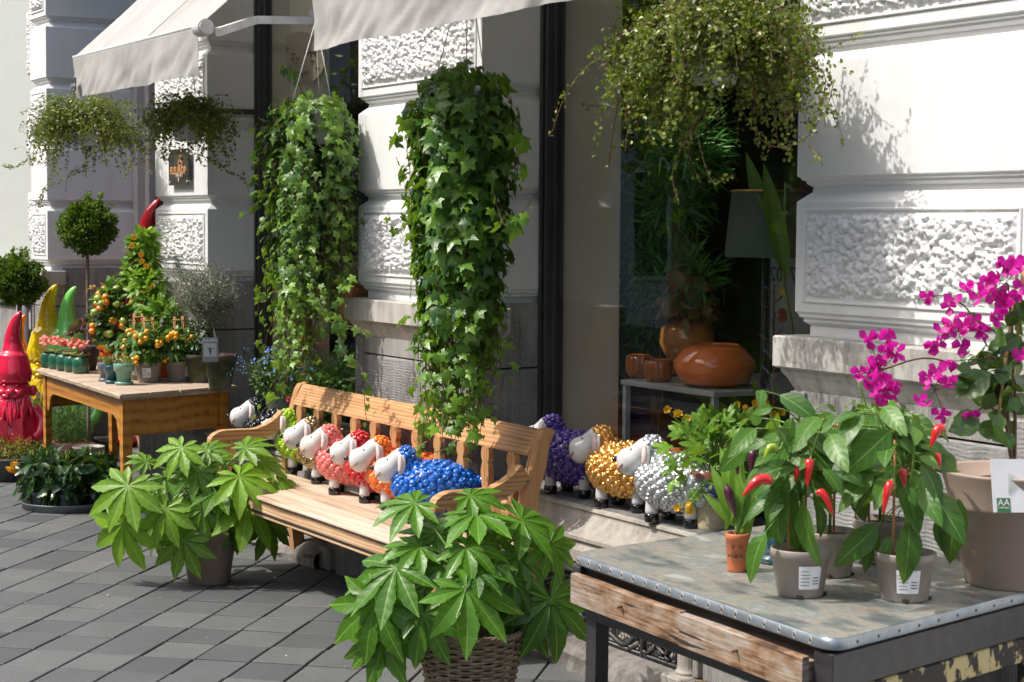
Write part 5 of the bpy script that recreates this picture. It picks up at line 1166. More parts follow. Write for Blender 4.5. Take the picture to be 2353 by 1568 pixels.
# bougainvillea in the big taupe pot
cG = onz(2325, 1340, ZZ); dG = depth(cG); bg_ = thing('bougainvillea', 'magenta flowering bougainvillea on canes in the big taupe pot at the right edge', 'potted plant', tuple(cG))
M_taupe2 = plain('big_taupe_pot', (.36, .275, .225), (.31, .235, .19), 4, .6, bs=.12, bscale=60, stretch=(1, 1, 3))
mb = MB(); lathe(mb, [(0, 0), (.118, 0), (.122, .004), (.158, .20), (.165, .205), (.167, .215), (.190, .295), (.193, .30), (.190, .304), (.182, .30), (.176, .28), (0, .27)], tuple(cG), 48); part('pot', mb, M_taupe2, bg_, True); mb = MB(); lathe(mb, [(.17, .272), (0, .282)], tuple(cG), 20); part('soil', mb, M_soil, bg_, True)
Z8 = lambda x, y: (1781 + x / 3.032, 517 + y / 3.032)
br = [((1065, 495), (1225, 545), (1325, 440)), ((1600, 290), (1530, 370), (1450, 440), (1600, 500), (1590, 570), (1520, 650)), ((1270, 650), (1225, 715), (1310, 700), (1380, 670), (1160, 770), (1110, 850), (1440, 740), (1310, 850)), ((1690, 910), (1230, 950)),
      ((650, 790), (795, 760), (775, 870), (850, 900), (690, 940), (650, 1000), (585, 1040), (700, 1055), (770, 1110), (830, 1140), (700, 1130), (730, 1210), (810, 1250)), ((1060, 1070), (1140, 1040), (1180, 1115), (1020, 1250), (1170, 1300)), ((1350, 1340),), ((1640, 300), (1560, 450), (1500, 400), (1640, 500), (1470, 500), (1710, 280), (1700, 450))]
M_brac = leafmat('magenta_bract', (.42, .004, .22), (.70, .015, .42), None, .5, .45)
nt_ = M_brac.node_tree
for n_ in nt_.nodes:
    if n_.type == 'BSDF_TRANSLUCENT':
        for l in list(n_.inputs[0].links): nt_.links.remove(l)
        n_.inputs[0].default_value = (.75, .02, .45, 1)
root = cG + [0, 0, .27]; hubs = [Z8(1560, 1060), Z8(1600, 800), Z8(1480, 850), Z8(1620, 1150), Z8(1350, 1000), Z8(1450, 1150), Z8(1600, 1350), Z8(1640, 600)]
hb = [at(*h, dG - .02) for h in hubs]; rng = np.random.default_rng(77); St = MB(); Br = MB(); Lf = MB()
for q in (hb[6], hb[3], hb[0], hb[1], hb[7]): tube(St, smooth_path([root, (root + q) / 2 + rng.normal(0, .01, 3), q], 4), .005, 6)
for gi, (grp, hi) in enumerate(zip(br, (2, 7, 1, 0, 4, 5, 6, 7))):
    c0 = np.mean([at(*Z8(*g), dG - .05 - .02 * (gi % 3)) for g in grp], 0); tube(St, smooth_path([hb[hi], (hb[hi] + c0) / 2 + [0, 0, .03], c0], 5), .0026, 5)
    for g in grp:
        c_ = at(*Z8(*g), dG - .05 - .02 * (gi % 3) + rng.normal(0, .012)); tube(St, [c0, c_], .0012, 4)
        Br = MB()
        for w in range(2): petal_flower(Br, c_ + rng.normal(0, .006, 3), (CAM - c_) / 3 + rng.normal(0, .8, 3), rng.uniform(.022, .031), 3, .95, rng.uniform(.1, 1), .5)
        part('bract_cluster', Br, M_brac, bg_, True)
for k in range(75):
    q = hb[int(rng.integers(len(hb)))] + rng.normal(0, .035, 3) + [0, 0, rng.uniform(-.03, .03)]; scatter(Lf, T_rnd, [q], [rdir(1, rng)[0] + [0, 0, -.2]], [CAM - q + rng.normal(0, 2.5, 3)], rng.uniform(.04, .085), rng.uniform(0, .8))
for (a, b, c_, d_, rn) in ((1500, 1030, 1260, 1180, .4), (1590, 960, 1580, 1110, .6), (1640, 1200, 1700, 1300, .8), (1560, 1310, 1560, 1440, .9), (1430, 1380, 1220, 1420, .5), (1600, 1440, 1650, 1560, .2), (1480, 880, 1560, 830, .6), (1380, 1080, 1240, 1100, .2)):
    p, q = at(*Z8(a, b), dG - .06), at(*Z8(c_, d_), dG - .08); scatter(Lf, T_rnd, [p], [q - p], [CAM - p + [0, 0, 2]], np.linalg.norm(q - p), rn)
part('branches', St, M_stem_b, bg_, True); part('leaves', Lf, leafmat('bougainvillea_leaf', (.02, .06, .012), (.065, .14, .03), (.12, .2, .07), .3, .2, 5., .05), bg_, True)
for (a, b) in ((Z8(1700, 240), Z8(1540, 1450)), (Z8(1735, 255), Z8(1640, 1300))):
    mb = MB(); tube(mb, [at(*a, dG - .03), at(*b, dG - .03)], .0042, 8); part('cane', mb, plain('yellow_cane', (.50, .33, .13), (.38, .23, .08), 30, .5), bg_, True)
p0, p1, p3 = at(2283, 1178, dG - .215), at(2372, 1178, dG - .200), at(2275, 1055, dG - .205); mb = MB(); u = p1 - p0; w = p3 - p0; nn_ = np.cross(u, w); nn_ /= np.linalg.norm(nn_)
if np.dot(nn_, CAM - p0) < 0: nn_ = -nn_
V = [p0, p0 + u, p0 + u + w, p0 + w]; mb.add(V + [v - nn_ * .0012 for v in V], [(0, 1, 2, 3), (7, 6, 5, 4), (0, 4, 5, 1), (1, 5, 6, 2), (2, 6, 7, 3), (3, 7, 4, 0)]); tag = part('plant_tag', mb, M_label, bg_)
mb = MB(); V = [p0 + u * .10 + nn_ * .0008, p0 + u * .45 + nn_ * .0008, p0 + u * .45 + w * .27 + nn_ * .0008, p0 + u * .10 + w * .27 + nn_ * .0008]; mb.add(V, [(0, 1, 2, 3)]); M_tagg = plain('green_print', (.05, .18, .07), None, 4, .5); part('green_print', mb, M_tagg, tag)
mb = MB(); V = [p0 + u * .86 + w * .12 + nn_ * .0008, p0 + u * .98 + w * .12 + nn_ * .0008, p0 + u * .98 + w * .78 + nn_ * .0008, p0 + u * .86 + w * .78 + nn_ * .0008]; mb.add(V, [(0, 1, 2, 3)]); part('green_print', mb, M_tagg, tag)
mb = MB(); ug = plain('grey_green_print', (.45, .52, .42), None, 4, .5)
for k in range(5): a = .45 + .09 * k; tube(mb, [p0 + u * .42 + w * .35 + nn_ * .001, p0 + u * a + w * (.75 - .03 * k) + nn_ * .001], .0007, 4)
part('printed_drawing', mb, ug, tag)
Mt = Matrix((tuple(u / np.linalg.norm(u)), tuple(np.cross(nn_, u / np.linalg.norm(u))), tuple(nn_))).transposed(); text('lettering', 'AA', .024, tuple(p0 + u * .275 + w * .18 + nn_ * .001), Mt.to_euler(), M_letterwht, tag); text('lettering', 'collection', .0075, tuple(p0 + u * .275 + w * .09 + nn_ * .001), Mt.to_euler(), M_letterwht, tag)
# yellow flowering plant on the ledge
cY = onz(1635, 1212, .603); cY = np.array([cY[0], cY[1], .603]); dY = depth(cY)
mb = MB(); lathe(mb, [(0, 0), (.062, 0), (.063, .005), (.060, .115), (.055, .118), (0, .118)], tuple(cY), 32); st_ = solo('stone_pot_stand', mb, plain('sandy_stoneware', (.42, .37, .24), (.36, .31, .2), 60, .8), 'sand coloured cylindrical pot stand on the ledge under the yellow flowers', 'pot stand', smooth=False)
yl = thing('yellow_flowering_plant', 'leafy plant with small yellow double flowers in a blue brown glazed pot on the ledge', 'potted plant', tuple(cY + [0, 0, .119]))
cy2 = cY + [0, 0, .119]; mb = MB(); lathe(mb, [(0, 0), (.055, 0), (.075, .02), (.088, .06), (.090, .095), (.084, .096), (0, .085)], tuple(cy2), 32); m_, nt2, p_ = new_mat('blue_brown_glaze'); zz = N(nt2, 'SeparateXYZ'); nt2.links.new(obco(nt2), zz.inputs[0]); nt2.links.new(ramp(nt2, math_(nt2, 'MULTIPLY', zz.outputs[2], 10.), [(.1, (.03, .07, .16)), (.5, (.12, .20, .38)), (.8, (.20, .07, .04))]).outputs[0], p_.inputs[0]); p_.inputs['Roughness'].default_value = .12; part('pot', mb, m_, yl, True)
rng = np.random.default_rng(5); Lf = MB(); St = MB(); cc = cy2 + [.03, -.0, .10]
for k in range(120):
    a = rng.uniform(0, 6.28); e = rng.uniform(-.3, 1.5); q = cc + np.array([math.cos(a) * math.cos(e) * .21, math.sin(a) * math.cos(e) * .21, math.sin(e) * .20]) * rng.uniform(.5, 1.05); tube(St, smooth_path([cc - [0, 0, .05], (cc + q) / 2 + [0, 0, .03], q], 3), .0016, 4)
    scatter(Lf, T_lob, [q], [q - cc + rng.normal(0, .06, 3)], [[.3, -.5, 1.2] + rng.normal(0, .5, 3)], rng.uniform(.035, .065), rng.uniform(.2, 1))
Fl = MB(); M_yelf = leafmat('yellow_petal', (.70, .33, .01), (.85, .55, .03), None, .5, .3)
for (x, y) in ((1531, 944), (1556, 952), (1575, 962), (1694, 929), (1716, 939), (1737, 926), (1755, 913), (1760, 929), (1678, 956), (1724, 967), (1737, 965), (1778, 955), (1796, 947), (1559, 1170), (1583, 1160), (1585, 1176), (1635, 1104)):
    q = at(x, y, dY - (.02 if y < 1000 else .14)); tube(St, smooth_path([cc if y < 1000 else cc - [0, 0, .03], (cc + q) / 2 + [0, 0, .02], q], 4), .0015, 4)
    Fl = MB()
    for w in range(3): petal_flower(Fl, q + rng.normal(0, .003, 3), (CAM - q) * .3 + rng.normal(0, .9, 3), rng.uniform(.012, .018), 5, .9, rng.random(), .4)
    part('flower', Fl, M_yelf, yl, True)
    for w in range(3): scatter(Lf, T_lob, [cc * .3 + q * .7 + rng.normal(0, .02, 3)], [rdir(1, rng)[0]], [[0, -.5, 1]], .03, .8)
part('stems', St, M_stem_g, yl, True); part('leaves', Lf, M_green, yl, True)
# forget-me-nots and roses on the left ledge
cN = ony(640, 940, .20); cN[2] = .603; fm = thing('blue_flowering_plant', 'tiny blue flowers in a pale green pot on the ledge behind the bench', 'potted plant', tuple(cN))
mb = MB(); lathe(mb, [(0, 0), (.055, 0), (.075, .15), (.078, .155), (.072, .155), (0, .14)], tuple(cN), 32); part('pot', mb, ceramic('pale_green_glaze', (.42, .50, .36), 0, .35), fm, True)
cc = cN + [0, 0, .26]; bush(fm, cc, (.15, .15, .14), 900, T_lf, .030, leafmat('forgetmenot_leaf', (.03, .09, .02), (.10, .19, .04), None, .5, .25), 91); rng = np.random.default_rng(6); Fl = MB(); St = MB()
for k in range(95):
    d = rdir(1, rng)[0]; d[2] = abs(d[2]) * .9 + .1; q = cc + d * rng.uniform(.15, .27) * [1, 1, .85]; tube(St, [cc, q], .001, 3)
    for w in range(3): petal_flower(Fl, q + rng.normal(0, .010, 3), d + rng.normal(0, .5, 3), .0062, 5, .9, rng.random(), .1)
part('stems', St, M_stem_g, fm); part('flowers', Fl, leafmat('blue_petal', (.10, .20, .60), (.25, .40, .85), None, .5, .2), fm)
cR = ony(745, 960, .24); cR[2] = .603; ro = thing('rose_plant', 'low rose bush with bright pink blooms behind the bench splats', 'potted plant', tuple(cR)); pot(ro, cR, .05, .07, .11, M_black)
bush(ro, cR + [0, -.02, .19], (.21, .13, .115), 620, T_mid, .045, M_dkgreen, 92); M_rose = leafmat('pink_petal', (.70, .04, .20), (.85, .13, .32), None, .5, .3)
for (x, y) in ((666, 918), (686, 911), (723, 912), (722, 921), (755, 932), (775, 924), (795, 930), (808, 933)):
    q = ony(x, y, .11); Fl = MB()
    for w in range(5): petal_flower(Fl, q, (CAM - q) * .3 + [0, 0, .8] + rng.normal(0, .3, 3), .024 - w * .003, 5, 1.0, rng.random(), .3 + .25 * w)
    part('bloom', Fl, M_rose, ro, True)

# ------------------------------------------------------------------ things on the ochre table
TT = TZ + .0005
def gplant(label, c, top, leafs, pot_args=None, cat='potted plant', group=None, name='potted_plant'):
    return thing(name, label, cat, tuple(c), group)
# green bottle planter with kalanchoe
pa_, pb_ = onz(186, 858, TT), onz(113, 845, TT); pl_ = thing('bottle_planter', 'row of five joined green glass bottle pots with coral kalanchoe flowers', 'planter', tuple((pa_ + pb_) / 2))
M_gg = ceramic('green_bottle_glass', (.015, .11, .06), 0, .12); rng = np.random.default_rng(8); M_coral = leafmat('coral_petal', (.75, .12, .12), (.90, .30, .26), None, .5, .3)
for k in range(5):
    c = pa_ + (pb_ - pa_) * k / 4; mb = MB(); lathe(mb, [(0, 0), (.044, 0), (.050, .006), (.051, .068), (.044, .090), (.032, .100), (.028, .1), (0, .095)], tuple(c), 28); j = part('bottle', mb, M_gg, pl_, True)
    lf = MB(); q0 = c + [0, 0, .10]
    for i in range(12): a = rng.uniform(0, 6.28); d = np.array([math.cos(a), math.sin(a), .35]); scatter(lf, T_rnd, [q0 + d * .012], [d], [[0, 0, 1] + rng.normal(0, .2, 3)], rng.uniform(.04, .062), rng.random())
    part('leaves', lf, M_succ, j, True); fl = MB()
    for i in range(40):
        q = q0 + [0, 0, .070] + rng.normal(0, .019, 3) * [1, 1, .7]; petal_flower(fl, q, rng.normal(0, .5, 3) + [.4, -.3, 1], .014, 4, .95, rng.random(), .1)
    part('flowers', fl, M_coral, j)
# three small pots on saucers
for (px, py, r, h, colr, lab, sd) in ((243, 876, .048, .105, (.13, .16, .20), 'small blue grey pot on a saucer with succulent, left of the teal one', 1), (257, 881, .044, .10, (.01, .085, .11), 'small teal pot on a saucer with upright succulent', 2), (285, 884, .060, .118, (.17, .33, .24), 'small sage green pot on a saucer with rosette succulent', 3)):
    c = onz(px, py, TT); t = thing('succulent_pot', lab, 'potted plant', tuple(c), 'small succulent pots on saucers'); g = ceramic('glazed_pot', colr, 0, .35)
    mb = MB(); lathe(mb, [(0, 0), (r * .82, 0), (r * .86, .003), (r * .86, .017), (r * .80, .017), (0, .01)], tuple(c), 28); part('saucer', mb, g, t, True)
    mb = MB(); lathe(mb, [(0, .012), (r * .62, .012), (r * .80, h * .62), (r * .96, h * .66), (r, h - .003), (r * .97, h), (r * .9, h), (0, h - .008)], tuple(c), 28); part('pot', mb, g, t, True)
    rng = np.random.default_rng(sd + 30); lf = MB()
    for k in range(34):
        o = rng.normal(0, r * .38, 3) * [1, 1, .0] + [0, 0, h + rng.uniform(0, .02)]
        for i in range(5): d = rdir(1, rng)[0]; d[2] = abs(d[2]) + .5; scatter(lf, t_leaf(.5, 3, .65, -.2, .25), [c + o + d * .004], [d], [rdir(1, rng)[0]], rng.uniform(.014, .024) * (1.35 if sd == 2 else 1), rng.random())
    part('succulent', lf, M_succ, t, True)
# cherry tomato plants with little trellises
M_ytom = ceramic('yellow_tomato', (.85, .36, .01), 0, .2); M_gtom = ceramic('unripe_tomato', (.30, .40, .06), 0, .25)
def tomato(label, px, py, seed, zt=.37, cw=.12):
    c = onz(px, py, TT); t = thing('cherry_tomato_plant', label, 'potted plant', tuple(c), 'potted yellow cherry tomatoes'); rng = np.random.default_rng(seed)
    pot(t, c, .060, .078, .118, M_greypot, lip=.004, lh=.022); pot_label(t, c, lambda z: .060 + .018 * (z - c[2]) / .118 + .001, math.atan2(CAM[1] - c[1], CAM[0] - c[0]) + (-.2 if seed % 2 else .9), c[2] + .03, c[2] + .085, .7, seed)
    q = c + [0, 0, .20]; bush(t, q, (cw, cw, .10), 270, T_lob, .052, M_tom, seed, down=.5, shell=.3); stems(t, c + [0, 0, .1], [q + rdir(1, rng)[0] * .07 for _ in range(8)], .003, M_stem_g)
    cn = part('cane', MB(), None, t); mb = MB(); top = c + [0, 0, zt]
    for k in range(4): a = k * 1.57 + .6; b = np.array([math.cos(a), math.sin(a), 0]); tube(mb, [c + b * .045 + [0, 0, .09], top + b * .032], .0032, 6); tube(mb, [top + b * .038 + [0, 0, -.02], top + np.array([math.cos(a + 1.57), math.sin(a + 1.57), 0]) * .038 + [0, 0, -.02]], .003, 6)
    cn.data = mb.build('cane', M_cane, True); cn.data.transform(Matrix.Translation(-wloc(t)))
    for g in range(3):
        o = q + np.array([(.085, -.065, .065), (.06, -.095, -.055), (.10, .03, .03)][g]); 
        for i in range(11 if g == 0 else 6):
            mb = MB(); sphere(mb, o + rng.normal(0, .020, 3), rng.uniform(.0135, .0168), 14, 10); part('tomato', mb, M_ytom if rng.random() < .85 else M_gtom, t, True)
    return t
tomato('front cherry tomato plant in a grey pot at the table corner, label facing forward', 342, 878, 41)
tomato('right cherry tomato plant in a grey pot, nearest the mossy clay pot', 411, 876, 42)
tomato('cherry tomato plant in a dark pot, half hidden left of the front one', 318, 872, 43, .38)
# calamondin orange bush and climbing black eyed Susan in bright orange pots
M_opot = plain('orange_plastic_pot', (.80, .14, .01), (.72, .11, .008), 5, .35); M_fruit = ceramic('calamondin_fruit', (.80, .24, .01), 0, .35)
cO = onz(266, 856, TT); t = thing('calamondin_bush', 'dark leaved calamondin bush full of small oranges in a bright orange pot', 'potted plant', tuple(cO)); pot(t, cO, .068, .095, .125, M_opot, lip=.005, lh=.035)
q = ony(268, 735, cO[1]); bush(t, q, (.155, .155, .22), 560, T_mid, .058, M_dkgreen, 51, shell=.35); bush(t, q + [0, -.03, .12], (.10, .10, .12), 90, T_mid, .055, M_green, 52); stems(t, cO + [0, 0, .1], [q + rdir(1, np.random.default_rng(k))[0] * .1 for k in range(9)], .004, M_stem_b); rng = np.random.default_rng(9)
for k in range(46):
    d = rdir(1, rng)[0]
    if np.dot(d, CAM - q) < 0: d = -d
    mb = MB(); sphere(mb, q + d * np.array([.15, .15, .20]) * rng.uniform(.95, 1.08), np.array([1, 1, .88]) * rng.uniform(.020, .028), 14, 10); part('fruit', mb, M_fruit if rng.random() < .75 else M_gtom, t, True)
cP = onz(370, 846, TT); cP = np.array([ony(372, 846, -.08)[0], -.08, TT]); t = thing('climbing_vine', 'lime green climbing vine with orange dark eyed flowers in an orange pot behind the tomatoes', 'potted plant', tuple(cP)); pot(t, cP, .070, .098, .17, M_opot, lip=.005, lh=.035)
for k, (x, y, rr) in enumerate(((330, 560, .070), (326, 600, .085), (338, 652, .095), (345, 690, .10), (306, 648, .06), (372, 730, .10))):
    q = ony(x, y, cP[1] - .02); bush(t, q, (rr, rr, rr * 1.1), 190, T_mid, .062, M_green if k % 2 else leafmat('lime_leaf', (.10, .24, .02), (.26, .42, .05), None, .45, .4), 60 + k, name='foliage', shell=.3)
stems(t, cP + [0, 0, .15], [ony(x, y, cP[1]) for x, y in ((330, 540), (322, 600), (350, 640), (300, 620))], .003, M_stem_g); M_orf = leafmat('orange_petal', (.85, .25, .01), (.90, .45, .02), None, .5, .3)
for (x, y) in ((303, 565), (324, 585), (326, 600), (336, 612), (308, 546), (345, 662), (330, 672), (350, 655)):
    q = ony(x, y, cP[1] - .14); mb = MB(); petal_flower(mb, q, (CAM - q) + [0, 0, .3], .019 if y < 640 else .011, 5, 1.0, rng.random(), .1); f = part('flower', mb, M_orf, t, True); mb = MB(); sphere(mb, q + (CAM - q) / np.linalg.norm(CAM - q) * .003, .0035, 8, 6); part('flower_eye', mb, M_black, f, True)
q = ony(314, 580, cP[1] - .05); mb = MB(); V = [(0, 0, 0)] + [((.055 + .008 * math.cos(a * 14)) * math.cos(a), 0, (.055 + .008 * math.cos(a * 14)) * math.sin(a)) for a in np.linspace(0, 2 * math.pi, 84, endpoint=False)]
V = np.array(V); W = V + [0, .004, 0]; mb.add(rotz(np.vstack([V, W]), .9) + q, [(0, i, i % 84 + 1) for i in range(1, 85)] + [(85, 85 + i % 84 + 1, 85 + i) for i in range(1, 85)] + [(i, 85 + i, 85 + i % 84 + 1, i % 84 + 1) for i in range(1, 85)]); solo('price_sign', mb, plain('sign_rust_orange', (.45, .13, .02), None, 9, .4), 'round rust orange sign with scalloped rim in the climbing vine', 'sign')
# purple rosette plant
cU = onz(203, 851, TT); t = thing('purple_rosette_plant', 'bushy dark purple rosette plant in a tall dark pot beside the oranges', 'potted plant', tuple(cU)); mb = MB(); lathe(mb, [(0, 0), (.045, 0), (.065, .12), (.067, .15), (.06, .15), (0, .14)], tuple(cU), 24); part('pot', mb, plain('dark_clay', (.06, .045, .04), None, 9, .6), t, True)
q = cU + [0, 0, .22]; lf = MB(); rng = np.random.default_rng(12)
for k in range(60):
    d = rdir(1, rng)[0]; d[2] = abs(d[2]); o = q + d * [.105, .105, .075]
    for i in range(13): e = rdir(1, rng)[0] * .7 + d; scatter(lf, T_nar if i % 2 else T_lf, [o], [e], [d + rdir(1, rng)[0]], rng.uniform(.025, .042), rng.random())
part('foliage', lf, M_purp, t, True)
# grey wiry shrub in a mossy clay pot and a second mossy pot
def mossmat():
    m, nt, p = new_mat('mossy_clay'); z = N(nt, 'SeparateXYZ'); nt.links.new(obco(nt), z.inputs[0]); n = noise(nt, obco(nt), 11, 5); f = math_(nt, 'ADD', math_(nt, 'MULTIPLY', z.outputs[2], 2.6), math_(nt, 'SUBTRACT', n, .5))
    nt.links.new(ramp(nt, f, [(-.0, (.10, .10, .09)), (.14, (.06, .08, .02)), (.26, (.035, .04, .018)), (.38, (.075, .06, .045)), (.62, (.10, .07, .05))]).outputs[0], p.inputs[0]); p.inputs['Roughness'].default_value = .85; nt.links.new(bump(nt, n, .4, .004), p.inputs['Normal']); return m
M_moss = mossmat(); cK = np.array([ony(506, 868, -.06)[0], -.06, TT]); t = thing('grey_wiry_shrub', 'silver grey wiry shrub with a hanging name tag in a mossy clay pot', 'potted plant', tuple(cK)); mb = MB(); lathe(mb, [(0, 0), (.058, 0), (.060, .003), (.082, .15), (.090, .152), (.094, .185), (.090, .188), (.084, .185), (0, .165)], tuple(cK), 32); part('pot', mb, M_moss, t, True)
rng = np.random.default_rng(13); q = ony(468, 668, cK[1]); St = MB(); lf = MB(); tk = MB(); P0 = cK + [-.02, 0, .17]; P1 = ony(484, 720, cK[1]); tube(tk, smooth_path([P0, (P0 + P1) / 2 + [.012, 0, 0], P1], 4), np.linspace(.009, .006, 9), 8)
for k in range(250):
    d = rdir(1, rng)[0]; d[2] = d[2] * .6 + .15; e = q + d * np.array([.33, .19, .21]) * rng.uniform(.6, 1.05); pth = [P1 + rng.normal(0, .01, 3)]; m_ = (P1 + e) / 2 + rng.normal(0, .04, 3); pth += [m_, e]; p = smooth_path(pth, 6); p[1:] += np.cumsum(rng.normal(0, .0045, (len(p) - 1, 3)), 0); tube(St, p, .0016, 4, cap=False)
    for i in range(3): j = int(rng.integers(3, len(p))); a = p[j]; b = a + rdir(1, rng)[0] * .05; c2 = b + rdir(1, rng)[0] * .03; tube(St, [a, b, c2], .0011, 3, cap=False); scatter(lf, T_lf, a + rng.normal(0, .025, (16, 3)), rdir(16, rng), rdir(16, rng), .0105, rng.random(16))
part('trunk', tk, M_bark, t, True); part('twigs', St, plain('grey_twig', (.17, .16, .14), (.08, .075, .065), 40, .8), t); part('leaves', lf, M_grey, t)
tp = ony(483, 804, cK[1] - .13); mb = MB(); bx(mb, -.042, .042, -.0008, .0008, -.066, .066); A_ = math.atan2(CAM[1] - tp[1], CAM[0] - tp[0]) + math.pi / 2; xf(mb, lambda v: rotz(v, A_) + tp); tg = part('name_tag', mb, plain('grey_tag_print', (.17, .19, .22), None, 5, .5), t)
def on_tag(x, z, o=.0012): return tp + np.array([math.cos(A_) * x, math.sin(A_) * x, z]) - np.array([-math.sin(A_), math.cos(A_), 0]) * o
text('lettering', 'Corockia', .021, tuple(on_tag(0, .051)), (math.pi / 2, 0, A_), M_letterwht, tg)
mb = MB(); bx(mb, -.034, .034, -.0012, .0010, -.038, .034); xf(mb, lambda v: rotz(v, A_) + tp - np.array([-math.sin(A_), math.cos(A_), 0]) * .0004); pc = part('printed_picture', mb, plain('pale_grey_print', (.36, .38, .40), None, 7, .5), tg)
mb = MB()
for k in range(16): a = on_tag(0, -.028, .0022); b = on_tag(rng.normal(0, .003), -.0, .0022); c2 = on_tag(rng.normal(0, .012), rng.uniform(.005, .024), .0022); tube(mb, [a, b, c2], .0006, 3, cap=False)
part('printed_tree', mb, M_letterblk, tg)
cM = onz(462, 858, TT); cM = np.array([ony(458, 858, -.03)[0], -.03, TT]); t = thing('mossy_clay_pot', 'green mossy clay pot standing left of the grey wiry shrub', 'pot', tuple(cM)); pot(t, cM, .055, .085, .16, M_moss, lh=.03); bush(t, cM + [0, 0, .25], (.09, .09, .10), 260, T_lf, .03, M_dkgreen, 71)
bush(t, cM + [.02, .02, .36], (.08, .08, .1), 160, T_lf, .03, M_dkgreen, 72)

# ------------------------------------------------------------------ topiaries, gnomes and pots at the left
def topiary(label, x, y, zc, R, seed, stakes=0, sprout=.0, potr=.105):
    t = thing('boxwood_topiary', label, 'topiary tree', (x, y, 0), 'clipped boxwood balls on stems'); rng = np.random.default_rng(seed)
    pot(t, (x, y, 0), potr * .75, potr, .24, M_greypot); mb = MB(); tube(mb, smooth_path([(x, y, .26), (x + .008, y, (zc + .3) / 2), (x, y, zc - R * .4)], 5), .012, 8); part('trunk', mb, M_bark, t, True)
    cl = rdir(230, rng); cl = cl * R * rng.uniform(.80, .97, (230, 1)); n = 26; p = np.repeat(cl, n, 0) + rng.normal(0, R * .085, (230 * n, 3)); p *= [1, 1, .92]; out = p / (np.linalg.norm(p, axis=1)[:, None]); mb = MB(); pos = p + [x, y, zc]
    scatter(mb, T_wire, pos, out + rdir(len(p), rng) * .8, rdir(len(p), rng) + [0, -.2, .6], rng.uniform(.014, .024, len(p)), np.clip(rng.normal(.4, .25, len(p)) + np.repeat(rng.normal(0, .15, 230), n), 0, 1))
    p2 = rdir(1500, rng) * R * rng.uniform(.4, .8, (1500, 1)) + [x, y, zc]; scatter(mb, T_wire, p2, rdir(1500, rng), rdir(1500, rng), .028, 0)
    for k in range(3): a = np.array([x, y, zc]) + np.array([rng.normal(.1, .3) * R, rng.normal(0, .3) * R, R * .85]); q = a + rng.normal(0, .009, (60, 3)) + np.linspace(0, 1, 60)[:, None] * np.array([rng.normal(.1, .2) * R, 0, R * .35]); scatter(mb, T_wire, q, rdir(60, rng) + [0, 0, .6], rdir(60, rng), .018, .8)
    part('crown', mb, M_box, t)
    for k in range(stakes): mb = MB(); tube(mb, [(x - .1 + .035 * k, y + .02, .2), (x - .09 + .03 * k, y + .02, zc - R * .7)], .004, 6); part('stake', mb, M_black, t, True)
q = ony(200, 522, -.10); topiary('clipped boxwood ball on a tall stem behind the ochre table', q[0], q[1], q[2], .178, 1)
mb = MB(); k_ = ony(213, 661, -.10); a = np.linspace(0, 12.6, 30); tube(mb, np.stack([k_[0] + .016 * np.cos(a), k_[1] + .016 * np.sin(a), k_[2] + .012 * np.sin(a * .5)], 1), .005, 5); tube(mb, smooth_path([k_ + [-.01, -.015, 0], k_ + [-.03, -.03, -.03], k_ + [-.035, -.03, -.08]], 4), .003, 4); solo('raffia_tie', mb, M_twine, 'raffia knot tied round the stem of the tall boxwood ball', 'tie', smooth=True)
q = ony(42, 645, -.22); topiary('clipped boxwood ball with thin black stakes at the left edge of the photo', q[0], q[1], q[2], .185, 2, 4)
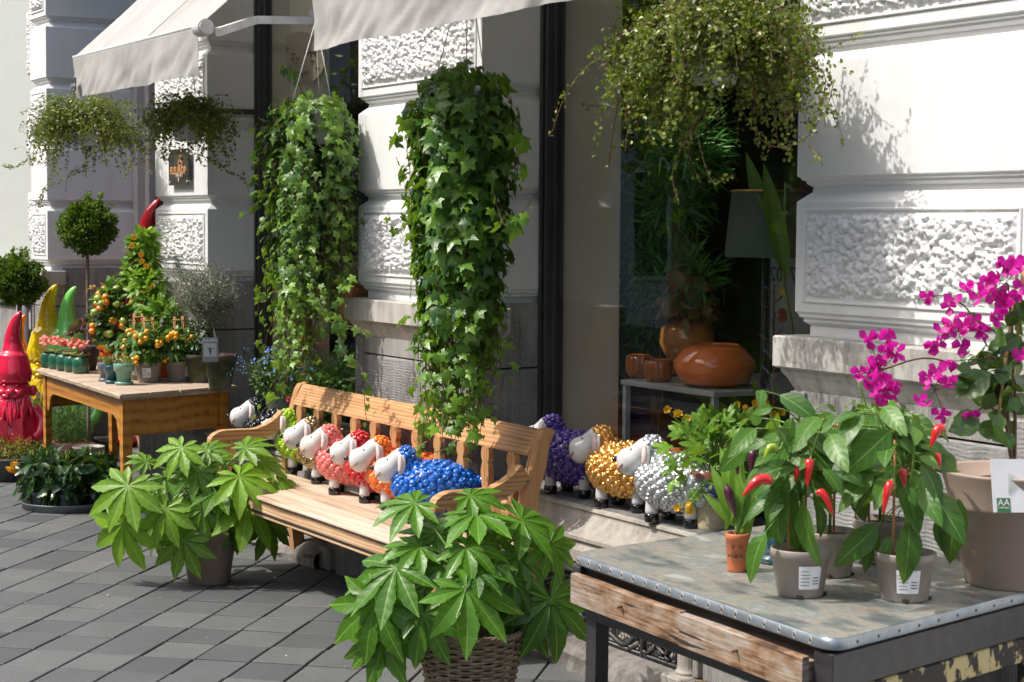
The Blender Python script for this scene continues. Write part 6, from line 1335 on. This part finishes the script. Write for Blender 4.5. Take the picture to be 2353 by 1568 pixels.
def gnome(label, x, y, z0, h, colr, heading, seed):
    t = thing('garden_gnome', label, 'garden gnome', (x, y, z0), 'glossy garden gnomes'); t.rotation_euler = (0, 0, heading); t.scale = (h, h, h); m = ceramic('gnome_glaze', colr, 0, .13)
    # unit height, facing +X
    mb = MB(); C = smooth_path([(0, 0, .56), (0, 0, .62), (-.005, 0, .70), (-.010, 0, .76), (-.004, 0, .84), (.008, .02, .92), (.018, .055, .985)], 6); L = np.linspace(0, 1, len(C)); r = np.interp(L, [0, .15, .35, .5, .66, .85, .96, 1], [.108, .116, .090, .060, .045, .030, .018, .004]); r = r * (1 + .05 * np.sin(L * 40) * ((L > .35) & (L < .6))); tube(mb, C, r, 28); part('hat', mb, m, t, True, True)
    mb = MB(); lathe(mb, [(.0, .08), (.09, .085), (.125, .12), (.15, .19), (.145, .27), (.125, .36), (.10, .43), (.09, .46), (0, .47)], (0, 0, 0), 32); b_ = part('body', mb, m, t, True, True)
    mb = MB(); sphere(mb, (0, 0, .50), (.105, .108, .095), 24, 16); sphere(mb, (.112, 0, .505), (.030, .030, .026), 14, 10)
    for s in (-1, 1): sphere(mb, (.082, s * .045, .500), (.034, .034, .028), 14, 10)
    hd = part('head', mb, m, t, True, True)
    for s in (-1, 1):
        mb = MB(); sphere(mb, (.0, s * .118, .505), (.014, .026, .034), 14, 10); part('ear', mb, m, t, True, True)
        mb = MB(); sphere(mb, (.092, s * .036, .542), (.010, .014, .011), 12, 8); part('eye', mb, m, hd, True, True)
        mb = MB(); tube(mb, smooth_path([(.10, s * .014, .562), (.098, s * .038, .570), (.082, s * .062, .556)], 4), .007, 8); part('brow', mb, m, hd, True, True)
        mb = MB(); tube(mb, smooth_path([(.118, s * .004, .478), (.108, s * .038, .482), (.085, s * .068, .495)], 5), [.010, .012, .014, .015, .015, .014, .012, .010, .008, .005, .003][:11], 8); part('moustache', mb, m, t, True, True)
        mb = MB(); tube(mb, smooth_path([(-.01, s * .115, .40), (.0, s * .165, .33), (.045, s * .165, .26), (.09, s * .13, .22)], 5), np.interp(np.linspace(0, 1, 16), [0, .5, .85, 1], [.040, .042, .032, .028]), 14); part('arm', mb, m, b_, True, True)
        mb = MB(); sphere(mb, (.115, s * .105, .205), (.032, .028, .038), 12, 8); part('hand', mb, m, b_, True, True)
        mb = MB(); lathe(mb, [(0, 0), (.062, .0), (.066, .02), (.058, .06), (.06, .13), (0, .14)], (0, s * .068, 0), 18); sphere(mb, (.05, s * .07, .028), (.068, .050, .030), 16, 10); part('boot', mb, m, t, True, True)
        mb = MB(); prism(mb, [(.012 * s, .33), (.075 * s, .36), (.075 * s, .20), (.012 * s, .18)][::s], .135, .150, 0); part('coat_flap', mb, m, b_, False, True)
    mb = MB(); bd = mb
    for row, (z, n_, rr, ln) in enumerate(((.475, 13, .100, .15), (.455, 11, .108, .17), (.43, 9, .116, .15))):
        for k in range(n_):
            a = (k / (n_ - 1) - .5) * 2.3; w = (1 - .45 * abs(a) / 1.15); o = np.array([math.cos(a) * rr, math.sin(a) * rr, z]); P_ = smooth_path([o, o + [.020, .004 * (-1) ** k, -.35 * ln * w], o + [.028, .010 * (-1) ** k, -.72 * ln * w], o + [.014, .0, -ln * w]], 4); tube(bd, P_, np.interp(np.linspace(0, 1, len(P_)), [0, .3, .7, 1], [.013, .015, .011, .002]), 8)
    part('beard', bd, m, t, True, True); mb = MB(); sphere(mb, (.112, 0, .452), (.012, .030, .008), 12, 8); part('mouth', mb, m, hd, True, True); return t
hd_ = math.atan2(CAM[1] + .4, CAM[0] + 4.6)
q = ony(30, 900, -.42); tz = ony(48, 716, -.42)[2]; gnome('glossy raspberry red garden gnome at the left edge', q[0], -.42, 0, tz / .99, (.70, .015, .06), hd_ - .15, 1)
q = ony(52, 900, -.10); tz = ony(60, 722, -.10)[2]; gnome('orange garden gnome almost hidden behind the red one', q[0], -.13, 0, tz / .99, (.75, .20, .01), hd_ - .15, 2)
q = ony(135, 800, .10); tz = ony(162, 656, .10)[2]; gnome('yellow garden gnome behind the left end of the ochre table', q[0], .02, 0, tz / .985, (.80, .56, .005), hd_ - .2, 3)
q = ony(173, 800, .18); tz = ony(195, 660, .18)[2]; gnome('lime green garden gnome next to the yellow one behind the table', q[0], .12, 0, tz / .985, (.22, .78, .14), hd_ - .2, 4)
q = ony(338, 560, .60); tz = ony(362, 455, .60)[2]; gnome('tall dark red garden gnome standing in the shop doorway', q[0], .60, .12, (tz - .12) / .985, (.28, .006, .012), hd_ - .2, 5)
# lavender pots, trough, low bowl, hibiscus tray
M_tp = plain('pink_terracotta', (.55, .32, .24), (.46, .24, .17), 4, .7, bs=.2, bscale=50)
def square_pot(label, c, w, h, name='square_terracotta_pot', l=None):
    l = l or w; t = thing(name, label, 'potted plant', tuple(c)); mb = MB(); prof = [(0, .02), (h - .05, .0), (h - .048, -.012), (h - .004, -.012), (h, -.008), (h, .012), (h - .02, .014)]; loftrect2(mb, prof, c, l, w); part('pot', mb, M_tp, t); return t
def loftrect2(mb, prof, c, l, w):
    V = []
    for z, i in prof: V += [(c[0] - l + i, c[1] - w + i, c[2] + z), (c[0] + l - i, c[1] - w + i, c[2] + z), (c[0] + l - i, c[1] + w - i, c[2] + z), (c[0] - l + i, c[1] + w - i, c[2] + z)]
    F = [(k * 4 + j, k * 4 + (j + 1) % 4, k * 4 + 4 + (j + 1) % 4, k * 4 + 4 + j) for k in range(len(prof) - 1) for j in range(4)]; m_ = len(prof) * 4; F += [(3, 2, 1, 0), (m_ - 4, m_ - 3, m_ - 2, m_ - 1)]; mb.add(V, F)
M_lav = leafmat('lavender_leaf', (.05, .11, .03), (.17, .27, .09), None, .55, .25); M_lavf = leafmat('lavender_flower', (.13, .05, .20), (.33, .16, .42), None, .6, .2)
for (px, py, lab, sd) in ((163, 1015, 'lavender with purple spikes in a square terracotta pot under the table', 1), (78, 1000, 'lavender in a terracotta pot left of the table leg, beside the red gnome', 2)):
    q = onz(px, py, .20); c = np.array([q[0], q[1], 0]); t = square_pot(lab, c, .115, .20, 'lavender_pot'); cc = c + [0, 0, .30]; bush(t, cc, (.14, .14, .15), 1500, T_nar, .045, M_lav, 80 + sd, up=.2, shell=.2); rng = np.random.default_rng(sd); fl = MB(); st_m = MB()
    for k in range(30):
        d = rdir(1, rng)[0]; d[2] = abs(d[2]) + .6; d /= np.linalg.norm(d); a = cc + d * [.13, .13, .14]; b = a + d * .05; tube(st_m, [cc, b], .0012, 3, cap=False); scatter(fl, T_lf, b + np.linspace(-.5, .5, 22)[:, None] * d * .035 + rng.normal(0, .003, (22, 3)), rdir(22, rng) + d, rdir(22, rng), .011, rng.random(22))
    part('flower_stems', st_m, M_stem_g, t); part('flowers', fl, M_lavf, t)
t = square_pot('long pink terracotta trough with small green plants on the dark step', np.array([-4.55, .56, .12]), .10, .26, 'terracotta_trough', .30)
for k in range(5): bush(t, (-4.78 + .115 * k, .53, .41), (.07, .06, .05), 130, T_lf, .028, M_green, 90 + k)
q = onz(12, 1045, .15); t = thing('low_zinc_bowl', 'wide low grey bowl of reddish green ground cover in front of the red gnome', 'potted plant', (q[0], q[1], 0)); mb = MB(); lathe(mb, [(0, 0), (.25, 0), (.26, .005), (.29, .135), (.30, .14), (.30, .15), (.285, .15), (0, .12)], (q[0], q[1], 0), 40); part('bowl', mb, plain('dull_zinc', (.13, .14, .15), (.09, .09, .10), 6, .5, .3), t, True)
bush(t, (q[0], q[1], .16), (.27, .27, .11), 3800, T_wire, .020, leafmat('groundcover_leaf', (.10, .10, .02), (.26, .24, .05), None, .5, .3), 95, shell=.2); bush(t, (q[0], q[1], .20), (.24, .24, .11), 350, T_wire, .014, leafmat('reddish_leaf', (.30, .06, .03), (.40, .12, .05), None, .5, .3), 96, name='red_tips')
q = onz(158, 1165, 0); TR = np.array([q[0], q[1], 0.]); mb = MB(); lathe(mb, [(0, .004), (.255, .004), (.262, .008), (.272, .045), (.280, .047), (.280, .041), (.276, .036), (.268, .002), (0, .0)], tuple(TR), 48); solo('round_tray', mb, plain('grey_tray', (.15, .165, .18), (.11, .12, .13), 6, .4), 'round grey plastic tray on the pavement holding the dark glossy hibiscus pots', 'tray', smooth=True)
M_hib = leafmat('hibiscus_leaf', (.008, .032, .010), (.03, .085, .022), (.05, .12, .04), .18, .1, 5., .05); rng = np.random.default_rng(15)
hl = ['hibiscus pot at the front of the tray, nearest the viewer', 'hibiscus pot with the single orange bloom at the left of the tray', 'hibiscus pot at the back left of the tray', 'hibiscus pot at the back right of the tray', 'hibiscus pot at the right of the tray', 'hibiscus pot in the middle of the tray']
va = math.atan2(CAM[1] - TR[1], CAM[0] - TR[0])
for k in range(6):
    r_ = .17 if k < 5 else 0; a = va + k * 1.2566 * (-1); c = TR + [r_ * math.cos(a), r_ * math.sin(a), .006]; t = thing('hibiscus_pot', hl[k], 'potted plant', tuple(c), 'dark hibiscus plants in the round tray'); pot(t, c, .046, .060, .10, plain('blue_grey_pot', (.17, .19, .23), None, 6, .45), lh=.02)
    bush(t, c + [0, 0, .205], (.12, .12, .11), 120, T_mid, .085, M_hib, 100 + k, down=.45, shell=.35); bush(t, c + [0, 0, .12], (.11, .11, .05), 35, T_mid, .085, M_hib, 110 + k, down=.9, name='lower_leaves'); stems(t, c + [0, 0, .09], [c + [0, 0, .22] + rdir(1, rng)[0] * .06 for _ in range(6)], .003, M_stem_g)
    for j in range(3): mb = MB(); o = c + [rng.normal(0, .05), rng.normal(0, .05), .31 + rng.normal(0, .01)]; pepper_pod(mb, o, o + [.004, 0, .035], .008, .0); part('bud', mb, leafmat('bud_green', (.2, .28, .05), (.4, .3, .05), None, .4, .2), t, True)
    if k == 1:
        o = ony(41, 1085, c[1] - .03); mb = MB()
        for w in range(2): petal_flower(mb, o, (-.3, -.5, .7), .055 - .01 * w, 5, 1.1, .5 + .4 * w, 1.2)
        part('bloom', mb, M_orf, t, True)

# ------------------------------------------------------------------ plaque on the pillar
a, b = ony(388, 345, .072), ony(434, 425, .072); pq = thing('shop_plaque', 'small black glass plaque with copper lettering fixed to the white pillar', 'plaque', ((a[0] + b[0]) / 2, .075, (a[2] + b[2]) / 2)); x0, x1, z0, z1 = a[0], b[0], b[2], a[2]; xm = (x0 + x1) / 2
mb = MB(); bx(mb, x0, x1, .070, .076, z0, z1, .001); pp = part('panel', mb, ceramic('black_glass', (.012, .012, .014), 0, .1), pq)
for (x, z) in ((x0 + .02, z0 + .02), (x1 - .02, z0 + .02), (x0 + .02, z1 - .02), (x1 - .02, z1 - .02)): mb = MB(); tube(mb, [(x, .067, z), (x, .10, z)], .007, 10); part('stud', mb, M_metal, pq, True)
text('lettering', 'FLEUROP', .062, (xm - .01, .0695, z0 + (z1 - z0) * .40), (math.pi / 2, 0, 0), M_copper, pp, bold=.0012, sx=1.08); text('lettering', 'BINDS BIJ', .022, (xm, .0695, z0 + (z1 - z0) * .27), (math.pi / 2, 0, 0), M_letterwht, pp)
mb = MB()
zc_ = z0 + (z1 - z0) * .72
for P_ in ([(.02, .07), (.035, .055), (.025, .035), (.005, .045), (.0, .02), (.02, .005), (.045, .01)], [(.045, .01), (.03, -.02), (.035, -.05), (.045, -.085)], [(.0, .02), (-.02, .0), (-.01, -.02), (.012, -.015)]):
    ribbon(mb, smooth_path([(xm + .02 + p[0] * 1.0, .0693, zc_ - .02 + p[1]) for p in P_], 4), .0008, .009, (0, 1, 0))
part('flower_figure', mb, M_copper, pp)
mb = MB(); prism(mb, [(xm - .008, z0 + .045), (xm + .008, z0 + .045), (xm + .001, z0 + .018), (xm - .001, z0 + .018)], .0688, .0698, 1); part('arrow_mark', mb, M_letterwht, pp)

# ------------------------------------------------------------------ display inside the right window and items in the left one
Yi = .56; A_s = ony(1425, 872, Yi); B_s = ony(1640, 910, Yi); sz = A_s[2]
M_shelf = plain('pale_shelf', (.40, .42, .42), (.30, .31, .31), 4, .4); sh = thing('display_shelf', 'pale shelf on thin legs inside the right window carrying terracotta bowls', 'shelf', ((A_s[0] + B_s[0]) / 2, .9, 0))
sx1 = B_s[0]; mb = MB(); bx(mb, A_s[0], sx1, Yi, 1.75, sz - .022, sz, .003); part('shelf_top', mb, M_shelf, sh)
for (x, y) in ((A_s[0] + .02, Yi + .02), (sx1 - .02, Yi + .02), (A_s[0] + .02, 1.72), (sx1 - .02, 1.72)): mb = MB(); bx(mb, x - .012, x + .012, y - .012, y + .012, .42, sz - .022); part('leg', mb, M_shelf, sh)
M_tg = ceramic('terracotta_glaze', (.80, .20, .05), 0, .18); M_og = ceramic('olive_brown_glaze', (.55, .22, .05), 0, .18)
def mid(px, py, Y, z): return np.array([ony(px, py, Y)[0], Y, z])
c = mid(1642, 820, Yi + .16, sz); mb = MB(); lathe(mb, [(0, 0), (.09, 0), (.14, .02), (.168, .075), (.165, .105), (.13, .15), (.102, .172), (.098, .170), (.11, .15), (.14, .10), (0, .03)], tuple(c), 44); solo('terracotta_bowl', mb, M_tg, 'large round glossy terracotta bowl on the shelf inside the window', 'bowl', smooth=True)
c = mid(1578, 780, Yi + .42, sz); mb = MB(); lathe(mb, [(0, 0), (.06, 0), (.06, .05), (.10, .085), (.125, .14), (.12, .20), (.09, .235), (.085, .23), (0, .21)], tuple(c), 40); t = thing('kalanchoe_in_bowl', 'red edged succulent in a brown glazed round pot inside the window', 'potted plant', tuple(c)); part('pot', mb, M_og, t, True)
bush(t, c + [0, 0, .31], (.15, .13, .12), 110, T_rnd, .075, leafmat('rededge_leaf', (.10, .10, .03), (.26, .20, .07), None, .3, .2, edge=(.45, .06, .04)), 121, shell=.3); stems(t, c + [0, 0, .2], [c + [0, 0, .3] + rdir(1, np.random.default_rng(k))[0] * .08 for k in range(6)], .005, M_stem_r)
M_amber = ceramic('amber_glass', (.38, .11, .015), 0, .08)
for (px, py, yo, lab) in ((1470, 850, .16, 'left ribbed amber glass jar on the window shelf'), (1512, 855, .08, 'right ribbed amber glass jar on the window shelf, nearer the bowl')):
    c = mid(px, py, Yi + yo, sz); mb = MB(); lathe(mb, [(0, 0), (.045, 0), (.056, .02), (.058, .06), (.054, .085), (.044, .095), (.038, .09), (.045, .07), (0, .015)], tuple(c), 60, wob=lambda a, z: 1 + .07 * np.abs(np.sin(a * 6))); solo('glass_jar', mb, M_amber, lab, 'jar', 'ribbed amber glass jars', smooth=True)
c = mid(1505, 1000, .95, .42); mb = MB(); lathe(mb, [(0, 0), (.20, 0), (.25, .03), (.27, .15), (.262, .30), (.245, .32), (.235, .31), (0, .25)], tuple(c), 44); t = thing('large_terracotta_planter', 'large glossy terracotta planter with dark feathery shrub behind the gold sheep inside the window', 'potted plant', tuple(c)); part('pot', mb, M_tg, t, True)
M_fern = leafmat('feathery_leaf', (.03, .15, .03), (.16, .45, .08), None, .45, .25)
for k, (x, y, rx, rz) in enumerate(((1480, 700, .24, .20), (1560, 640, .26, .16), (1440, 780, .18, .14), (1500, 560, .24, .18), (1540, 450, .24, .2), (1460, 380, .20, .2), (1590, 340, .2, .2), (1450, 520, .18, .2), (1520, 250, .2, .2))): bush(t, ony(x, y, 1.0), (rx, .18, rz), 1000, T_nar, .075, M_fern, 130 + k, shell=.1)
stems(t, c + [0, 0, .25], [ony(x, y, 1.0) for x, y in ((1480, 700), (1560, 640), (1500, 560), (1540, 450))], .008, M_stem_b)
c = mid(1640, 985, .62, .60); mb = MB(); lathe(mb, [(0, 0), (.13, 0), (.165, .05), (.17, .13), (.16, .15), (.15, .15), (0, .1)], tuple(c), 40); solo('grey_green_bowl', mb, ceramic('grey_green_glaze', (.20, .25, .23), 0, .25), 'wide grey green bowl low inside the window behind the silver sheep', 'bowl', smooth=True)
t = thing('strap_leaf_plant', 'plant with long arching pale green leaves inside the right window', 'potted plant', tuple(c + [.4, .25, -.18])); c2 = c + [.4, .25, -.18]; pot(t, c2, .08, .11, .2, M_black); lf = MB()
for (x, y, x2, y2) in ((1690, 950, 1590, 905), (1700, 940, 1640, 850), (1760, 950, 1730, 880), (1790, 600, 1720, 370), (1810, 640, 1760, 400), (1800, 540, 1740, 450)):
    p, q = ony(x, y, .80), ony(x2, y2, .72); scatter(lf, t_leaf(.16, 8, .45, .12, .15), [p], [q - p], [CAM - p], np.linalg.norm(q - p) * 1.1, .6)
part('leaves', lf, M_green, t, True); mb = MB(); tube(mb, [c2 + [0, 0, .15], ony(1800, 640, .8), ony(1805, 420, .8)], .006, 6); part('stem', mb, M_stem_g, t, True)
t = thing('blue_red_bromeliad', 'thin red stemmed bromeliad spike with bluish florets inside the window', 'plant', tuple(mid(1782, 1000, .7, .42))); St = MB(); lf = MB(); q0, q1 = mid(1782, 1000, .7, .42), ony(1778, 655, .7); tube(St, [q0, q1], .004, 6); rng = np.random.default_rng(17); M_brom = leafmat('bluish_floret', (.08, .07, .22), (.22, .20, .45), None, .4, .2)
for k in range(18):
    o = q0 + (q1 - q0) * (.45 + .03 * k); d = np.array([(-1) ** k * .8, rng.normal(0, .3), .5]); e = o + d * .07 * (1.2 - k * .03); tube(St, [o, e], .002, 4); scatter(lf, T_lf, o + np.linspace(.3, 1, 8)[:, None] * (e - o), np.repeat([d + [0, 0, .4]], 8, 0), rdir(8, rng), .018, rng.random(8))
part('stem', St, M_stem_r, t, True); part('florets', lf, M_brom, t)
c = ony(1762, 442, .85); mb = MB(); lathe(mb, [(.16, -.26), (.165, -.25), (.14, 0), (.145, 0), (.145, .008), (.13, .008), (.125, 0), (.15, -.25)], (c[0], c[1], c[2]), 40); t = thing('lamp_shade', 'grey green lampshade with a brass rim inside the right window', 'lamp', tuple(c)); part('shade', mb, plain('shade_cloth', (.10, .14, .12), None, 6, .6), t, True); mb = MB(); a = np.linspace(0, 2 * math.pi, 41); tube(mb, np.stack([c[0] + .144 * np.cos(a), c[1] + .144 * np.sin(a), c[2] + .004 + 0 * a], 1), .005, 6); part('rim', mb, plain('brass_rim', (.6, .38, .12), None, 6, .3, .9), t, True); mb = MB(); tube(mb, [(c[0], c[1], .42), (c[0], c[1], c[2] - .02)], .012, 10); part('lamp_pole', mb, M_black, t, True)
# added board behind the glass, standing in for a street sign's reflection
c = ony(1800, 700, .98); bd = thing('sign_reflection_board', 'white board numbered 7402 with blue pedestrian disc, seen mirrored in the window', 'sign', tuple(c)); zt_b, zb_b = ony(1800, 590, .98)[2], ony(1800, 830, .98)[2]; xl_, xr_ = ony(1768, 700, .98)[0], ony(1768, 700, .98)[0] + .34
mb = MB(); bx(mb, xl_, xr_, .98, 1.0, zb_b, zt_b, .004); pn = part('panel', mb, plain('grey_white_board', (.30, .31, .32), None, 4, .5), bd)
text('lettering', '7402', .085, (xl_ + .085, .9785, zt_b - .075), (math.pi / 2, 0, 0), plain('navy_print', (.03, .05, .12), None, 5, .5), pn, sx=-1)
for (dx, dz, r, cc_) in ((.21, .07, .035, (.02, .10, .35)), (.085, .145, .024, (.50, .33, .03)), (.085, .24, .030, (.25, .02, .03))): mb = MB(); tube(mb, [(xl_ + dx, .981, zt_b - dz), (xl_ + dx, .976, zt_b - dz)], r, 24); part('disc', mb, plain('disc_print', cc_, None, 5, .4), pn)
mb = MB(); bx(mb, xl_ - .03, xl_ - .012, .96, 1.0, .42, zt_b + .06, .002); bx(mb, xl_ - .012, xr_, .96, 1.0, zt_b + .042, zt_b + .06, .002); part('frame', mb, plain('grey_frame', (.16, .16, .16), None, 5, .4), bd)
# left window display
c = ony(690, 135, .62); pt_ = thing('mushroom_plate', 'round cream wall plate printed with brown mushrooms inside the left window', 'plate', tuple(c)); mb = MB(); tube(mb, [c, c + [0, .012, 0]], .155, 48); xf(mb, lambda v: rotz(v, .75, (c[0], c[1]))); d_ = part('plate', mb, plain('cream_plate', (.42, .34, .25), (.36, .29, .21), 4, .4), pt_); rng = np.random.default_rng(19)
for k in range(22):
    a, r_ = rng.uniform(0, 6.28), .13 * math.sqrt(rng.random()); o = c + [r_ * math.cos(a), -.002, r_ * math.sin(a)]; s = rng.uniform(.010, .022); mb = MB(); V = [o + [s * math.cos(q), 0, s * .7 * math.sin(q)] for q in np.linspace(0, math.pi, 9)] + [o + [-.2 * s, 0, 0], o + [-.2 * s, 0, -s], o + [.2 * s, 0, -s], o + [.2 * s, 0, 0]]; mb.add(V, [tuple(range(9)), (9, 10, 11, 12)]); xf(mb, lambda v: rotz(v, .75, (c[0], c[1]))); part('mushroom_print', mb, plain('brown_print', (.10, .05, .03), None, 4, .5), d_)
t = thing('dried_flower_vase', 'ochre dried hydrangea heads in a clear vase inside the left window', 'vase of flowers', tuple(ony(805, 830, .60)))
M_hyd = leafmat('dried_petal', (.28, .20, .06), (.45, .34, .12), None, .7, .3)
for k, (x, y, r_) in enumerate(((797, 517, .055), (826, 555, .055), (812, 610, .05))): bush(t, ony(x, y, .62), (r_,) * 3, 420, T_rnd, .016, M_hyd, 140 + k, name='flower_head', shell=.7)
q = ony(812, 680, .62); mb = MB(); lathe(mb, [(0, -.16), (.06, -.16), (.085, -.06), (.075, .04), (.05, .07), (.055, .085)], tuple(q), 28); part('vase', mb, M_amber, t, True); stems(t, q + [0, 0, -.12], [ony(797, 517, .62), ony(826, 555, .62), ony(812, 610, .62)], .003, M_stem_b)
t = thing('window_fern', 'dark green fern low inside the left window behind the bench rail', 'plant', tuple(ony(770, 880, .62))); bush(t, ony(770, 870, .66), (.26, .12, .13), 1300, T_nar, .06, M_fern, 150, shell=.1)
mb = MB(); q = ony(660, 900, .60); bx(mb, q[0], q[0] + .28, .60, .64, .63, 1.15, .004); solo('orange_panel', mb, plain('orange_brown_board', (.35, .13, .03), (.25, .09, .02), 4, .4), 'orange brown wooden board standing inside the left window', 'board')

# small litter on the pavement
rng = np.random.default_rng(33); mb = MB()
for k in range(70):
    x, y = rng.uniform(-2.5, 3.6), rng.uniform(-2.6, -.2); s_ = rng.uniform(.004, .012); a = rng.uniform(0, 6.28)
    V = np.array([(math.cos(a + j * 1.2566) * s_ * rng.uniform(.5, 1), math.sin(a + j * 1.2566) * s_ * .7, .0035 + .002 * (j % 2)) for j in range(5)]) + [x, y, 0]; mb.add(V, [(0, 1, 2, 3, 4)], rng.random())
solo('fallen_petals', mb, leafmat('dry_petal', (.30, .20, .10), (.60, .50, .38), None, .8, .1), 'tiny dry petals and leaf scraps scattered over the grey pavement', 'litter', kind='stuff')
